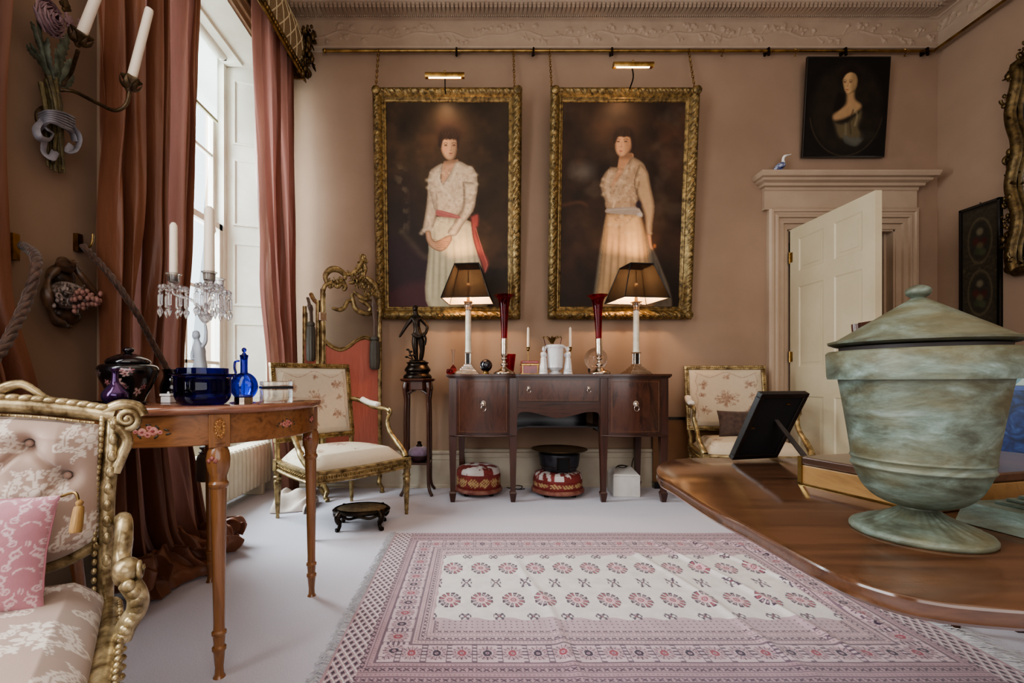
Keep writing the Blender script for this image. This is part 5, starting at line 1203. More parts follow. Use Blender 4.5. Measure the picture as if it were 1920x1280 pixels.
skin('lady_figure',pts,ed,[(a*k_*(1.12 if i in(0,1,2,3,14,18,15,19) else .85),b_*k_*(1.12 if i in(0,1,2,3,14,18,15,19) else .85)) for i,(a,b_) in enumerate(rd)],M['frost'],t)
MB().sphere(q_(370,629,-.002),(.0125,.0125,.0145),14,10).sphere(q_(367,624,.006),(.011,.012,.010),12,8).build('lady_head', M['frost'], t, smooth=90)
MB().lathe([(.05,0),(.052,.006),(.04,.012),(.034,.02),(.03,.022)],36).build('glass_base', M['clearg'], t)
M['cryst']=glass('lead_crystal',(252,252,255),ior=1.5,clear=.25)
hub=Vector(q_(386,590))
MB().lathe(pspline([(.004,-.03),(.014,-.02),(.022,-.002),(.018,.004),(.008,.012),(.014,.022),(.01,.034),(.006,.045),(.009,.055),(.006,.075),(.0,.135)],4),20,hub).build('hub_spike', M['cryst'], t)
cups=[(q_(334,545,-.02),.013,.175,.010),(q_(408,545,-.045),.0165,.22,.0),(q_(392,545,.06),.012,.0,.0)]
for i,(c,cr,chh,_) in enumerate(cups):
    c=Vector(c)
    q=MB().tube(spline([hub+Vector((0,0,.0)),hub.lerp(c,.35)+Vector((0,0,.016)),hub.lerp(c,.8)+Vector((0,0,-.004)),c+Vector((0,0,-.012)),c],6),.0048,8)
    q.lathe(pspline([(.006,-.006),(.012,.0),(.03,.002),(.034,.006),(.012,.008),(.010,.016),(.017,.026),(.019,.04),(.020,.050),(.025,.053),(.0225,.055),(.017,.05),(.014,.03),(0,.022)],3),24,c)
    for k in range(14): a=2*PI*k/14; q.sphere((c.x+.038*math.cos(a),c.y+.038*math.sin(a),c.z+.006),(.0075,.0075,.0075),8,6)
    q.build('glass_arm', M['cryst'], t, smooth=60)
    for k in range(8):
        a=2*PI*k/8+.3; e=c+Vector((.041*math.cos(a),.041*math.sin(a),0))
        d_=MB().lathe([(.0,.0),(.0045,-.004),(.0045,-.01),(.001,-.014)],6,e).lathe([(.001,-.014),(.0065,-.020),(.0062,-.056),(.001,-.061)],6,e).lathe([(.001,-.061),(.0085,-.074),(.006,-.084),(0,-.096)],6,e)
        d_.build('prism_drop', M['cryst'], t, smooth=0)
    if chh:
        MB().lathe([(cr,.028),(cr*1.0,.055),(cr*.92,.055+chh-.012),(cr*.5,.055+chh-.002),(0,.055+chh)],20,c).build('candle', M['candle'], t, smooth=50)
# ---- wall: flower-bunch sconce and small porcelain bracket
def on_wall(px,py,off=.02):
    Y=(XL+off)/(px-VX)*F; return pt(px,py,Y)
o0=on_wall(98,230,.02)
t=thing('flower_sconce','tole flower-bunch wall sconce with ribbon and two candle arms','sconce',o0)
def W(px,py,off=.05): return on_wall(px,py,off)-o0
M['stemg']=mat('gilt_green_stem',(112,98,58),(66,56,34),rough=.5,metal=.3,scale=40); M['ribbon']=mat('grey_ribbon',(146,142,148),(112,108,114),rough=.55,scale=20)
M['petal']=mat('mauve_petal',(140,108,110),(112,82,86),rough=.5,scale=50); M['leafg']=mat('grey_green_leaf',(92,98,76),(60,62,46),rough=.6,scale=40); M['tole']=mat('aged_tole',(98,76,46),(58,42,26),rough=.45,metal=.5,scale=40,bmp=.3,bscale=200)
rg=np.random.default_rng(4)
for k,(x0,y0,x1,y1) in enumerate(((92,200,96,318),(100,200,104,322),(108,196,112,325),(114,196,118,318),(86,205,90,312),(104,190,121,324),(96,190,108,312),(112,205,98,305))):
    q=MB(); a=W(x0-12+rg.uniform(-6,8),y0-50,.04+.01*(k%3)); b_=W(x0,y0,.05+.012*(k%3)); c_=W(x1,y1,.045+.012*(k%2)); q.tube(spline([a,b_,b_.lerp(c_,.5),c_],4),[.0085-.0003*i for i in range(13)],8).build('stem', M['stemg'], t)
def band(p,r0,r1,n=16,w=.0,tw=0): return spline(p,8)
q=MB()
for k in range(6): q.tube(spline([W(74,214+6*k,.05),W(92,208+4*k,.10),W(118,212+5*k,.10),W(139,222+5*k,.05)],6),.0075,6,flat=(1,.5))
q.build('ribbon_knot', M['ribbon'], t)
for pth in ([(80,225,.07),(68,240,.08),(74,258,.09),(92,262,.08),(98,250,.07),(86,240,.08)],[(84,262,.06),(82,285,.06),(96,296,.07),(104,284,.06)],[(128,230,.06),(146,250,.06),(148,268,.06),(140,284,.07),(126,286,.06),(134,272,.06)],[(122,240,.05),(135,250,.05),(140,265,.05)]):
    MB().tube(spline([W(a,b_,c_) for a,b_,c_ in pth],8),.011,8,flat=(1.1,.35)).build('ribbon_tail', M['ribbon'], t)
# big rose
rc=W(98,34,.10); q=MB()
for k in range(34):
    a=k*2.4; rr=.006+.0014*k; dirn=Vector((.25*1,math.cos(a)*.9,math.sin(a)))
    cpt=rc+Vector((.022-.0009*k,rr*math.cos(a),rr*1.1*math.sin(a)))
    tg=Vector((0,-math.sin(a),math.cos(a)))
    L_=.008+.0007*k
    q.tube([cpt-tg*L_*1.2,cpt-tg*L_*.6+Vector((0.002,math.cos(a),math.sin(a)))*.002,cpt+Vector((0,math.cos(a),math.sin(a)))*.004,cpt+tg*L_*.6+Vector((0,math.cos(a),math.sin(a)))*.002,cpt+tg*L_*1.2],[.002,.0045,.006,.0045,.002],6,flat=(1.2,.55))
q.sphere(rc-Vector((.012,0,0)),(.02,.052,.056),16,10); q.build('rose', M['petal'], t, smooth=60)
for (x,y) in ((128,40),(152,52),(120,8)):
    q=MB(); c_=W(x,y,.09)
    for k in range(16): a=k*2.4; r=.0014*k; q.sphere(c_+Vector((.01-.0005*k,r*math.cos(a),r*math.sin(a))),(.006,.009,.009),6,5)
    q.build('small_flower', M['petal'] if y!=8 else M['tole'], t, smooth=60)
for pth,r in (([(96,150),(74,110),(56,80)],.012),([(94,150),(80,120),(60,100),(50,82)],.01),([(100,150),(88,100),(90,70)],.012),([(108,155),(112,110),(122,80),(130,62)],.020),([(112,160),(128,130),(134,110)],.020),([(104,150),(108,120),(104,90)],.012),([(92,150),(66,60),(58,40)],.008),([(90,140),(70,30),(66,15)],.008),([(116,170),(130,150),(138,140)],.016)):
    P=[W(a,b_,.06+.01*i) for i,(a,b_) in enumerate(pth)]; P=spline(P,8); n=len(P); q=MB()
    q.tube(P,[max(.0015,r*math.sin(PI*(.08+.92*i/(n-1)))**.8*(1+.25*math.sin(i*2.2))) for i in range(n)],8,flat=(1,.3)); q.build('leaf', M['leafg'], t, smooth=60)
def carm(p,cupc,cdir,ch,r):
    MB().tube(spline(p,8),[.008]*3+[.0065]*(len(spline(p,8))-3),8).build('candle_arm', M['tole'], t)
    z=Vector(cdir).normalized(); x=z.orthogonal().normalized(); y=z.cross(x); Mx=Matrix((x,y,z)).transposed().to_4x4(); Mx.translation=cupc
    q=MB().lathe(pspline([(.006,-.03),(.012,-.02),(.016,-.004),(.026,.012),(.030,.022),(.026,.024),(.016,.012),(0,.005)],3),22,fn=lambda a,rr,zz:(rr*(1+.16*math.cos(6*a)*max(0,zz+.01)*30),zz),M=Mx)
    for k in range(6):
        a=2*PI*k/6; q.tube(spline([Mx@Vector((.012*math.cos(a),.012*math.sin(a),-.02)),Mx@Vector((.028*math.cos(a),.028*math.sin(a),-.004)),Mx@Vector((.034*math.cos(a),.034*math.sin(a),.016))],4),[.003,.006,.008,.008,.007,.006,.004,.003,.002],6,flat=(1.2,.4))
    q.build('flower_cup', M['tole'], t, smooth=60)
    MB().lathe([(r,.006),(r*.9,ch-.012),(r*.8,ch-.004),(0,ch)],16,M=Mx).build('candle', M['candle'], t, smooth=50)
c1=W(244,158,.30); c1=pt(244,158,1.70)-o0; c1b=pt(281,15,1.70)-o0
carm([W(112,168,.06),W(140,172,.10),pt(180,192,1.72)-o0,pt(215,207,1.70)-o0,pt(236,196,1.70)-o0,pt(243,172,1.70)-o0],c1,(c1b-c1),(c1b-c1).length,.0155)
c2=pt(150,72,1.62)-o0; c2b=pt(186,-20,1.58)-o0
carm([W(116,160,.06),W(132,140,.10),pt(140,115,1.66)-o0,pt(146,95,1.63)-o0],c2,(c2b-c2),(c2b-c2).length,.0165)
MB().lathe([(.05,0),(.055,.01),(.03,.03)],20,M=TR(-.02,0,0,0,PI/2,0)).build('wall_plate', M['tole'], t)
o0=on_wall(132,560,.015)
t=thing('wall_bracket','small encrusted porcelain wall bracket with flowers below the flower sconce','bracket',o0)
M['pbrk']=mat('aged_porcelain',(168,150,142),(72,54,42),rough=.4,scale=36,detail=5,lo=.38,hi=.58,bmp=.2,bscale=80)
M['pink']=mat('pink_flower_china',(176,124,118),(136,98,80),rough=.4,scale=60)
M['bdark']=mat('brown_glazed_china',(96,66,44),(50,36,26),rough=.35,scale=30)
q=MB(); q.tube([W(118,490,.05),W(118,498,.07),W(126,502,.07),W(140,492,.06)],[.02,.028,.024,.012],10)
q.tube(spline([W(140,500,.07),W(155,520,.09),W(180,552,.10)],6),.012,8).tube(spline([W(108,500,.05),W(92,520,.05),W(88,548,.06),W(96,585,.06),W(112,606,.06),W(130,612,.06)],6),[.016+.006*math.sin(i*.6) for i in range(31)],10,flat=(1,.7)); q.sphere(W(118,520,.03),(.03,.045,.04),14,10).sphere(W(125,590,.03),(.03,.06,.035),14,10)
q.build('scroll_body', M['bdark'], t, smooth=60)
q=MB(); q.sphere(W(128,555,.05),(.045,.075,.055),20,14).sphere(W(150,560,.07),(.04,.05,.035),16,10); carved(q,W(128,556,.10),.02,.07,.045,30,rg,.008,.018); q.build('porcelain_shell', M['pbrk'], t, smooth=60)
q=MB()
for _ in range(42):
    a=rg.uniform(0,1); c_=W(135+50*a+rg.uniform(-8,8),560+rg.uniform(-18,26)*(1-.4*a)-6*a,.09+.05*a+rg.uniform(-.01,.02)); q.sphere(c_,(.007,.010,.010),7,5)
q.build('flower_cluster', M['pink'], t, smooth=60)
# ================================================================ SEATS
def arcleaf(x, y, cx, cy, r0, a0, a1, w, teeth=9, vein=.006):
    "curved serrated leaf lying on an arc about (cx,cy)"
    r=np.hypot(x-cx,y-cy); a=np.arctan2(y-cy,x-cx); t=((a-a0+PI)%(2*PI)-PI)/(a1-a0) if a1>a0 else ((a0-a+PI)%(2*PI)-PI)/(a0-a1)
    ww=w*np.clip(4*t*(1-t),0,1)**.6*(.72+.28*np.cos(t*2*PI*teeth+np.sign(r-r0)*.9)); d=np.abs(r-r0)
    return (t>0)&(t<1)&(d<ww)&((d>vein)|(t>.8))
def damask(u, v, s=.19):
    "0..1 mask of a woven ogee damask of flowers and curling leaves; u,v in metres"
    u=np.asarray(u,float); v=np.asarray(v,float); out=np.zeros(u.shape,bool)
    wb=(vnoise(u,v,26,3)-.5)*.05; u=u/s+wb; v=v/(s*1.25)-wb
    for ox,oy in ((0,0),(.5,.5)):
        x=(u+ox)%1-.5; y=(v+oy)%1-.5; y=y*1.25; r=np.hypot(x,y); a=np.arctan2(y,x)
        out|=(r<.15*(.82+.18*np.cos(8*a)))&~((r>.055)&(r<.066))&~((r>.08)&(np.cos(8*a)<-.55))
        out|=(np.hypot(x,y-.20)<.085*(.8+.2*np.cos(5*np.arctan2(y-.20,x)+PI/2)))&(np.abs(x)>.008)
        for sx in (-1,1):
            X_=x*sx
            out|=arcleaf(X_,y,.02,.0,.235,-.5,1.05,.052,8); out|=arcleaf(X_,y,.30,.16,.15,2.3,4.3,.040,6)
            out|=arcleaf(X_,y,.22,-.27,.17,.9,3.0,.046,7); out|=arcleaf(X_,y,.0,-.30,.16,-.2,1.3,.034,5); out|=arcleaf(X_,y,.12,.36,.12,-2.6,-.4,.034,5)
            q=np.hypot(X_-.30,y+.06); aa=np.arctan2(y+.06,X_-.30); out|=(np.abs(q-.055+.006*aa)<.012)|(q<.02)
    return out.astype(float)
def coords_of(o):
    c=np.empty(len(o.data.vertices)*3); o.data.vertices.foreach_get('co',c); return c.reshape(-1,3)
M['damask']=vcol('silk_damask',rough=.5,bmp=.25,bscale=600,sheen=.3,nz=.06,nscale=30); M['tapestry']=vcol('woven_tapestry',rough=.85,bmp=.3,bscale=500,nz=.08,nscale=40)
# ---- near gilt armchair with buttoned back
rz=R(30); xd=Vector((math.cos(rz),math.sin(rz),0)); fd=Vector((math.sin(rz),-math.cos(rz),0))
Cb=Vector((-1.081,.944,0)); Oc=Cb+fd*.27
ch=thing('gilt_armchair','carved gilt armchair with buttoned damask back, nearest the camera','armchair',Oc,rz)
def sgn(x): return 1 if x>=0 else -1
def backy(z): return .27+.10*(z-.43)      # back plane leans away
# outline of the upholstered panel: half width vs z
def toprail(x): return .83-.30*x*x*1.6
bt=[(x,z) for z,xx in ((.74,(-.13,0,.13)),(.665,(-.195,-.065,.065,.195)),(.59,(-.13,0,.13)),(.52,(-.065,.065))) for x in xx]
def bfn(u,v):
    x=(u-.5)*.50; zt=toprail(x)-.028; zb=.475+.02*0+.9*max(0,abs(x)-.13)**2*3.2; z=zb+(zt-zb)*v
    e=min(1,min(u,1-u)/.14)**.5*min(1,min(v,1-v)/.12)**.5
    p=.055*e
    d=min(math.hypot(x-a,(z-b)) for a,b in bt); p-=.036*math.exp(-(d/.022)**2)*e
    # folds between buttons along the diagonals
    f1=abs(((x+z*.87)/.0635+.0)%2-1); f2=abs(((x-z*.87)/.0635)%2-1)
    k_=0
    for (a,b) in bt:
        for (c,d_) in bt:
            if 0<abs(a-c)<.09 and 0<abs(b-d_)<.09 and a<c:
                L2=(c-a)**2+(d_-b)**2; t=((x-a)*(c-a)+(z-b)*(d_-b))/L2
                if -.1<t<1.1:
                    dd=abs((x-a)*(d_-b)-(z-b)*(c-a))/math.sqrt(L2); k_=max(k_,math.exp(-(dd/.007)**2))
    p-=.013*k_*e
    return (x, backy(z)-.012-p, z)
o=MB().grid(bfn,200,150).build('back_upholstery', M['damask'], ch, smooth=180, fix=False); c=coords_of(o)
m=damask(c[:,0]+.02,c[:,2],.17); g0=np.array((170,142,124.)); g1=np.array((222,208,192.)); setcol(o,g0+(g1-g0)*m[:,None]*.85)
q=MB()
for a,b in bt: q.sphere((a,backy(b)-.030,b),(.008,.006,.008),10,8)
q.build('button', M['damask'], ch, smooth=90); q=None
b_=[x for x in ch.children if x.name.startswith('button')][0]; setcol(b_,np.zeros((len(b_.data.vertices),3))+(168,136,118))
def sfn(u,v):
    # seat: u across, v back->front
    hw=.265+.045*v; x=(u-.5)*2*hw; bulge=.045*math.cos((u-.5)*PI)*v**2
    y=.24-.52*v-bulge; e=min(1,min(u,1-u)/.10)**.5*min(1,(1-v)/.10)**.5*min(1,v/.04+.6)
    return (x,y,.372+.060*e+.022*math.sin(PI*u)*math.sin(PI*min(1,v*.9+.1)))
o=MB().grid(sfn,210,200).build('seat_cushion', M['damask'], ch, smooth=180, fix=False); c=coords_of(o)
m=damask(c[:,0],c[:,1]+.03,.21); setcol(o,g0+(g1-g0)*m[:,None]*.95)
GP=M['gold_pale']
# rails, stiles, crest
def carve_tube(mb,pts,r,step=.016,br=.009,off=(0,-.012,0),seg=10,flat=None):
    P=spline(pts,10); mb.tube(P,r,seg,flat=flat); acc=0; last=P[0]
    for i in range(1,len(P)):
        acc+=(P[i]-P[i-1]).length
        if acc>=step: acc=0; mb.sphere(P[i]+Vector(off),(br*.8,br*.7,br*.8),8,6)
def volute(mb,c,r,w,ax='y',turns=1.7,s=1,a0=0,th=.3):
    pts=[]; n=30; rad=[]
    for i in range(n+1):
        t=i/n; a=a0+s*t*turns*2*PI; rr=r*(1-.86*t); p=(rr*math.cos(a),rr*math.sin(a))
        pts.append(Vector(c)+(Vector((p[0],-w*t*.5,p[1])) if ax=='y' else Vector((-w*t*.3,p[0],p[1])))); rad.append(r*th*(1-.55*t))
    mb.tube(pts,rad,8); mb.sphere(Vector(c)+(Vector((0,-w*.5,0)) if ax=='y' else Vector((w*.3,0,0))),(r*.26,)*3,8,6)
q=MB()
top=[(x,backy(toprail(x))-.006,toprail(x)) for x in (-.275,-.2,-.1,0,.1,.2,.275)]
q.tube(spline(top,8),.021,12); q.build('crest_rail', GP, ch, smooth=60)
for s in (-1,1):
    q=MB(); P=spline([(s*x,backy(toprail(x))-.022,toprail(x)+.015) for x in (.045,.12,.2,.262)],8); n=len(P)
    for i in range(0,n-1,2): q.sphere(P[i],(.015,.011,.008),8,6)
    q.build('crest_gadroon', GP, ch, smooth=60)
q=MB(); carve_tube(q,[(x,backy(.79)-.030,toprail(x)-.024) for x in (-.24,-.12,0,.12,.24)],.0035,.0075,.0035,(0,-.002,0),6); q.build('crest_beading', GP, ch, smooth=60)
q=MB()
for s in (-1,1):
    volute(q,(s*.055,backy(.83)-.020,.848),.022,.012,'y',1.6,-s,PI/2 if s>0 else PI/2); 
    q.tube(spline([(s*.075,backy(.83)-.018,.855),(s*.11,backy(.83)-.014,.868),(s*.145,backy(.83)-.012,.842),(s*.16,backy(.83)-.012,.835)],6),[.012,.012,.012,.012,.011,.010,.010,.009,.009,.008,.008,.007,.007,.006,.006,.005,.005,.004,.004],8)
q.sphere((0,backy(.85)-.018,.878),(.03,.014,.026),14,10)
for k in range(-3,4): q.tube([(0,backy(.85)-.030,.862),(.012*k,backy(.85)-.030,.9-.002*k*k)],[.004,.006],6)
volute(q,(0.0,backy(.85)-.03,.848),.018,.01,'y',1.5,1,0); q.build('crest_shell', GP, ch, smooth=60)
for s in (-1,1):
    q=MB()
    st=[(s*.272,backy(.79)-.004,.79),(s*.268,backy(.70)-.004,.70),(s*.262,backy(.6)-.004,.60),(s*.262,backy(.5)-.004,.5),(s*.262,backy(.40)-.004,.36)]
    q.tube(spline(st,8),.020,12,flat=(1.0,.8)); q.build('stile', GP, ch, smooth=60)
    q=MB(); P=spline([(a-s*.019,b-.016,c_) for a,b,c_ in st],16)
    for i in range(0,len(P),2): q.sphere(P[i],(.006,.006,.008),8,6)
    P=spline([(a+s*.004,b-.020,c_) for a,b,c_ in st],8)
    for i in range(2,len(P)-4,3): q.sphere(P[i],(.009,.006,.014),8,6)
    q.build('stile_carving', GP, ch, smooth=60)
    q=MB(); volute(q,(s*.300,backy(.78)-.020,.785),.028,.016,'y',1.8,s,PI if s>0 else 0,.34); q.tube(spline([(s*.255,backy(.8)-.014,.802),(s*.285,backy(.8)-.016,.818),(s*.318,backy(.8)-.016,.812),(s*.330,backy(.8)-.018,.79)],6),.013,8)
    q.tube(spline([(s*.285,backy(.75)-.018,.765),(s*.300,backy(.73)-.016,.735),(s*.29,backy(.7)-.014,.70),(s*.276,backy(.66)-.014,.66)],6),.012,8); q.build('corner_volute', GP, ch, smooth=60)
    # arm: C scroll, knuckle and support
    q=MB(); yb=.27
    q.tube(spline([(s*.285,yb-.00,.545),(s*.300,yb-.045,.560),(s*.305,yb-.075,.535),(s*.302,yb-.085,.49),(s*.306,yb-.12,.463),(s*.316,yb-.17,.470),(s*.324,yb-.215,.498)],7),[.012]*6+[.017]*10+[.018]*10+[.017]*17,10)
    volute(q,(s*.298,yb-.045,.545),.024,.018,'x',1.5,1,PI/2,.36); q.sphere((s*.328,yb-.225,.505),(.024,.026,.024),14,10); volute(q,(s*.350,yb-.228,.505),.020,.012,'x',1.6,-1,0,.3)
    for k in range(5): q.sphere((s*.318,yb-.15-.012*k,.488+.003*k),(.008,.006,.006),8,6)
    q.build('arm', GP, ch, smooth=60)
    q=MB(); P=[(s*.332,yb-.232,.482),(s*.345,yb-.225,.450),(s*.342,yb-.205,.415),(s*.325,yb-.20,.385),(s*.316,yb-.20,.36)]
    q.tube(spline(P,8),.019,12)
    PP=spline([(a+s*.0,b-.014,c_) for a,b,c_ in P],8)
    for i in range(1,len(PP)-2,4): q.sphere(PP[i],(.012,.009,.013),10,8)
    q.build('arm_support', GP, ch, smooth=60)
q=MB(); rl_=[(.268,.25,.368),(.285,.10,.366),(.300,-.06,.366),(.308,-.20,.366),(.296,-.285,.366),(.2,-.322,.366),(0,-.338,.366)]
full=[(-a,b,c_) for a,b,c_ in rl_]+[(a,b,c_) for a,b,c_ in rl_[::-1]][1:]
q.tube(spline([(a*1.012,b,c_-.012) for a,b,c_ in full],8),.026,12); q.build('seat_rail', GP, ch, smooth=60)
q=MB(); P=spline([(a*1.09,b-(.022 if abs(a)<.27 else .0),.372) for a,b,c_ in full],14)
for i in range(0,len(P),2): q.sphere(P[i],(.007,.007,.007),8,6)
P=spline([(a*1.10,b-(.024 if abs(a)<.27 else 0),.345) for a,b,c_ in full],14)
for i in range(0,len(P),3): q.sphere(P[i],(.009,.010,.006),8,6)
q.build('rail_beading', GP, ch, smooth=60)
q=MB(); q.tube(spline([(a,backy(.46)-.006,.475+.9*max(0,abs(a)-.13)**2*3.2-.012) for a in (-.25,-.18,-.1,0,.1,.18,.25)],8),.014,8); q.build('lower_back_rail', GP, ch, smooth=60)
for (x,y) in ((.285,-.25),(-.285,-.25),(.26,.27),(-.26,.27)):
    s=sgn(x); MB().tube(spline([(x,y,.36),(x*1.05,y-.01,.28),(x*1.02,y,.15),(x*.99,y,.06),(x*1.06,y-.015,.012)],6),[.030]*5+[.024]*6+[.018]*6+[.014]*4+[.018]*4,10).build('leg', GP, ch, smooth=60)
# cushion on the near armchair
def pillow_mesh(w,h,t,nx=70,ny=60,pinch=.06):
    def f(side):
        def fn(u,v):
            a=2*u-1; b=2*v-1; e=(1-abs(a)**3.2)**.55*(1-abs(b)**3.2)**.55 if abs(a)<1 and abs(b)<1 else 0
            px=a*w/2*(1-pinch*(1-b*b)*abs(a)); pz=b*h/2*(1-pinch*(1-a*a)*abs(b))
            return (px, side*t/2*e, pz)
        return fn
    return f
pcs=Oc+xd*.015-fd*.0
t=thing('cushion','pink cushion with white scroll pattern on the near gilt armchair','cushion',Cb+xd*.010+fd*.125+Vector((0,0,.548)),rz); t.rotation_euler=(R(-14),R(3),rz+R(-4))
mb=MB(); f=pillow_mesh(.38,.215,.10); mb.grid(f(-1),190,120); mb.grid(f(1),60,40)
M['pinkc']=vcol('pink_cushion_cloth',rough=.8,bmp=.4,bscale=300,sheen=.3,nz=.1,nscale=60)
o=mb.build('cushion_cover', M['pinkc'], t, smooth=180); c=coords_of(o); X_,Z_=c[:,0],c[:,2]
def scrolls(u,v,s=.085):
    u=u/s; v=v/s; out=np.zeros(u.shape,bool)
    for ox,oy in ((0,0),(.5,.5)):
        x=(u+ox)%1-.5; y=(v+oy)%1-.5
        for sx in (-1,1):
            X_=x*sx
            for cx,cy,r0,k,rm in ((.16,.10,.0,1,.10),(.27,-.14,.0,-1,.075)):
                r=np.hypot(X_-cx,y-cy); a=np.arctan2(y-cy,X_-cx)*k; out|=(np.abs(r-rm*(.55+.45*((a+PI)/(2*PI))))<.016)&(r<rm*1.1); out|=(r<.018)
            out|=arcleaf(X_,y,-.02,-.12,.26,-.2,1.1,.034,4,.0); out|=arcleaf(X_,y,.24,.30,.14,3.0,5.0,.030,4,.0); out|=arcleaf(X_,y,.02,-.34,.14,.2,1.7,.03,4,.0)
        out|=(np.hypot(x*1.6,y-.33)<.07)&(np.abs(x)>.012)
    return out.astype(float)
m=scrolls(X_+.012,Z_+.01); g=np.array((186,124,134.)); w_=np.array((218,190,192.)); setcol(o,g+(w_-g)*m[:,None]*.85)
q=MB(); 
q.tube(spline([(.190,-.0,.105),(.215,-.012,.11),(.225,-.02,.085)],6),.003,6); q.build('tassel_cord', M['gold'], t)
M['goldthread']=mat('gold_thread',(176,132,66),(130,92,40),rough=.6,scale=8,stretch=(40,40,1),bmp=.4,bscale=30)
MB().lathe(pspline([(.0,.012),(.007,.006),(.005,-.002),(.009,-.006),(.011,-.05),(.006,-.052)],4),14,(.226,-.02,.085)).build('tassel', M['goldthread'], t)
q=MB(); ring=[]
for k in range(120):
    a_=2*PI*k/120; ca,sa=math.cos(a_),math.sin(a_); u_=sgn(ca)*abs(ca)**.25; v_=sgn(sa)*abs(sa)**.25; ring.append((u_*.19*(1-.06*(1-v_*v_)),0,v_*.1075*(1-.06*(1-u_*u_))))
q.tube(ring,.0025,6,closed=True); q.build('piping', M['goldthread'] if False else mat('pink_piping',(176,110,120),rough=.8), t)
# ---- Louis XVI style fauteuils
def toile(c2,mirror=1,seed=1,ground=(206,186,160),ink=(142,104,84),dens=1.0,cx=0,cy=0,w=.24,h=.2):
    X_,Y_=c2[:,0],c2[:,1]; base=np.zeros((len(X_),3))+ground; rng=np.random.default_rng(seed); m=np.zeros(len(X_))
    def spray(x0,y0,r,n):
        nonlocal m
        for _ in range(n):
            a=rng.uniform(0,2*PI); d=rng.uniform(0,r); x=x0+d*math.cos(a)*1.1; y=y0+d*math.sin(a)*.85; rr=rng.uniform(.007,.015)
            dd=np.hypot(X_-x,Y_-y); aa=np.arctan2(Y_-y,X_-x); k=rng.integers(4,7); m=np.maximum(m,np.where((dd<rr*(.65+.35*np.cos(k*aa+a)))&(dd>rr*.25),rng.uniform(.5,1),0))
            m=np.maximum(m,np.where(np.abs((X_-x0)*(y-y0)-(Y_-y0)*(x-x0))/max(d,.01)<.0016,.6,0)*(np.hypot(X_-x0,Y_-y0)<d))
    spray(cx,cy,.085,46)
    for sx in (-1,1):
        spray(cx+sx*w*.66,cy+h*.5,.045,16); spray(cx+sx*w*.66,cy-h*.45,.045,14); spray(cx+sx*w*.72,cy+.02,.03,8)
    spray(cx,cy+h*.8,.025,5); spray(cx,cy-h*.75,.02,4)
    m=np.maximum(m,.5*(np.abs(Y_-cy-h*.86-.02*np.cos((X_-cx)*26))<.003)*(np.abs(X_-cx)<w*.9)); m=np.maximum(m,.4*(np.abs(np.abs(X_-cx)-w*.88-.006*np.sin(Y_*60))<.003)*(np.abs(Y_-cy)<h*.9))
    return base+(np.asarray(ink,float)-ground)*(m*.9)[:,None]
def fluted_leg(mb,x,y,h=.31,s=1.0,m=None):
    pr=[(.010,0),(.012,.006),(.010,.02),(.014,.03),(.0125,.036),(.016,.10),(.0215,.215),(.024,.235),(.019,.243),(.026,.252),(.026,.262),(.019,.270),(.022,h-.006),(.022,h)]
    mb.lathe([(r*s,z) for r,z in pr],32,(x,y,0),fn=lambda a,r,z:(r*(1-.10*(math.cos(8*a)>0.3)*(.04<z<.215)),z))
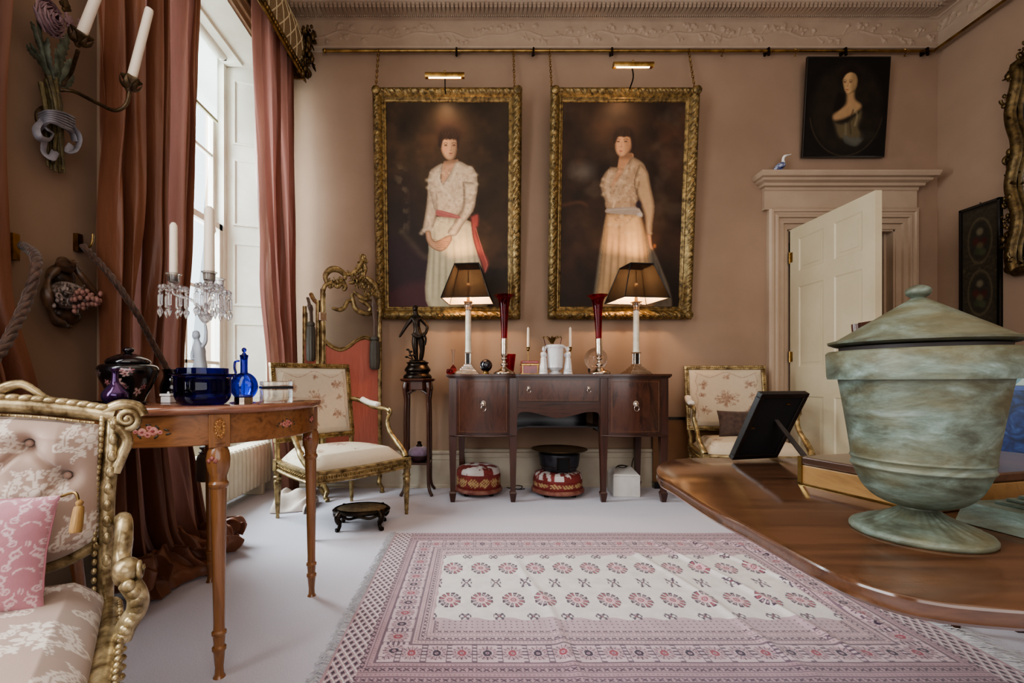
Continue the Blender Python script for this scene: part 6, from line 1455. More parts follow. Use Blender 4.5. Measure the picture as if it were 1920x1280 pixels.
def fauteuil(label,loc,rz,ground,ink,seed,pale,backz=1.0,bw=.58):
    t=thing('louis_armchair',label,'armchair',loc,rz); G=M['gold_mid'] if pale else M['gold_dark']
    fw,rw,d=.33,.27,.27           # half widths, half depth
    lean=lambda z:.03+.14*(z-.45)
    # seat rails
    for nm,(a,b) in {'front_rail':((-fw,-d),(fw,-d)),'side_rail':((fw,-d),(rw,d)),'side_rail.':((-rw,d),(-fw,-d)),'back_rail':((rw,d),(-rw,d))}.items():
        a=Vector(a);b=Vector(b); dd=(b-a).normalized(); nn=Vector((dd.y,-dd.x)); q=MB()
        bowf=.035 if nm=='front_rail' else .012
        n=14; prof=[(0,.300),(.014,.302),(.016,.310),(.008,.316),(.008,.352),(.016,.358),(.014,.368),(0,.370)]
        vs=[];fs=[]
        for i in range(n+1):
            u=i/n; p=a+(b-a)*u+nn*bowf*math.sin(PI*u)
            for o_,z in prof+[(-.02,.370),(-.02,.300)]: vs.append((p.x+nn.x*o_,p.y+nn.y*o_,z))
        m_=len(prof)+2
        for i in range(n):
            for k in range(m_): fs.append((i*m_+k,(i+1)*m_+k,(i+1)*m_+(k+1)%m_,i*m_+(k+1)%m_))
        q.add(vs,fs)
        rlo=q.build(nm.rstrip('.'), G, t, smooth=25)
        q=MB(); k=0; Ls=(b-a).length; nb=int(Ls/.014)
        for i in range(nb):
            u=(i+.5)/nb; p=a+(b-a)*u+nn*(bowf*math.sin(PI*u)+.010); q.sphere((p.x,p.y,.334),(.0045,.0045,.011) if i%2 else (.006,.006,.006),6,5)
        q.build('rail_carving', M['gold'] if pale else M['gold_dark'], rlo, smooth=60)
    for x,y in ((fw,-d),(-fw,-d),(rw,d),(-rw,d)):
        q=MB(); fluted_leg(q,x,y); q.box(x-.022,x+.022,y-.022,y+.022,.298,.372); q.build('leg', G, t, smooth=40, bevel=.001)
    def sf(u,v):
        hw=fw*.985*(1-v)+rw*.96*v; x=(2*u-1)*hw; y=-d+.015+(2*d-.03)*v-.03*math.sin(PI*u)*(1-v); e=(min(1,min(u,1-u)/.13)**.5)*(min(1,min(v,1-v)/.12)**.5)
        return (x,y,.365+.075*e+.028*math.sin(PI*u)*math.sin(PI*v))
    o=MB().grid(sf,110,100).build('seat_cushion', M['tapestry'], t, smooth=180, fix=False); c=coords_of(o); setcol(o,toile(c[:,:2],seed=seed,ground=ground,ink=ink,w=.3,h=.25))
    MB().lathe([(0,.25),(.16,.258),(.24,.285),(.26,.305),(0,.306)],28).build('seat_webbing', M['black'], t)
    # back: square frame, padded panel
    z0,z1=.475,backz; hb=bw/2
    def bp(x,z,off=0): return (x, d+lean(z)-.03+off, z)
    q=MB(); w=.032
    for (xa,xb,za,zb) in ((-hb,hb,z0,z0+w),(-hb,hb,z1-w,z1),(-hb,-hb+w,z0+w,z1-w),(hb-w,hb,z0+w,z1-w)):
        vs=[bp(x,z,o_) for o_ in (-.016,.016) for x,z in ((xa,za),(xb,za),(xb,zb),(xa,zb))]; q.add(vs,[(0,3,2,1),(4,5,6,7),(0,1,5,4),(1,2,6,5),(2,3,7,6),(3,0,4,7)])
    fr=q.build('back_frame', G, t, smooth=0, bevel=.004)
    q=MB()
    per=[(-hb+w/2,z0+w/2),(hb-w/2,z0+w/2),(hb-w/2,z1-w/2),(-hb+w/2,z1-w/2)]
    for k in range(4):
        a=Vector(per[k]); b=Vector(per[(k+1)%4]); n=int((b-a).length/.015)
        for i in range(n): p=a+(b-a)*(i+.5)/n; q.sphere(bp(p.x,p.y,-.018),(.0055,.004,.0055),6,5)
    q.build('back_carving', M['gold'] if pale else M['gold_dark'], fr, smooth=60)
    for s in (-1,1): MB().tube([(s*rw,d,.36),(s*(rw+.0),d+.005,.42),bp(s*(hb-.018),z0+.01)],.017,8).build('back_post', G, t, smooth=60)
    def bf(u,v):
        x=(2*u-1)*(hb-w); z=z0+w+(z1-z0-2*w)*v; e=(min(1,min(u,1-u)/.09)**.5)*(min(1,min(v,1-v)/.09)**.5); return bp(x,z,-.008-.026*e)
    o=MB().grid(bf,110,100).build('back_upholstery', M['tapestry'], t, smooth=180, fix=False); c=coords_of(o); c2=np.stack([c[:,0],c[:,2]],1); setcol(o,toile(c2,seed=seed+5,ground=ground,ink=ink,cx=0,cy=(z0+z1)/2,w=.25,h=.21))
    MB().add([bp(x,z,.012) for x,z in ((-hb+w,z0+w),(hb-w,z0+w),(hb-w,z1-w),(-hb+w,z1-w))],[(0,1,2,3)]).build('back_lining', M['tapestry'], t, smooth=0)
    lb=[x for x in t.children if x.name.startswith('back_lining')][0]; setcol(lb,np.zeros((4,3))+ground)
    for s in (-1,1):
        q=MB(); A=bp(s*(hb-.01),.74,-.01)
        pts=[A,(s*(hb+.02),d-.06,.725),(s*(fw-.0),.10,.685),(s*(fw+.012),-.03,.675),(s*(fw+.015),-.075,.66)]
        q.tube(spline(pts,8),[.017]*12+[.015]*21,10); volute(q,(s*(fw+.015),-.070,.655),.024,.018,'x',1.5,1,PI/2,.36)
        arm=q.build('arm', G if pale else M['gold_dark'], t, smooth=60)
        q=MB(); q.tube(spline([(s*(hb+.012),d-.075,.738),(s*(fw-.006),.13,.712),(s*(fw+.004),.03,.700)],8),[.008]+[.022]*15+[.008],12,flat=(1.15,.9)); o=q.build('arm_pad', M['tapestry'], arm, smooth=60); setcol(o,np.zeros((len(o.data.vertices),3))+(224,214,198))
        q=MB(); q.tube(spline([(s*(fw+.015),-.080,.645),(s*(fw+.012),-.055,.60),(s*(fw+.004),-.085,.53),(s*(fw+.010),-.17,.45),(s*(fw+.006),-.235,.40),(s*fw,-.262,.37)],7),[.013]*8+[.016]*12+[.020]*10+[.021]*6,10)
        for k in range(7): q.sphere((s*(fw+.012),-.10-.022*k,.51-.021*k),(.010,.012,.012),8,6)
        q.build('arm_support', G if pale else M['gold_dark'], t, smooth=60)
    return t
A1=fauteuil('gilt square-backed armchair with pale floral tapestry, turned towards the room beside the round table',(-.865,2.955,0),R(48),(206,190,166),(146,104,84),3,True,.985,.58)
A2=fauteuil('gilt square-backed armchair with pale floral tapestry between the sideboard and the door',(1.93,3.355,0),R(-9),(192,172,144),(136,98,78),8,True,.985,.60)
t=thing('cushion','dark brown square cushion on the armchair beside the door','cushion',(1.95,3.375,.55)); t.rotation_euler=(R(-14),0,R(-9))
mb=MB(); f=pillow_mesh(.34,.20,.09); mb.grid(f(-1),60,50); mb.grid(f(1),60,50)
mb.build('cushion_cover', mat('dark_brocade',(52,34,26),(84,58,44),rough=.8,scale=22,bmp=.3,bscale=60,sheen=.2), t, smooth=180)
# ---- gilt folding screen
SA=Vector((-1.10,3.36,0)); SB=Vector((-.745,3.64,0)); SL=(SB-SA).length; sz=math.atan2(SB.y-SA.y,SB.x-SA.x)
sn=thing('folding_screen','gilt rococo folding screen with glazed top and coral silk panels behind the armchair','screen',SA,sz)
GG=M['gold_mid']; M['coral']=silk('coral_silk',(184,98,82),(196,112,94),.05)
def leaf(parent,L_,crest,ox=0,oy=0,ang=0):
    MX=TR(ox,oy,0,0,0,ang)
    q=MB()
    for x in (0,L_):
        q.tube([(x,0,.10),(x,0,1.53 if crest else 1.45)],.017,10,M=MX); q.tube([(x+(.012 if x==0 else -.012),-.016,.10),(x+(.012 if x==0 else -.012),-.016,1.50 if crest else 1.40)],.004,6,M=MX)
        q.tube(spline([(x,0,.12),(x+(.02 if x==0 else -.02),-.03,.07),(x,-.045,.03),(x+(.015 if x==0 else -.015),-.06,.015),(x,-.055,.004)],5),[.018]*8+[.014]*8+[.017]*5,8,M=MX)
    q.build('gilt_post', GG, parent, smooth=60)
    q=MB(); q.tube(spline([(0,0,1.50),(.02,0,1.56),(.07,0,1.585),(.11,0,1.56),(.15,0,1.60)] if crest else [(0,0,1.43),(L_*.3,0,1.47),(L_*.5,0,1.52)],8),.016,8,M=MX)
    if crest:
        # big broken C scrolls rising to an off-centre pinnacle
        for pts,r in (([(.03,0,1.575),(.02,0,1.63),(.06,0,1.68),(.12,0,1.685),(.165,0,1.655),(.165,0,1.62)],.016),([(.07,0,1.56),(.11,0,1.60),(.15,0,1.595),(.17,0,1.56),(.15,0,1.54)],.014),
                      ([(.16,0,1.66),(.22,0,1.67),(.27,0,1.72),(.30,0,1.78),(.315,0,1.82),(.33,0,1.79)],.014),([(.20,0,1.60),(.26,0,1.62),(.30,0,1.66),(.33,0,1.72),(.32,0,1.76)],.014),
                      ([(L_,0,1.50),(L_-.02,0,1.57),(L_-.07,0,1.63),(L_-.12,0,1.66)],.018),([(.23,0,1.45),(.22,0,1.52),(.245,0,1.42),(.30,0,1.385),(.38,0,1.385),(L_,0,1.42)],.014),
                      ([(.23,0,1.47),(.19,0,1.46),(.16,0,1.41),(.12,0,1.39),(.07,0,1.40)],.012),([(.235,0,1.54),(.30,0,1.50),(.36,0,1.50),(.40,0,1.54),(L_-.02,0,1.52)],.014),([(.28,0,1.48),(.33,0,1.46),(.37,0,1.43),(.36,0,1.40)],.012)):
            q.tube(spline([(a,b,c_) for a,b,c_ in pts],7),[r*(.85+.6*math.sin(PI*i/(7*(len(pts)-1)))) for i in range(7*(len(pts)-1)+1)],8,M=MX)
        rg2=np.random.default_rng(3); q2=MB(); 
        for c_ in ((.29,-.01,1.66),(.33,-.01,1.60),(.37,-.01,1.56),(.30,-.01,1.73),(.22,-.01,1.65),(.31,-.01,1.79),(.40,-.01,1.52),(.34,-.01,1.53),(.26,-.01,1.60),(.37,-.01,1.62)): carved(q2,(0,0,0),.035,.014,.035,14,rg2,.010,.024) if False else [q2.add(*(lambda s_:(s_.v,s_.f))(carved(MB(),(0,0,0),.034,.014,.034,14,rg2,.010,.024)),M=MX@TR(*c_))]
        q2.build('carved_cresting', GG, parent, smooth=60)
        q3=MB()
        for c_ in ((.08,-.01,1.575),(.13,-.01,1.60)): q3.add(*(lambda s_:(s_.v,s_.f))(carved(MB(),(0,0,0),.034,.014,.030,14,rg2,.010,.022)),M=MX@TR(*c_))
        q3.build('leaf_spray', GG, parent, smooth=60)
    q.build('crest_scrolls', GG, parent, smooth=60)
    zz=[1.16,1.115,1.095,1.12,1.17,1.195,1.18,1.15]; P=spline([(L_*i/7,0,z) for i,z in enumerate(zz)],8)
    MB().tube(P,.014,8,M=MX).tube([p+Vector((0,-.012,.012)) for p in P],.006,6,M=MX).build('shaped_rail', GG, parent, smooth=60)
    vs=[];fs=[]
    for p in P: vs += [(p.x,.002,p.z),(p.x,.002,.20)]
    for i in range(len(P)-1): fs.append((2*i,2*i+2,2*i+3,2*i+1))
    MB().add(vs,fs,M=MX).build('coral_panel', M['coral'], parent, smooth=0, solid=.006)
    MB().tube([(0,0,.20),(L_,0,.20)],.014,8,M=MX).tube([(0,-.012,.24),(L_,-.012,.24)],.004,6,M=MX).build('lower_rail', GG, parent, smooth=60)
    vs=[];fs=[]
    for i,p in enumerate(P): vs += [(p.x,.0,p.z),(p.x,.0,1.40+.10*math.sin(PI*i/(len(P)-1)))]
    for i in range(len(P)-1): fs.append((2*i,2*i+2,2*i+3,2*i+1))
    MB().add(vs,fs,M=MX).build('glass_pane', M['pane'], parent, smooth=0)
leaf(sn,SL,True)
leaf(sn,.33,False,ox=-.02,oy=.04,ang=R(88))
MB().box(-.03,.02,-.02,.0,1.30,1.36).build('hinge', M['silver'], sn, smooth=0, bevel=.003)
M['taup']=mat('taupe_ribbon',(96,72,58),(70,50,40),rough=.6,scale=6,stretch=(12,12,1),sheen=.3)
def hung(label,X,Y,z1,z2,z3,r):
    t=thing('hanging_tassel',label,'tassel',(X,Y,z2)); MB().tube(spline([(-.03,.02,z1-z2),(-.005,-.01,z1-z2-.06),(.0,0,(z1-z2)*.5),(.004,.0,.0)],6),[.012]*6+[.02]*7+[.015]*6,10,flat=(1,.5)).build('ribbon', M['taup'], t)
    MB().lathe(pspline([(.006,.01),(r*.8,.0),(r*.9,-.02),(r*.7,-.03),(r,-.05),(r,-(z2-z3)),(0,-(z2-z3))],3),22,fn=lambda a,rr,z:(rr*(1+.05*math.cos(11*a)*(z<-.04)),z)).build('tassel_skirt', mat('grey_brown_tassel',(74,66,54),(52,46,38),rough=.7,scale=8,stretch=(30,30,1),bmp=.3,bscale=30), t)
hung('long grey-brown tassel hung from the right post of the gilt folding screen',(703-890)/870*3.56,3.56,1.52,1.20,.965,.036)
hung('dark tassel hanging between the lit curtain and the gilt folding screen',(583-890)/870*3.30,3.30,1.46,1.28,1.02,.030)
# ---- plant stand, bronze, pincushion
ps=thing('plant_stand','tall slender mahogany stand with splayed legs beside the sideboard','stand',(-.437,3.585,0))
ZT=.882
MB().lathe([(0,ZT-.022),(.128,ZT-.022),(.140,ZT-.012),(.142,ZT-.004),(.138,ZT),(0,ZT)],8,a0=PI/8).build('stand_top', M['mahog'], ps, smooth=20)
MB().lathe([(.112,ZT-.085),(.114,ZT-.08),(.112,ZT-.022)],8,a0=PI/8).build('frieze', M['mahog'], ps, smooth=20)
for k in range(4):
    a=PI/4+k*PI/2; c_,s_=math.cos(a),math.sin(a)
    q=MB().tube(spline([(r*c_,r*s_,z) for r,z in ((.118,ZT-.03),(.128,ZT-.09),(.118,ZT-.16),(.122,.60),(.124,.30),(.124,.12),(.134,.05),(.160,.012),(.166,.006))],6),[.018]*6+[.014]*6+[.0125]*18+[.012]*12+[.012]*7,8); q.build('leg', M['mahog'], ps, smooth=60)
    q=MB(); q.tube(spline([(.120*c_,.120*s_,ZT-.14),(.105*c_-.01*s_,.105*s_+.01*c_,ZT-.11),(.085*c_-.04*s_,.085*s_+.04*c_,ZT-.09)],5),.008,6); q.tube(spline([(.120*c_,.120*s_,ZT-.14),(.105*c_+.01*s_,.105*s_-.01*c_,ZT-.11),(.085*c_+.04*s_,.085*s_-.04*c_,ZT-.09)],5),.008,6); q.build('bracket', M['mahog'], ps, smooth=60)
MB().box(-.095,.095,-.095,.095,.232,.247).build('shelf', M['mahog'], ps, smooth=0, bevel=.003)
k_=3.5/870; bz=ZT+.0005
st=thing('bronze_statue','dark bronze statuette of a standing youth on a round plinth on the tall stand','statue',(-.440,3.58,bz))
MB().lathe(pspline([(.108,0),(.110,.012),(.10,.03),(.088,.04),(.09,.05),(.10,.062),(.094,.08),(.08,.10),(.078,.112),(.084,.118),(.08,.126),(.0,.128)],3),36).build('plinth', M['bronze'], st)
def s_(px,py,d=0): return ((px-781)*k_,d,(706-py)*k_)
mb=MB().sphere((0,0,.125),(.07,.06,.022),18,12); 
for a,b,r in ((-.03,.02,.02),(.03,-.02,.018),(.0,.03,.022),(-.05,-.01,.015)): mb.sphere((a,b,.132),(r,r,r*.7),10,8)
mb.build('rocky_ground', M['bronze'], st, smooth=90)
pts=[s_(781,621),s_(780,611),s_(779,600,-.004),s_(778,590),s_(777.5,583),s_(776.5,574,-.006),
     s_(770,591),s_(762,602,-.01),s_(755,614,-.02),s_(747,628,-.035),
     s_(787,591),s_(797,602,.006),s_(800,608,.006),s_(797,619,-.012),s_(792,627,-.024),
     s_(777,627),s_(776,638,-.006),s_(777,651,-.008),s_(778,664),s_(779,675),s_(776,680,-.022),
     s_(786,627),s_(789,638,.0),s_(790,651,.0),s_(788,664,.01),s_(786,675,.012),s_(789,680,-.010)]
ed=[(0,1),(1,2),(2,3),(3,4),(4,5),(3,6),(6,7),(7,8),(8,9),(3,10),(10,11),(11,12),(12,13),(13,14),(0,15),(15,16),(16,17),(17,18),(18,19),(19,20),(0,21),(21,22),(22,23),(23,24),(24,25),(25,26)]
rd=[(8,6.2),(7,5.4),(8.8,6.4),(7.5,5),(3.4,3.4),(5,5.6),(4.4,4.2),(3.4,3.2),(2.6,2.5),(2.1,1.8),(4.4,4.2),(3.4,3.2),(2.9,2.8),(2.5,2.4),(2,1.8),(6.4,6.2),(5.6,5.6),(4,4.2),(3.8,3.8),(2.2,2.4),(1.8,1.4),(6.4,6.2),(5.6,5.6),(4,4.2),(3.8,3.8),(2.2,2.4),(1.8,1.4)]
skin('body',pts,ed,[(a*k_*1.22,b*k_*1.25) for a,b in rd],M['bronze'],st)
mb=MB().sphere(s_(776.5,573,-.004),(.019,.021,.025),16,12).sphere(s_(776.5,570,.003),(.021,.022,.019),14,10).sphere(s_(776,574.5,-.026),(.003,.004,.005),8,6)
mb.build('head', M['bronze'], st, smooth=90)
mb=MB(); mb.tube(spline([s_(772,620,-.028),s_(780,627,-.034),s_(789,626,-.028),s_(795,620,-.01)],6),.010,8,flat=(.5,1.3)); mb.tube(spline([s_(793,618,-.02),s_(797,630,-.018),s_(795,642,-.01)],5),.008,8); mb.build('loincloth', M['bronze'], st, smooth=60)
mb=MB().tube(spline([s_(780,683,-.02),s_(774,672,-.03),s_(768,660,-.03),s_(765,652,-.03)],5),.006,6).tube(spline([s_(772,670,-.03),s_(764,666,-.03)],3),.004,6)
for (a,b) in ((763,651),(769,655),(761,665),(768,662),(774,662)): mb.sphere(s_(a,b,-.03),(.014,.007,.009),8,6)
mb.build('plant_stump', M['bronze'], st, smooth=60)
pc=thing('pincushion','small purple velvet crown cushion in a dark dish on the stand shelf','ornament',(-.425,3.56,.2475))
MB().lathe(pspline([(.045,0),(.06,.01),(.085,.045),(.088,.052),(.08,.048),(.05,.02),(0,.018)],3),28).build('dish', mat('maroon_lacquer',(70,36,40),(50,24,28),rough=.4,scale=20), pc)
MB().lathe(pspline([(.07,.04),(.078,.06),(.07,.09),(.04,.112),(0,.118)],4),28,fn=lambda a,r,z:(r*(1+.07*math.cos(6*a)),z)).build('velvet_cushion', mat('mauve_velvet',(126,100,124),(100,76,98),rough=.8,sheen=.6,scale=10), pc)
MB().lathe(pspline([(.02,.10),(.024,.12),(.014,.135),(.016,.15),(0,.156)],3),12).build('finial', M['bronze'], pc)
# ---- small oval footstool
fs_=thing('oval_footstool','small dark oval footstool on cabriole legs on the carpet before the armchair','footstool',(-.675,2.77,0),R(6))
ov=Matrix.Diagonal((1,.72,1,1))
MB().lathe([(.150,.088),(.165,.092),(.170,.104),(.160,.114),(.150,.118)],48,M=ov,cap=False).build('rim', M['bronze'], fs_, smooth=40)
MB().lathe([(0,.122),(.06,.121),(.11,.119),(.140,.114),(.151,.110)],48,M=ov).build('upholstered_top', mat('worn_olive_needlework',(128,110,80),(92,74,52),rough=.85,scale=30,bmp=.3,bscale=200), fs_)
for k in range(4):
    a=R(45)+k*PI/2; c_,s2=math.cos(a),math.sin(a)*.72
    MB().tube(spline([(.14*c_*1.1,.14*s2*1.1,.105),(.162*c_*1.1,.162*s2*1.1,.075),(.145*c_*1.1,.145*s2*1.1,.04),(.155*c_*1.1,.155*s2*1.1,.012),(.170*c_*1.1,.170*s2*1.1,.010)],5),[.02]*5+[.017]*5+[.011]*5+[.013]*6,8).build('leg', M['bronze'], fs_, smooth=60)
q=MB(); q.tube([(.158*math.cos(a),.158*.72*math.sin(a),.082+.006*math.cos(8*a)) for a in [2*PI*k/64 for k in range(64)]],.008,6,closed=True); q.build('shaped_apron', M['bronze'], fs_, smooth=60)
# ================================================================ RUG
RX0,RX1,RY0,RY1=-.45,1.63,1.30,2.63
nx,ny=720,460
cv=Canvas(RX0,RY1,RX1,RY0,nx,ny,(196,160,164)); X,Y=cv.X,cv.Y
W_,H_=RX1-RX0,RY1-RY0
dx=np.minimum(X-RX0,RX1-X); dy=np.minimum(Y-RY0,RY1-Y)
pink=(186,156,164); rose=(178,142,150); cream=(216,208,204); dark=(74,54,74); red=(150,72,84); white=(222,218,216)
cv.mix(.5*vnoise(X,Y,3,5),(198,176,182))
# side (kilim/lattice) strips at both ends
side=dx<.10
px_=(X if True else X); lat=(np.abs(((X+Y*.62)/.028)%1-.5)<.13)|(np.abs(((X-Y*.62)/.028)%1-.5)<.13)
cellx=((X+Y*.62)/.028)%1; celly=((X-Y*.62)/.028)%1; dia=(np.abs(cellx-0)<.0)
cv.mix(side*1.0,rose); c1=((X+Y*.62)/.028)%1; c2=((X-Y*.62)/.028)%1
inner=(c1>.25)&(c1<.75)&(c2>.25)&(c2<.75); cv.mix(side*inner*(dx>.012),dark); cv.mix(side*(~inner)*(dx>.012)*((c1<.12)|(c2<.12)),white)
def band(mask,col,a=1): cv.mix(mask*a,col)
# distance measured from the inner end of the lattice for the x sides
ex=dx-.10; e=np.minimum(np.where(ex>0,ex+.085,0),dy)   # frame distance
tx=np.where(ex+.085<dy,Y,X)                            # coordinate along the border
fr=(ex>0)
def minor(a,b,pitch,sz,col=dark,kind=0):
    m=fr&(e>a)&(e<b); q=(e-a)/(b-a); p=(tx/pitch)%1
    if kind==0: k=(np.abs(p-.5)*1.6+np.abs(q-.5)<sz)
    elif kind==1: k=(np.abs(np.abs(p-.5)-np.abs(q-.5))<.16)&(np.abs(q-.5)<.42)&(np.abs(p-.5)<.4)
    else: k=(np.abs(p-.5)<sz*.5)&(np.abs(q-.5)<.3)
    cv.mix(m*k*.85,col)
def lines(a,w=.0022,col=dark,al=.6): cv.mix(fr*(np.abs(e-a)<w)*al,col)
band(fr&(e<.13),rose); band(fr&(e>.13)&(e<.215),(206,176,182))
# outer stripes
minor(.006,.026,.017,.42); lines(.030); minor(.034,.052,.024,.4,dark,1); lines(.056); minor(.060,.074,.013,.38,(150,104,112),0); lines(.078); minor(.082,.102,.024,.4,dark,1); lines(.106); minor(.108,.120,.013,.4,(150,104,112),0); lines(.124); lines(.128)
# main border .13-.215: octagons with rays
mb_=fr&(e>.130)&(e<.222); pit=.0805
cyc=np.floor(tx/pit); p=(tx/pit-cyc-.5)*pit; q=e-.176; r=np.hypot(p,q); a=np.arctan2(q,p)
alt=(cyc.astype(int)%2)==0
ray=(r>.017)&(r<.036)&(np.abs(((a/(2*PI)*14)%1)-.5)<.17); cv.mix(mb_*ray*.8,dark)
ray2=(r>.019)&(r<.033)&(np.abs(((a/(2*PI)*14+.5)%1)-.5)<.13); cv.mix(mb_*ray2*.6,red)
octm=(np.maximum(np.maximum(np.abs(p)/.0135,np.abs(q)/.0155),(np.abs(p)/.0135+np.abs(q)/.0155)/1.45)<1)
cv.mix(mb_*octm*alt,(60,44,66)); cv.mix(mb_*octm*(~alt),(160,70,84)); cv.mix(mb_*(r<.006),(190,150,160)); cv.mix(mb_*(r<.0028),dark)
bar=(np.abs(np.abs(p)-pit*.5)<.009); cv.mix(mb_*bar*((np.abs((q/.018)%1-.5)<.22)|(np.abs(np.abs(np.abs(p)-pit*.5)-.0085)<.0016))*.75,dark)
lines(.222); lines(.226)
# inner stripes
minor(.230,.244,.013,.4,(150,104,112),0); lines(.247); minor(.250,.268,.024,.4,dark,1); lines(.272); minor(.276,.290,.013,.38,(150,104,112),0); lines(.293); minor(.296,.310,.022,.42,dark,1)
fx0,fx1=-.15,1.345; fy0,fy1=1.675,2.306
field=(X>fx0)&(X<fx1)&(Y>fy0)&(Y<fy1)
# where the stripes run out before the field edge fill with rose
gap=fr&(~field)&(e>.312); cv.mix(gap,pink); cv.mix(gap*((np.abs((X/.02)%1-.5)<.14)&(np.abs((Y/.02)%1-.5)<.14))*.7,dark)
# scalloped cream field
sc1=(X>fx0+.004*np.cos(Y*60))&(X<fx1+.004*np.cos(Y*60))&(Y>fy0+.012+.010*np.cos(X*2*PI/.126))&(Y<fy1-.012-.010*np.cos(X*2*PI/.126))
cv.mix(field*1.0,pink); cv.mix(sc1&field,cream); cv.c*=(1+.05*(vnoise(X,Y,30,2)-.5)*2)[...,None]
gx0=-.098; pg=.1258
for row,yc in enumerate((2.139,1.832)):
    n=np.round((X-gx0)/pg); ok=(n>=0)&(n<=11)&field; p=X-gx0-n*pg; q=Y-yc; r=np.hypot(p/.043,q/.060); a=np.arctan2(q/.060,p/.043)
    octm=(np.maximum(np.maximum(np.abs(p)/.043,np.abs(q)/.060),(np.abs(p)/.043+np.abs(q)/.060)/1.42)<1)
    m=ok&octm; pet=((a/(2*PI)*12)%1); lf=(r>.52)&(np.abs(pet-.5)<.36)
    quad=((p*q)>0); cv.mix((m&lf)*1.0,dark); cv.mix((m&lf&(~quad)&(np.abs(pet-.5)<.27)&(r<.94))*1.0,(158,84,96)); cv.mix((m&lf&quad&(np.abs(pet-.5)<.15)&(r<.84)&(r>.62))*.9,(200,168,176))
    cr=ok&(np.maximum(np.abs(p)/.024,np.abs(q)/.030)+.35*np.minimum(np.abs(p)/.024,np.abs(q)/.030)<1); cv.mix(cr,(212,166,174)); cv.mix(ok&(r<.26)&(r>.14),red); cv.mix(ok&(r<.07),dark)
for yc,amp_ in ((1.985,1.0),(2.272,.55),(1.705,.55)):
    n=np.round((X-gx0-pg/2)/pg); ok=(n>=-1)&(n<=11)&field; p=X-gx0-pg/2-n*pg; q=(Y-yc)
    ap_=np.abs(p); aq=np.abs(q)
    mm=(aq<.042*amp_)&((np.abs(ap_-.004-.35*aq)<.0035)&(aq>.006)|(np.abs(ap_-.012)<.003)&(np.abs(aq-.030*amp_)<.009)|((ap_<.007)&(aq<.006))|(np.abs(ap_-.020)<.0028)&(aq<.008)|((ap_<.02)&(np.abs(aq-.021*amp_)<.0022)))
    cv.mix(ok&mm,(84,66,86)); cv.mix(ok&(ap_<.0035)&(aq<.004),red)
cv.mix((Y>RY1-.012)*.7,(176,150,160)); cv.mix((Y<RY0+.012)*1.0,(190,150,120))
ht=lambda x,y: .0
rug=thing('rug','worn pink and cream bokhara rug with fringed ends lying on the carpet','rug',(0,0,0))
vs=[]
Xv,Yv=X.ravel(),Y.ravel()
# soft creases crossing the right half of the rug
Z=np.zeros_like(Xv)+.008
for (xa,ya,xb,yb,w,h) in ((.95,2.55,1.25,1.40,.016,.013),(1.13,2.62,1.50,1.5,.014,.011),(.78,2.5,1.02,1.32,.02,.009),(.20,2.3,.33,1.3,.02,.008),(1.30,2.6,1.62,1.95,.012,.008)):
    A=np.array((xa,ya));B=np.array((xb,yb));ab=B-A; t=((Xv-A[0])*ab[0]+(Yv-A[1])*ab[1])/(ab@ab); nrm=np.array((-ab[1],ab[0]))/np.linalg.norm(ab)
    d=(Xv-A[0])*nrm[0]+(Yv-A[1])*nrm[1]+.012*np.sin(t*9); Z+=h*np.exp(-(d/w)**2)*np.clip(np.sin(PI*np.clip(t,0,1))*1.8,0,1)
Z+=.004*(vnoise(Xv,Yv,5,4)-.4)
Xw=Xv+np.where(Xv<0,1,0)*.012*(vnoise(Yv,Yv*0,6,8)-.5)*np.clip((.1-(Xv-RX0))/.1,0,1)-.03*np.clip((Xv-1.2)/.43,0,1)*0; Yw=Yv+.012*(vnoise(Xv,Xv*0,4,6)-.5)*np.clip((Yv-2.4)/.23,0,1)
vs=np.stack([Xw,Yw,np.maximum(Z,.004)],1)
# the grid runs from back (row 0) to front
fs=[(j*nx+i,(j+1)*nx+i,(j+1)*nx+i+1,j*nx+i+1) for j in range(ny-1) for i in range(nx-1)]
mb=MB(); mb.v=[tuple(v) for v in vs]; mb.f=fs
M['rugm']=vcol('rug_pile',rough=.92,bmp=.45,bscale=900,sheen=.25,nz=.12,nscale=220,bdist=.002)
o=mb.build('pile', M['rugm'], rug, smooth=180, fix=False); setcol(o,cv.c.reshape(-1,3))
M['fringe']=mat('rug_fringe',(214,212,212),(190,188,192),rough=.85,scale=40)
rg=np.random.default_rng(2)
for s,x0 in ((-1,RX0),(1,RX1)):
    q=MB(); y=RY0
    L0=.035 if s<0 else .075
    while y<RY1:
        y+=.0045; l_=L0*rg.uniform(.5,1.25)*(1 if s<0 else .5+.9*min(1,(RY1-y)/1.0)); b_=rg.uniform(-.02,.02)-(.03 if s>0 else 0); c_=rg.uniform(-.012,.012)
        q.tube([(x0-s*.004,y,.010),(x0+s*l_*.4,y+b_*.4+c_,.011+rg.uniform(0,.006)),(x0+s*l_*.75,y+b_*.8-c_,.006+rg.uniform(0,.006)),(x0+s*l_,y+b_,.004)],.0013,3)
    q.build('fringe', M['fringe'], rug, smooth=0)
# ================================================================ MAHOGANY TABLE AT THE RIGHT
TT=.66; dz=EYE-TT
def tp(px,py): return Vector((((px-VX)/F)*(F*dz/(py-VY)), F*dz/(py-VY)))
mt=thing('mahogany_table','large polished mahogany tilt-top table on a pedestal at the right foreground','table',(1.85,1.0,0))
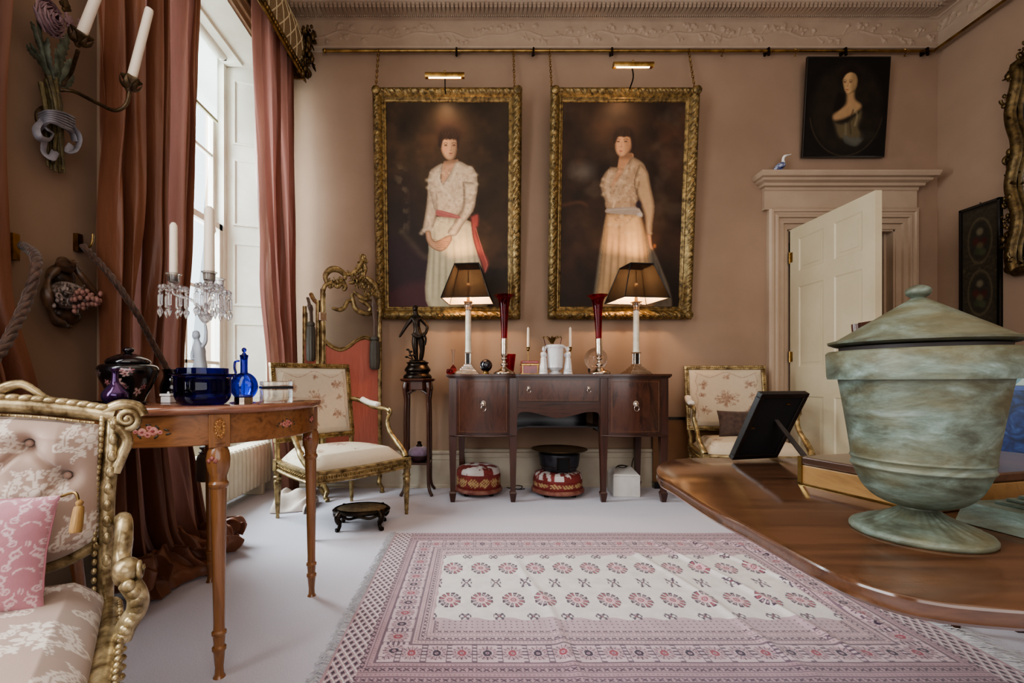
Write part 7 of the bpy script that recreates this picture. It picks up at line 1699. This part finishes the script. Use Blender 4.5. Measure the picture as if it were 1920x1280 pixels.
# front-left outline traced from the visible edge, then closed behind and to the right as a rounded oblong
x0,x1,y0,y1=.44,3.0,.405,1.325
def rr(cx,cy,hx,hy,r,n=14):
    out=[]
    for sx,sy,a0 in ((1,1,0),(-1,1,PI/2),(-1,-1,PI),(1,-1,3*PI/2)):
        for i in range(n+1): a=a0+PI/2*i/n; out.append((cx+sx*(hx-r)+r*math.cos(a),cy+sy*(hy-r)+r*math.sin(a)))
    return out
lx,ly=1.85,1.0
edge=[(1231,876),(1236,893),(1262,908),(1330,950),(1400,985),(1480,1028),(1540,1060),(1600,1087),(1680,1112),(1760,1128),(1840,1137),(1920,1143)]
E=[tp(a,b) for a,b in edge]
back=[tp(1243,866),tp(1262,861),tp(1290,858)]
EDGE_PTS=[tuple(v) for v in E]
poly=[(p.x,p.y) for p in back[::-1]]+[(p.x,p.y) for p in E]
yb_=back[2].y; 
xe=E[-1].x; ye=E[-1].y
poly=[tuple(v) for v in spline([Vector(p) for p in poly],4)]
poly+= [(x1+(xe-x1)*(1-t),ye-.02*math.sin(PI*t)) for t in (.25,.5,.75)]+[(x1-.10*(1-math.sin(t)),ye+.10*(1-math.cos(t))) for t in [PI/2*i/8 for i in range(9)]]
poly+= [(x1-.14*(1-math.cos(t)),yb_-.14*(1-math.sin(t))) for t in [PI/2*i/8 for i in range(9)]]
P=[(a-lx,b-ly) for a,b in poly]
def offset(P,d):
    out=[]; n=len(P)
    for i in range(n):
        a=Vector(P[i-1]);b=Vector(P[(i+1)%n]); t=(b-a); t=t.normalized() if t.length>1e-9 else Vector((1,0)); nn=Vector((t.y,-t.x)); out.append((P[i][0]+nn.x*d,P[i][1]+nn.y*d))
    return out
area_=sum(P[i][0]*P[(i+1)%len(P)][1]-P[(i+1)%len(P)][0]*P[i][1] for i in range(len(P)))/2
sg=1 if area_>0 else -1
rings=[(-.004,TT),(-.001,TT-.0015),(0,TT-.004),(-.001,TT-.008),(.0,TT-.018),(-.003,TT-.022),(-.012,TT-.024)]
vs=[];fs=[];n=len(P)
for d,z in rings:
    for a,b in offset(P,d*sg): vs.append((a,b,z))
for j in range(len(rings)-1):
    for i in range(n): fs.append((j*n+i,j*n+(i+1)%n,(j+1)*n+(i+1)%n,(j+1)*n+i))
fs.append(tuple(range(n))); fs.append(tuple((len(rings)-1)*n+i for i in range(n)))
MB().add(vs,fs).build('tabletop', M['tabletop'], mt, smooth=30)
MB().lathe(pspline([(.09,.10),(.10,.14),(.06,.20),(.05,.28),(.075,.36),(.06,.46),(.05,.56),(.09,.60)],4),28).box(-.25,.25,-.16,.16,.60,.635).build('pedestal', M['mahog'], mt, smooth=40)
for k in range(4):
    a=R(85)+k*PI/2
    c_,s2=math.cos(a),math.sin(a); MB().tube(spline([(.05*c_,.05*s2,.17),(.2*c_,.2*s2,.20),(.42*c_,.42*s2,.11),(.62*c_,.62*s2,.035)],7),[.035]*8+[.03]*8+[.024]*6,8).box(-.03,.03,-.02,.02,0,.04,TR(.64*c_,.64*s2,0,rz=a)).build('leg', M['mahog'], mt, smooth=50)
# ---- photo frame seen from behind
z=TT+.0006
A=tp(1357,860); B=tp(1460,853); 
pf=thing('photo_frame','black photograph frame seen from behind, propped on the mahogany table','picture frame',(A.x+.09,1.235,z+.003)); 
# local: width along x, height up the lean; face towards +y, leaning back towards the viewer
fw_,fh_=.150,.205
pf.location=((1412-890)/870*1.275,1.275,z+.004); pf.rotation_euler=(0,0,R(14))
pf_lean=TR(rx=R(-27)) @ TR(0,0,0)
lean_=TR(rx=R(28)) 
shx=Matrix(((1,0,.0,0),(0,1,0,0),(0,0,1,0),(0,0,0,1)))
q=MB()
for (a,b,c_,d) in ((-fw_/2,fw_/2,0,.013),(-fw_/2,fw_/2,fh_-.013,fh_),(-fw_/2,-fw_/2+.013,.013,fh_-.013),(fw_/2-.013,fw_/2,.013,fh_-.013)): q.box(a,b,-.008,.008,c_,d,lean_)
q.build('frame_moulding', mat('dark_frame_wood',(36,28,24),(24,19,17),rough=.35,scale=20), pf, smooth=0, bevel=.0015)
M['velvetb']=mat('black_backing',(10,9,9),(18,16,16),rough=.75,scale=30)
MB().box(-fw_/2+.012,fw_/2-.012,-.003,.006,.012,fh_-.012,lean_).build('backing_board', M['velvetb'], pf, smooth=0)
for (x,zz) in ((-.055,.10),(.055,.10),(0,.19),(0,.017)): pass
MB().box(-.058,-.046,-.005,-.003,.098,.102,lean_).box(.020,.032,-.005,-.003,.17,.174,lean_).build('turn_buttons', M['brass'], pf, smooth=0)
# strut: from the middle of the board down to the table behind (towards viewer)
s0=lean_@Vector((.012,-.004,.125)); s1=Vector((.058,-.118,.002)); d_=s1-s0
q=MB(); n_=8
for i in range(n_): pass
wd=Vector((1,0,0)); vs=[]
for t_,w in ((0,.010),(.35,.013),(1,.017)):
    p=s0+d_*t_
    for sx,oy in ((-1,0),(1,0),(1,.003),(-1,.003)): vs.append((p.x+sx*w*.6,p.y+oy,p.z+sx*w*.0))
fs=[(a+i,a+(i+1)%4,a+4+(i+1)%4,a+4+i) for a in (0,4) for i in range(4)]+[(0,3,2,1),(8,9,10,11)]
MB().add(vs,fs).build('easel_strut', mat('grey_strut',(62,54,50),(40,36,34),rough=.4,scale=30), pf, smooth=0)
# ---- writing slope / chest behind the urn
bx=thing('wooden_box','long flat brass-edged walnut box on the mahogany table behind the urn','box',(1.30,1.02,z),0)
c0=tp(1500,907); 
M['walnut']=wood('walnut_burr',(96,64,32),(150,110,62),(120,84,46),axis=0,rough=.3,streak=5,dist=14); M['walnutd']=wood('dark_walnut',(50,30,20),(92,58,38),axis=0,rough=.3)
ang=math.atan2(tp(1640,940).y-c0.y,tp(1640,940).x-c0.x); bx.location=(c0.x,c0.y,z); bx.rotation_euler=(0,0,ang)
BL,BD,BH=.225,.50,.058
MB().box(0,BL,0,BD,0,BH*.70).build('body', M['walnut'], bx, smooth=0, bevel=.002)
MB().box(-.002,BL+.002,-.002,BD+.002,BH*.72,BH).build('lid', M['walnutd'], bx, smooth=0, bevel=.003)
MB().box(-.003,.006,-.003,.006,0,BH).box(-.003,BL,-.003,.002,0,.003).build('brass_corner', M['brass'], bx, smooth=0)
# ---- verdigris urn
Yu=.657; Xu=(1722-890)/870*Yu
ur=thing('bronze_urn','large verdigris lidded urn on a fluted foot at the right of the mahogany table','urn',(Xu,Yu,z))
m_, nt, b, out = nodes('verdigris'); v=coords(nt,(1,1,2.6)); n1=N(nt,'TexNoise',Scale=13,Detail=8,Roughness=.65,Distortion=.6); L(nt,v,n1.inputs['Vector']); n2=N(nt,'TexNoise',Scale=60,Detail=6,Roughness=.7); L(nt,v,n2.inputs['Vector'])
n3=N(nt,'TexNoise',Scale=7,Detail=3); L(nt,v,n3.inputs['Vector'])
r1=ramp(nt,n1.outputs['Fac'],[(.30,C(58,58,44)),(.44,C(84,90,74)),(.56,C(104,118,104)),(.70,C(134,152,144))]); r2=ramp(nt,n3.outputs['Fac'],[(.42,(0,0,0,1)),(.62,(1,1,1,1))])
mx=N(nt,'MixRGB'); mx.inputs[2].default_value=C(98,84,46); mm_=N(nt,'Math',operation='MULTIPLY'); mm_.inputs[1].default_value=.6; L(nt,r2,mm_.inputs[0]); L(nt,mm_.outputs[0],mx.inputs[0]); L(nt,r1,mx.inputs[1])
mx2=N(nt,'MixRGB',blend_type='OVERLAY'); mx2.inputs[0].default_value=.45; L(nt,mx.outputs[0],mx2.inputs[1]); L(nt,n2.outputs['Fac'],mx2.inputs[2]); L(nt,mx2.outputs[0],b.inputs['Base Color'])
b.inputs['Metallic'].default_value=.25; b.inputs['Roughness'].default_value=.5; bump(nt,b,n2.outputs['Fac'],.25,.002); M['verd']=m_
s=Yu/870
# profile from the picture: (half width px, y px) at the urn axis depth
def U(r,y): return (r*s*.80,(1.0)*((1003-y)*s)) 
k1=.84
prof_f=[(139,0),(142,3),(142,8),(137,13),(124,17),(104,23),(84,29),(62,37),(46,44),(38,49),(37,52)]
prof_f=[(r*s*.72,h*s) for r,h in prof_f]
hf=prof_f[-1][1]
P2=[]
for (a,b) in zip(prof_f,prof_f[1:]):
    for k in range(3): P2.append((a[0]+(b[0]-a[0])*k/3,a[1]+(b[1]-a[1])*k/3))
P2.append(prof_f[-1])
MB().lathe([(0,.0)]+P2,120,fn=lambda a,r,zz:(r*(1+.035*math.cos(30*a)*(1 if .0135<zz<.036 else 0)),zz)).build('fluted_foot', M['verd'], ur, smooth=50)
bod=[(37,51),(62,55),(92,66),(114,84),(127,104),(134,118),(140,124),(137,129),(138,135),(141,139),(139,144),(147,190),(157,240),(168,290)]
bod=[(r*s*.72,h*s*1.02) for r,h in bod]
Pb=pspline(bod,4); zt=Pb[-1][1]; rt=Pb[-1][0]
MB().lathe(Pb+[(rt-.004,zt),(rt-.004,zt-.02),(rt*.8,hf+.06)],96).build('body', M['verd'], ur, smooth=50)
q=MB().lathe([(rt-.002,zt-.004),(rt+.010,zt-.004),(rt+.011,zt+.001),(rt+.012,zt+.034),(rt+.009,zt+.037),(rt+.004,zt+.035),(rt+.002,zt+.0)],96,M=TR(0,0,0,0,R(-.6),0)).build('collar', M['verd'], ur, smooth=50)
zl=zt+.050
MB().lathe([(rt-.004,zt+.01),(rt-.002,zl-.008),(0,zl-.006)],72).build('inner_rim', mat('dark_inner',(40,30,24),rough=.6), ur, smooth=50)
lid=MB().lathe([(0,zl-.006),(rt+.004,zl-.006),(rt+.011,zl-.003),(rt+.012,zl),(rt+.002,zl+.003)]+[(rt*(1-t)+.008*t,zl+.004+.056*t) for t in [i/14 for i in range(15)]]+[(.006,zl+.062)],96).build('lid', M['verd'], ur, smooth=40)
MB().lathe(pspline([(.006,zl+.058),(.008,zl+.061),(.0135,zl+.066),(.0135,zl+.073),(.006,zl+.078),(0,zl+.079)],4),28).build('lid_knob', M['verd'], ur)
# ---- stepped bronze plinth of a second urn cut by the frame edge
c1=tp(1803,975)
p2=thing('bronze_plinth','dark verdigris stepped square plinth cut by the photo edge beside the urn','plinth',(.896,.640,z),R(9))
q=MB()
for h,z0,z1,hh in ((.14,0,.032,.132),(.104,.032,.037,.104),(.094,.037,.042,.094),(.084,.042,.047,.084),(.072,.047,.056,.060)): q.taper((0,0,z0),(h,h*.72),(0,0,z1),(hh,hh*.72))
q.build('stepped_base', M['verd'], p2, smooth=0, bevel=.001)
# ---- patchwork covered box stack at the far right
t=thing('covered_box','tall box covered in blue marbled panels with a patchwork lid at the right edge','box',(1.62,1.22,z),R(12))
cvb=(24,44,96)
m_, nt, b, out = nodes('blue_marbled_paper'); n1=N(nt,'TexNoise',Scale=26,Detail=8,Distortion=2.0); L(nt,coords(nt),n1.inputs['Vector']); L(nt,ramp(nt,n1.outputs['Fac'],[(.35,C(10,15,40)),(.52,C(18,32,80)),(.66,C(34,54,100)),(.8,C(90,104,130))]),b.inputs['Base Color']); b.inputs['Roughness'].default_value=.3; M['bluem']=m_
hx=.12; bh=.20
MB().box(-hx,hx,-hx,hx,.0,bh).build('body', M['bluem'], t, smooth=0, bevel=.003)
q=MB()
for zz in (0,bh-.012): q.box(-hx-.003,hx+.003,-hx-.003,hx+.003,zz,zz+.012)
for sx in (-1,1): q.box(sx*hx-.006,sx*hx+.006,-hx-.004,-hx+.004,0,bh)
q.build('blue_edging', mat('blue_edge',(44,60,110),rough=.35), t, smooth=0)
m_, nt, b, out = nodes('patchwork_paper'); vr=N(nt,'TexVoronoi',Scale=26); L(nt,coords(nt),vr.inputs['Vector']); L(nt,ramp(nt,vr.outputs['Color'],[(.2,C(70,120,110)),(.45,C(92,84,126)),(.7,C(176,150,130)),(.9,C(110,140,130))]),b.inputs['Base Color']); b.inputs['Roughness'].default_value=.45; M['patch']=m_
MB().box(-hx*.9,hx*.9,-hx*.9,hx*.9,bh,bh+.075).build('upper_tier', M['patch'], t, smooth=0, bevel=.002)
q=MB().box(-hx*.98,hx*.98,-hx*.98,hx*.98,bh+.075,bh+.105)
lidm=mat('shell_patchwork',(176,150,136),(110,130,128),rough=.5,scale=60,detail=1)
q.build('lid', lidm, t, smooth=0, bevel=.002)
q=MB()
for i in range(12):
    x=-hx*.95+hx*1.9*(i+.5)/12
    for r_ in range(2): q.sphere((x,-hx*.98,bh+.082+.014*r_),(.0085,.004,.0075),8,6)
q.build('shell_border', mat('pale_shell',(190,166,150),(150,130,130),rough=.4,scale=80), t, smooth=60)
# ---- dining chair beyond the table, mostly hidden by the urn
dc=thing('dining_chair','dark wooden dining chair beyond the table, mostly hidden by the urn','chair',(1.88,1.82,0),R(0))
for s in (-1,1):
    MB().tube(spline([(s*.19,.20,0),(s*.19,.18,.25),(s*.19,.17,.45),(s*.20,.19,.80),(s*.205,.22,1.12)],6),.016,8).build('back_post', M['mahog'], dc, smooth=60)
    MB().tube([(s*.20,-.20,0),(s*.20,-.20,.43)],[.012,.02],8).build('leg', M['mahog'], dc, smooth=60)
MB().box(-.22,.22,-.22,.19,.42,.46).build('seat', mat('dark_seat',(70,34,30),rough=.7), dc, smooth=0, bevel=.012)
for z_,h in ((1.05,.075),(.80,.04),(.62,.04)): MB().prism([(-.20,z_),(.20,z_)]+[(.20-.4*i/10,z_+h+.02*math.sin(PI*i/10)) for i in range(11)],.195,.213,'y').build('back_slat', M['mahog'], dc, smooth=30)
# ================================================================ LIGHT AND CAMERA
w = bpy.data.worlds.new('world'); sc.world = w; w.use_nodes = True
bg = w.node_tree.nodes['Background']; bg.inputs[0].default_value = (.86,.93,1.0,1); bg.inputs[1].default_value = 1.6
def area(name, loc, rot, sx, sy, power, col, spread=180):
    l = bpy.data.lights.new(name,'AREA'); l.shape='RECTANGLE'; l.size=sx; l.size_y=sy; l.energy=power; l.color=col; l.spread=R(spread)
    o = bpy.data.objects.new(name,l); COL.objects.link(o); o.location=loc; o.rotation_euler=rot; return o
area('window_daylight', (-2.75, 2.75, 2.2), (0, R(-78), 0), 2.4, 2.4, 430, (.92,.96,1.0))
area('second_window_daylight', (-1.55, 0.0, 2.0), (0, R(-82), 0), 2.6, 1.6, 95, (.93,.96,1.0))
area('ceiling_fill', (1.2, .3, 3.85), (0, 0, 0), 4.0, 3.6, 26, (1.0,.90,.80))  # soft fill lamp added under the ceiling, standing for bounced light
area('rear_daylight_fill', (1.0, -2.2, 1.9), (R(90), 0, 0), 3.6, 2.4, 80, (.97,.98,1.0))  # fill lamp added for unseen windows presumed behind the camera
def spot(name, loc, tgt, power, ang, col, blend=.8, rad=.03):
    l = bpy.data.lights.new(name,'SPOT'); l.energy=power; l.spot_size=R(ang); l.spot_blend=blend; l.color=col; l.shadow_soft_size=rad
    o = bpy.data.objects.new(name,l); COL.objects.link(o); o.location=loc; o.rotation_euler=(Vector(tgt)-Vector(loc)).to_track_quat('-Z','Y').to_euler(); return o
def point(name, loc, power, col, rad=.03):
    l = bpy.data.lights.new(name,'POINT'); l.energy=power; l.color=col; l.shadow_soft_size=rad
    o = bpy.data.objects.new(name,l); COL.objects.link(o); o.location=loc; return o
WARM = (1.0,.62,.34)
for p in LAMP_BULBS: point('lamp_bulb_light', p, 20, WARM, .025)
for p,t in PICTURE_LAMPS: spot('picture_lamp_light', p, t, 9, 110, WARM, .9, .05)
cam = bpy.data.cameras.new('camera'); co = bpy.data.objects.new('camera', cam); COL.objects.link(co); sc.camera = co
co.location = (0,0,EYE); co.rotation_euler = (PI/2,0,0)
cam.sensor_width = 36; cam.lens = F/1920*36; cam.shift_x = (960-VX)/1920; cam.shift_y = (VY-640)/1920; cam.clip_start=.02
sc.view_settings.view_transform = 'AgX'
sc.view_settings.look = 'AgX - Medium High Contrast'; sc.view_settings.exposure = 0.0
sc.cycles.use_denoising = True; sc.cycles.max_bounces = 10; sc.cycles.transparent_max_bounces = 16
sc.cycles.transmission_bounces = 10; sc.cycles.caustics_reflective = False; sc.cycles.caustics_refractive = False; sc.cycles.sample_clamp_indirect = 4
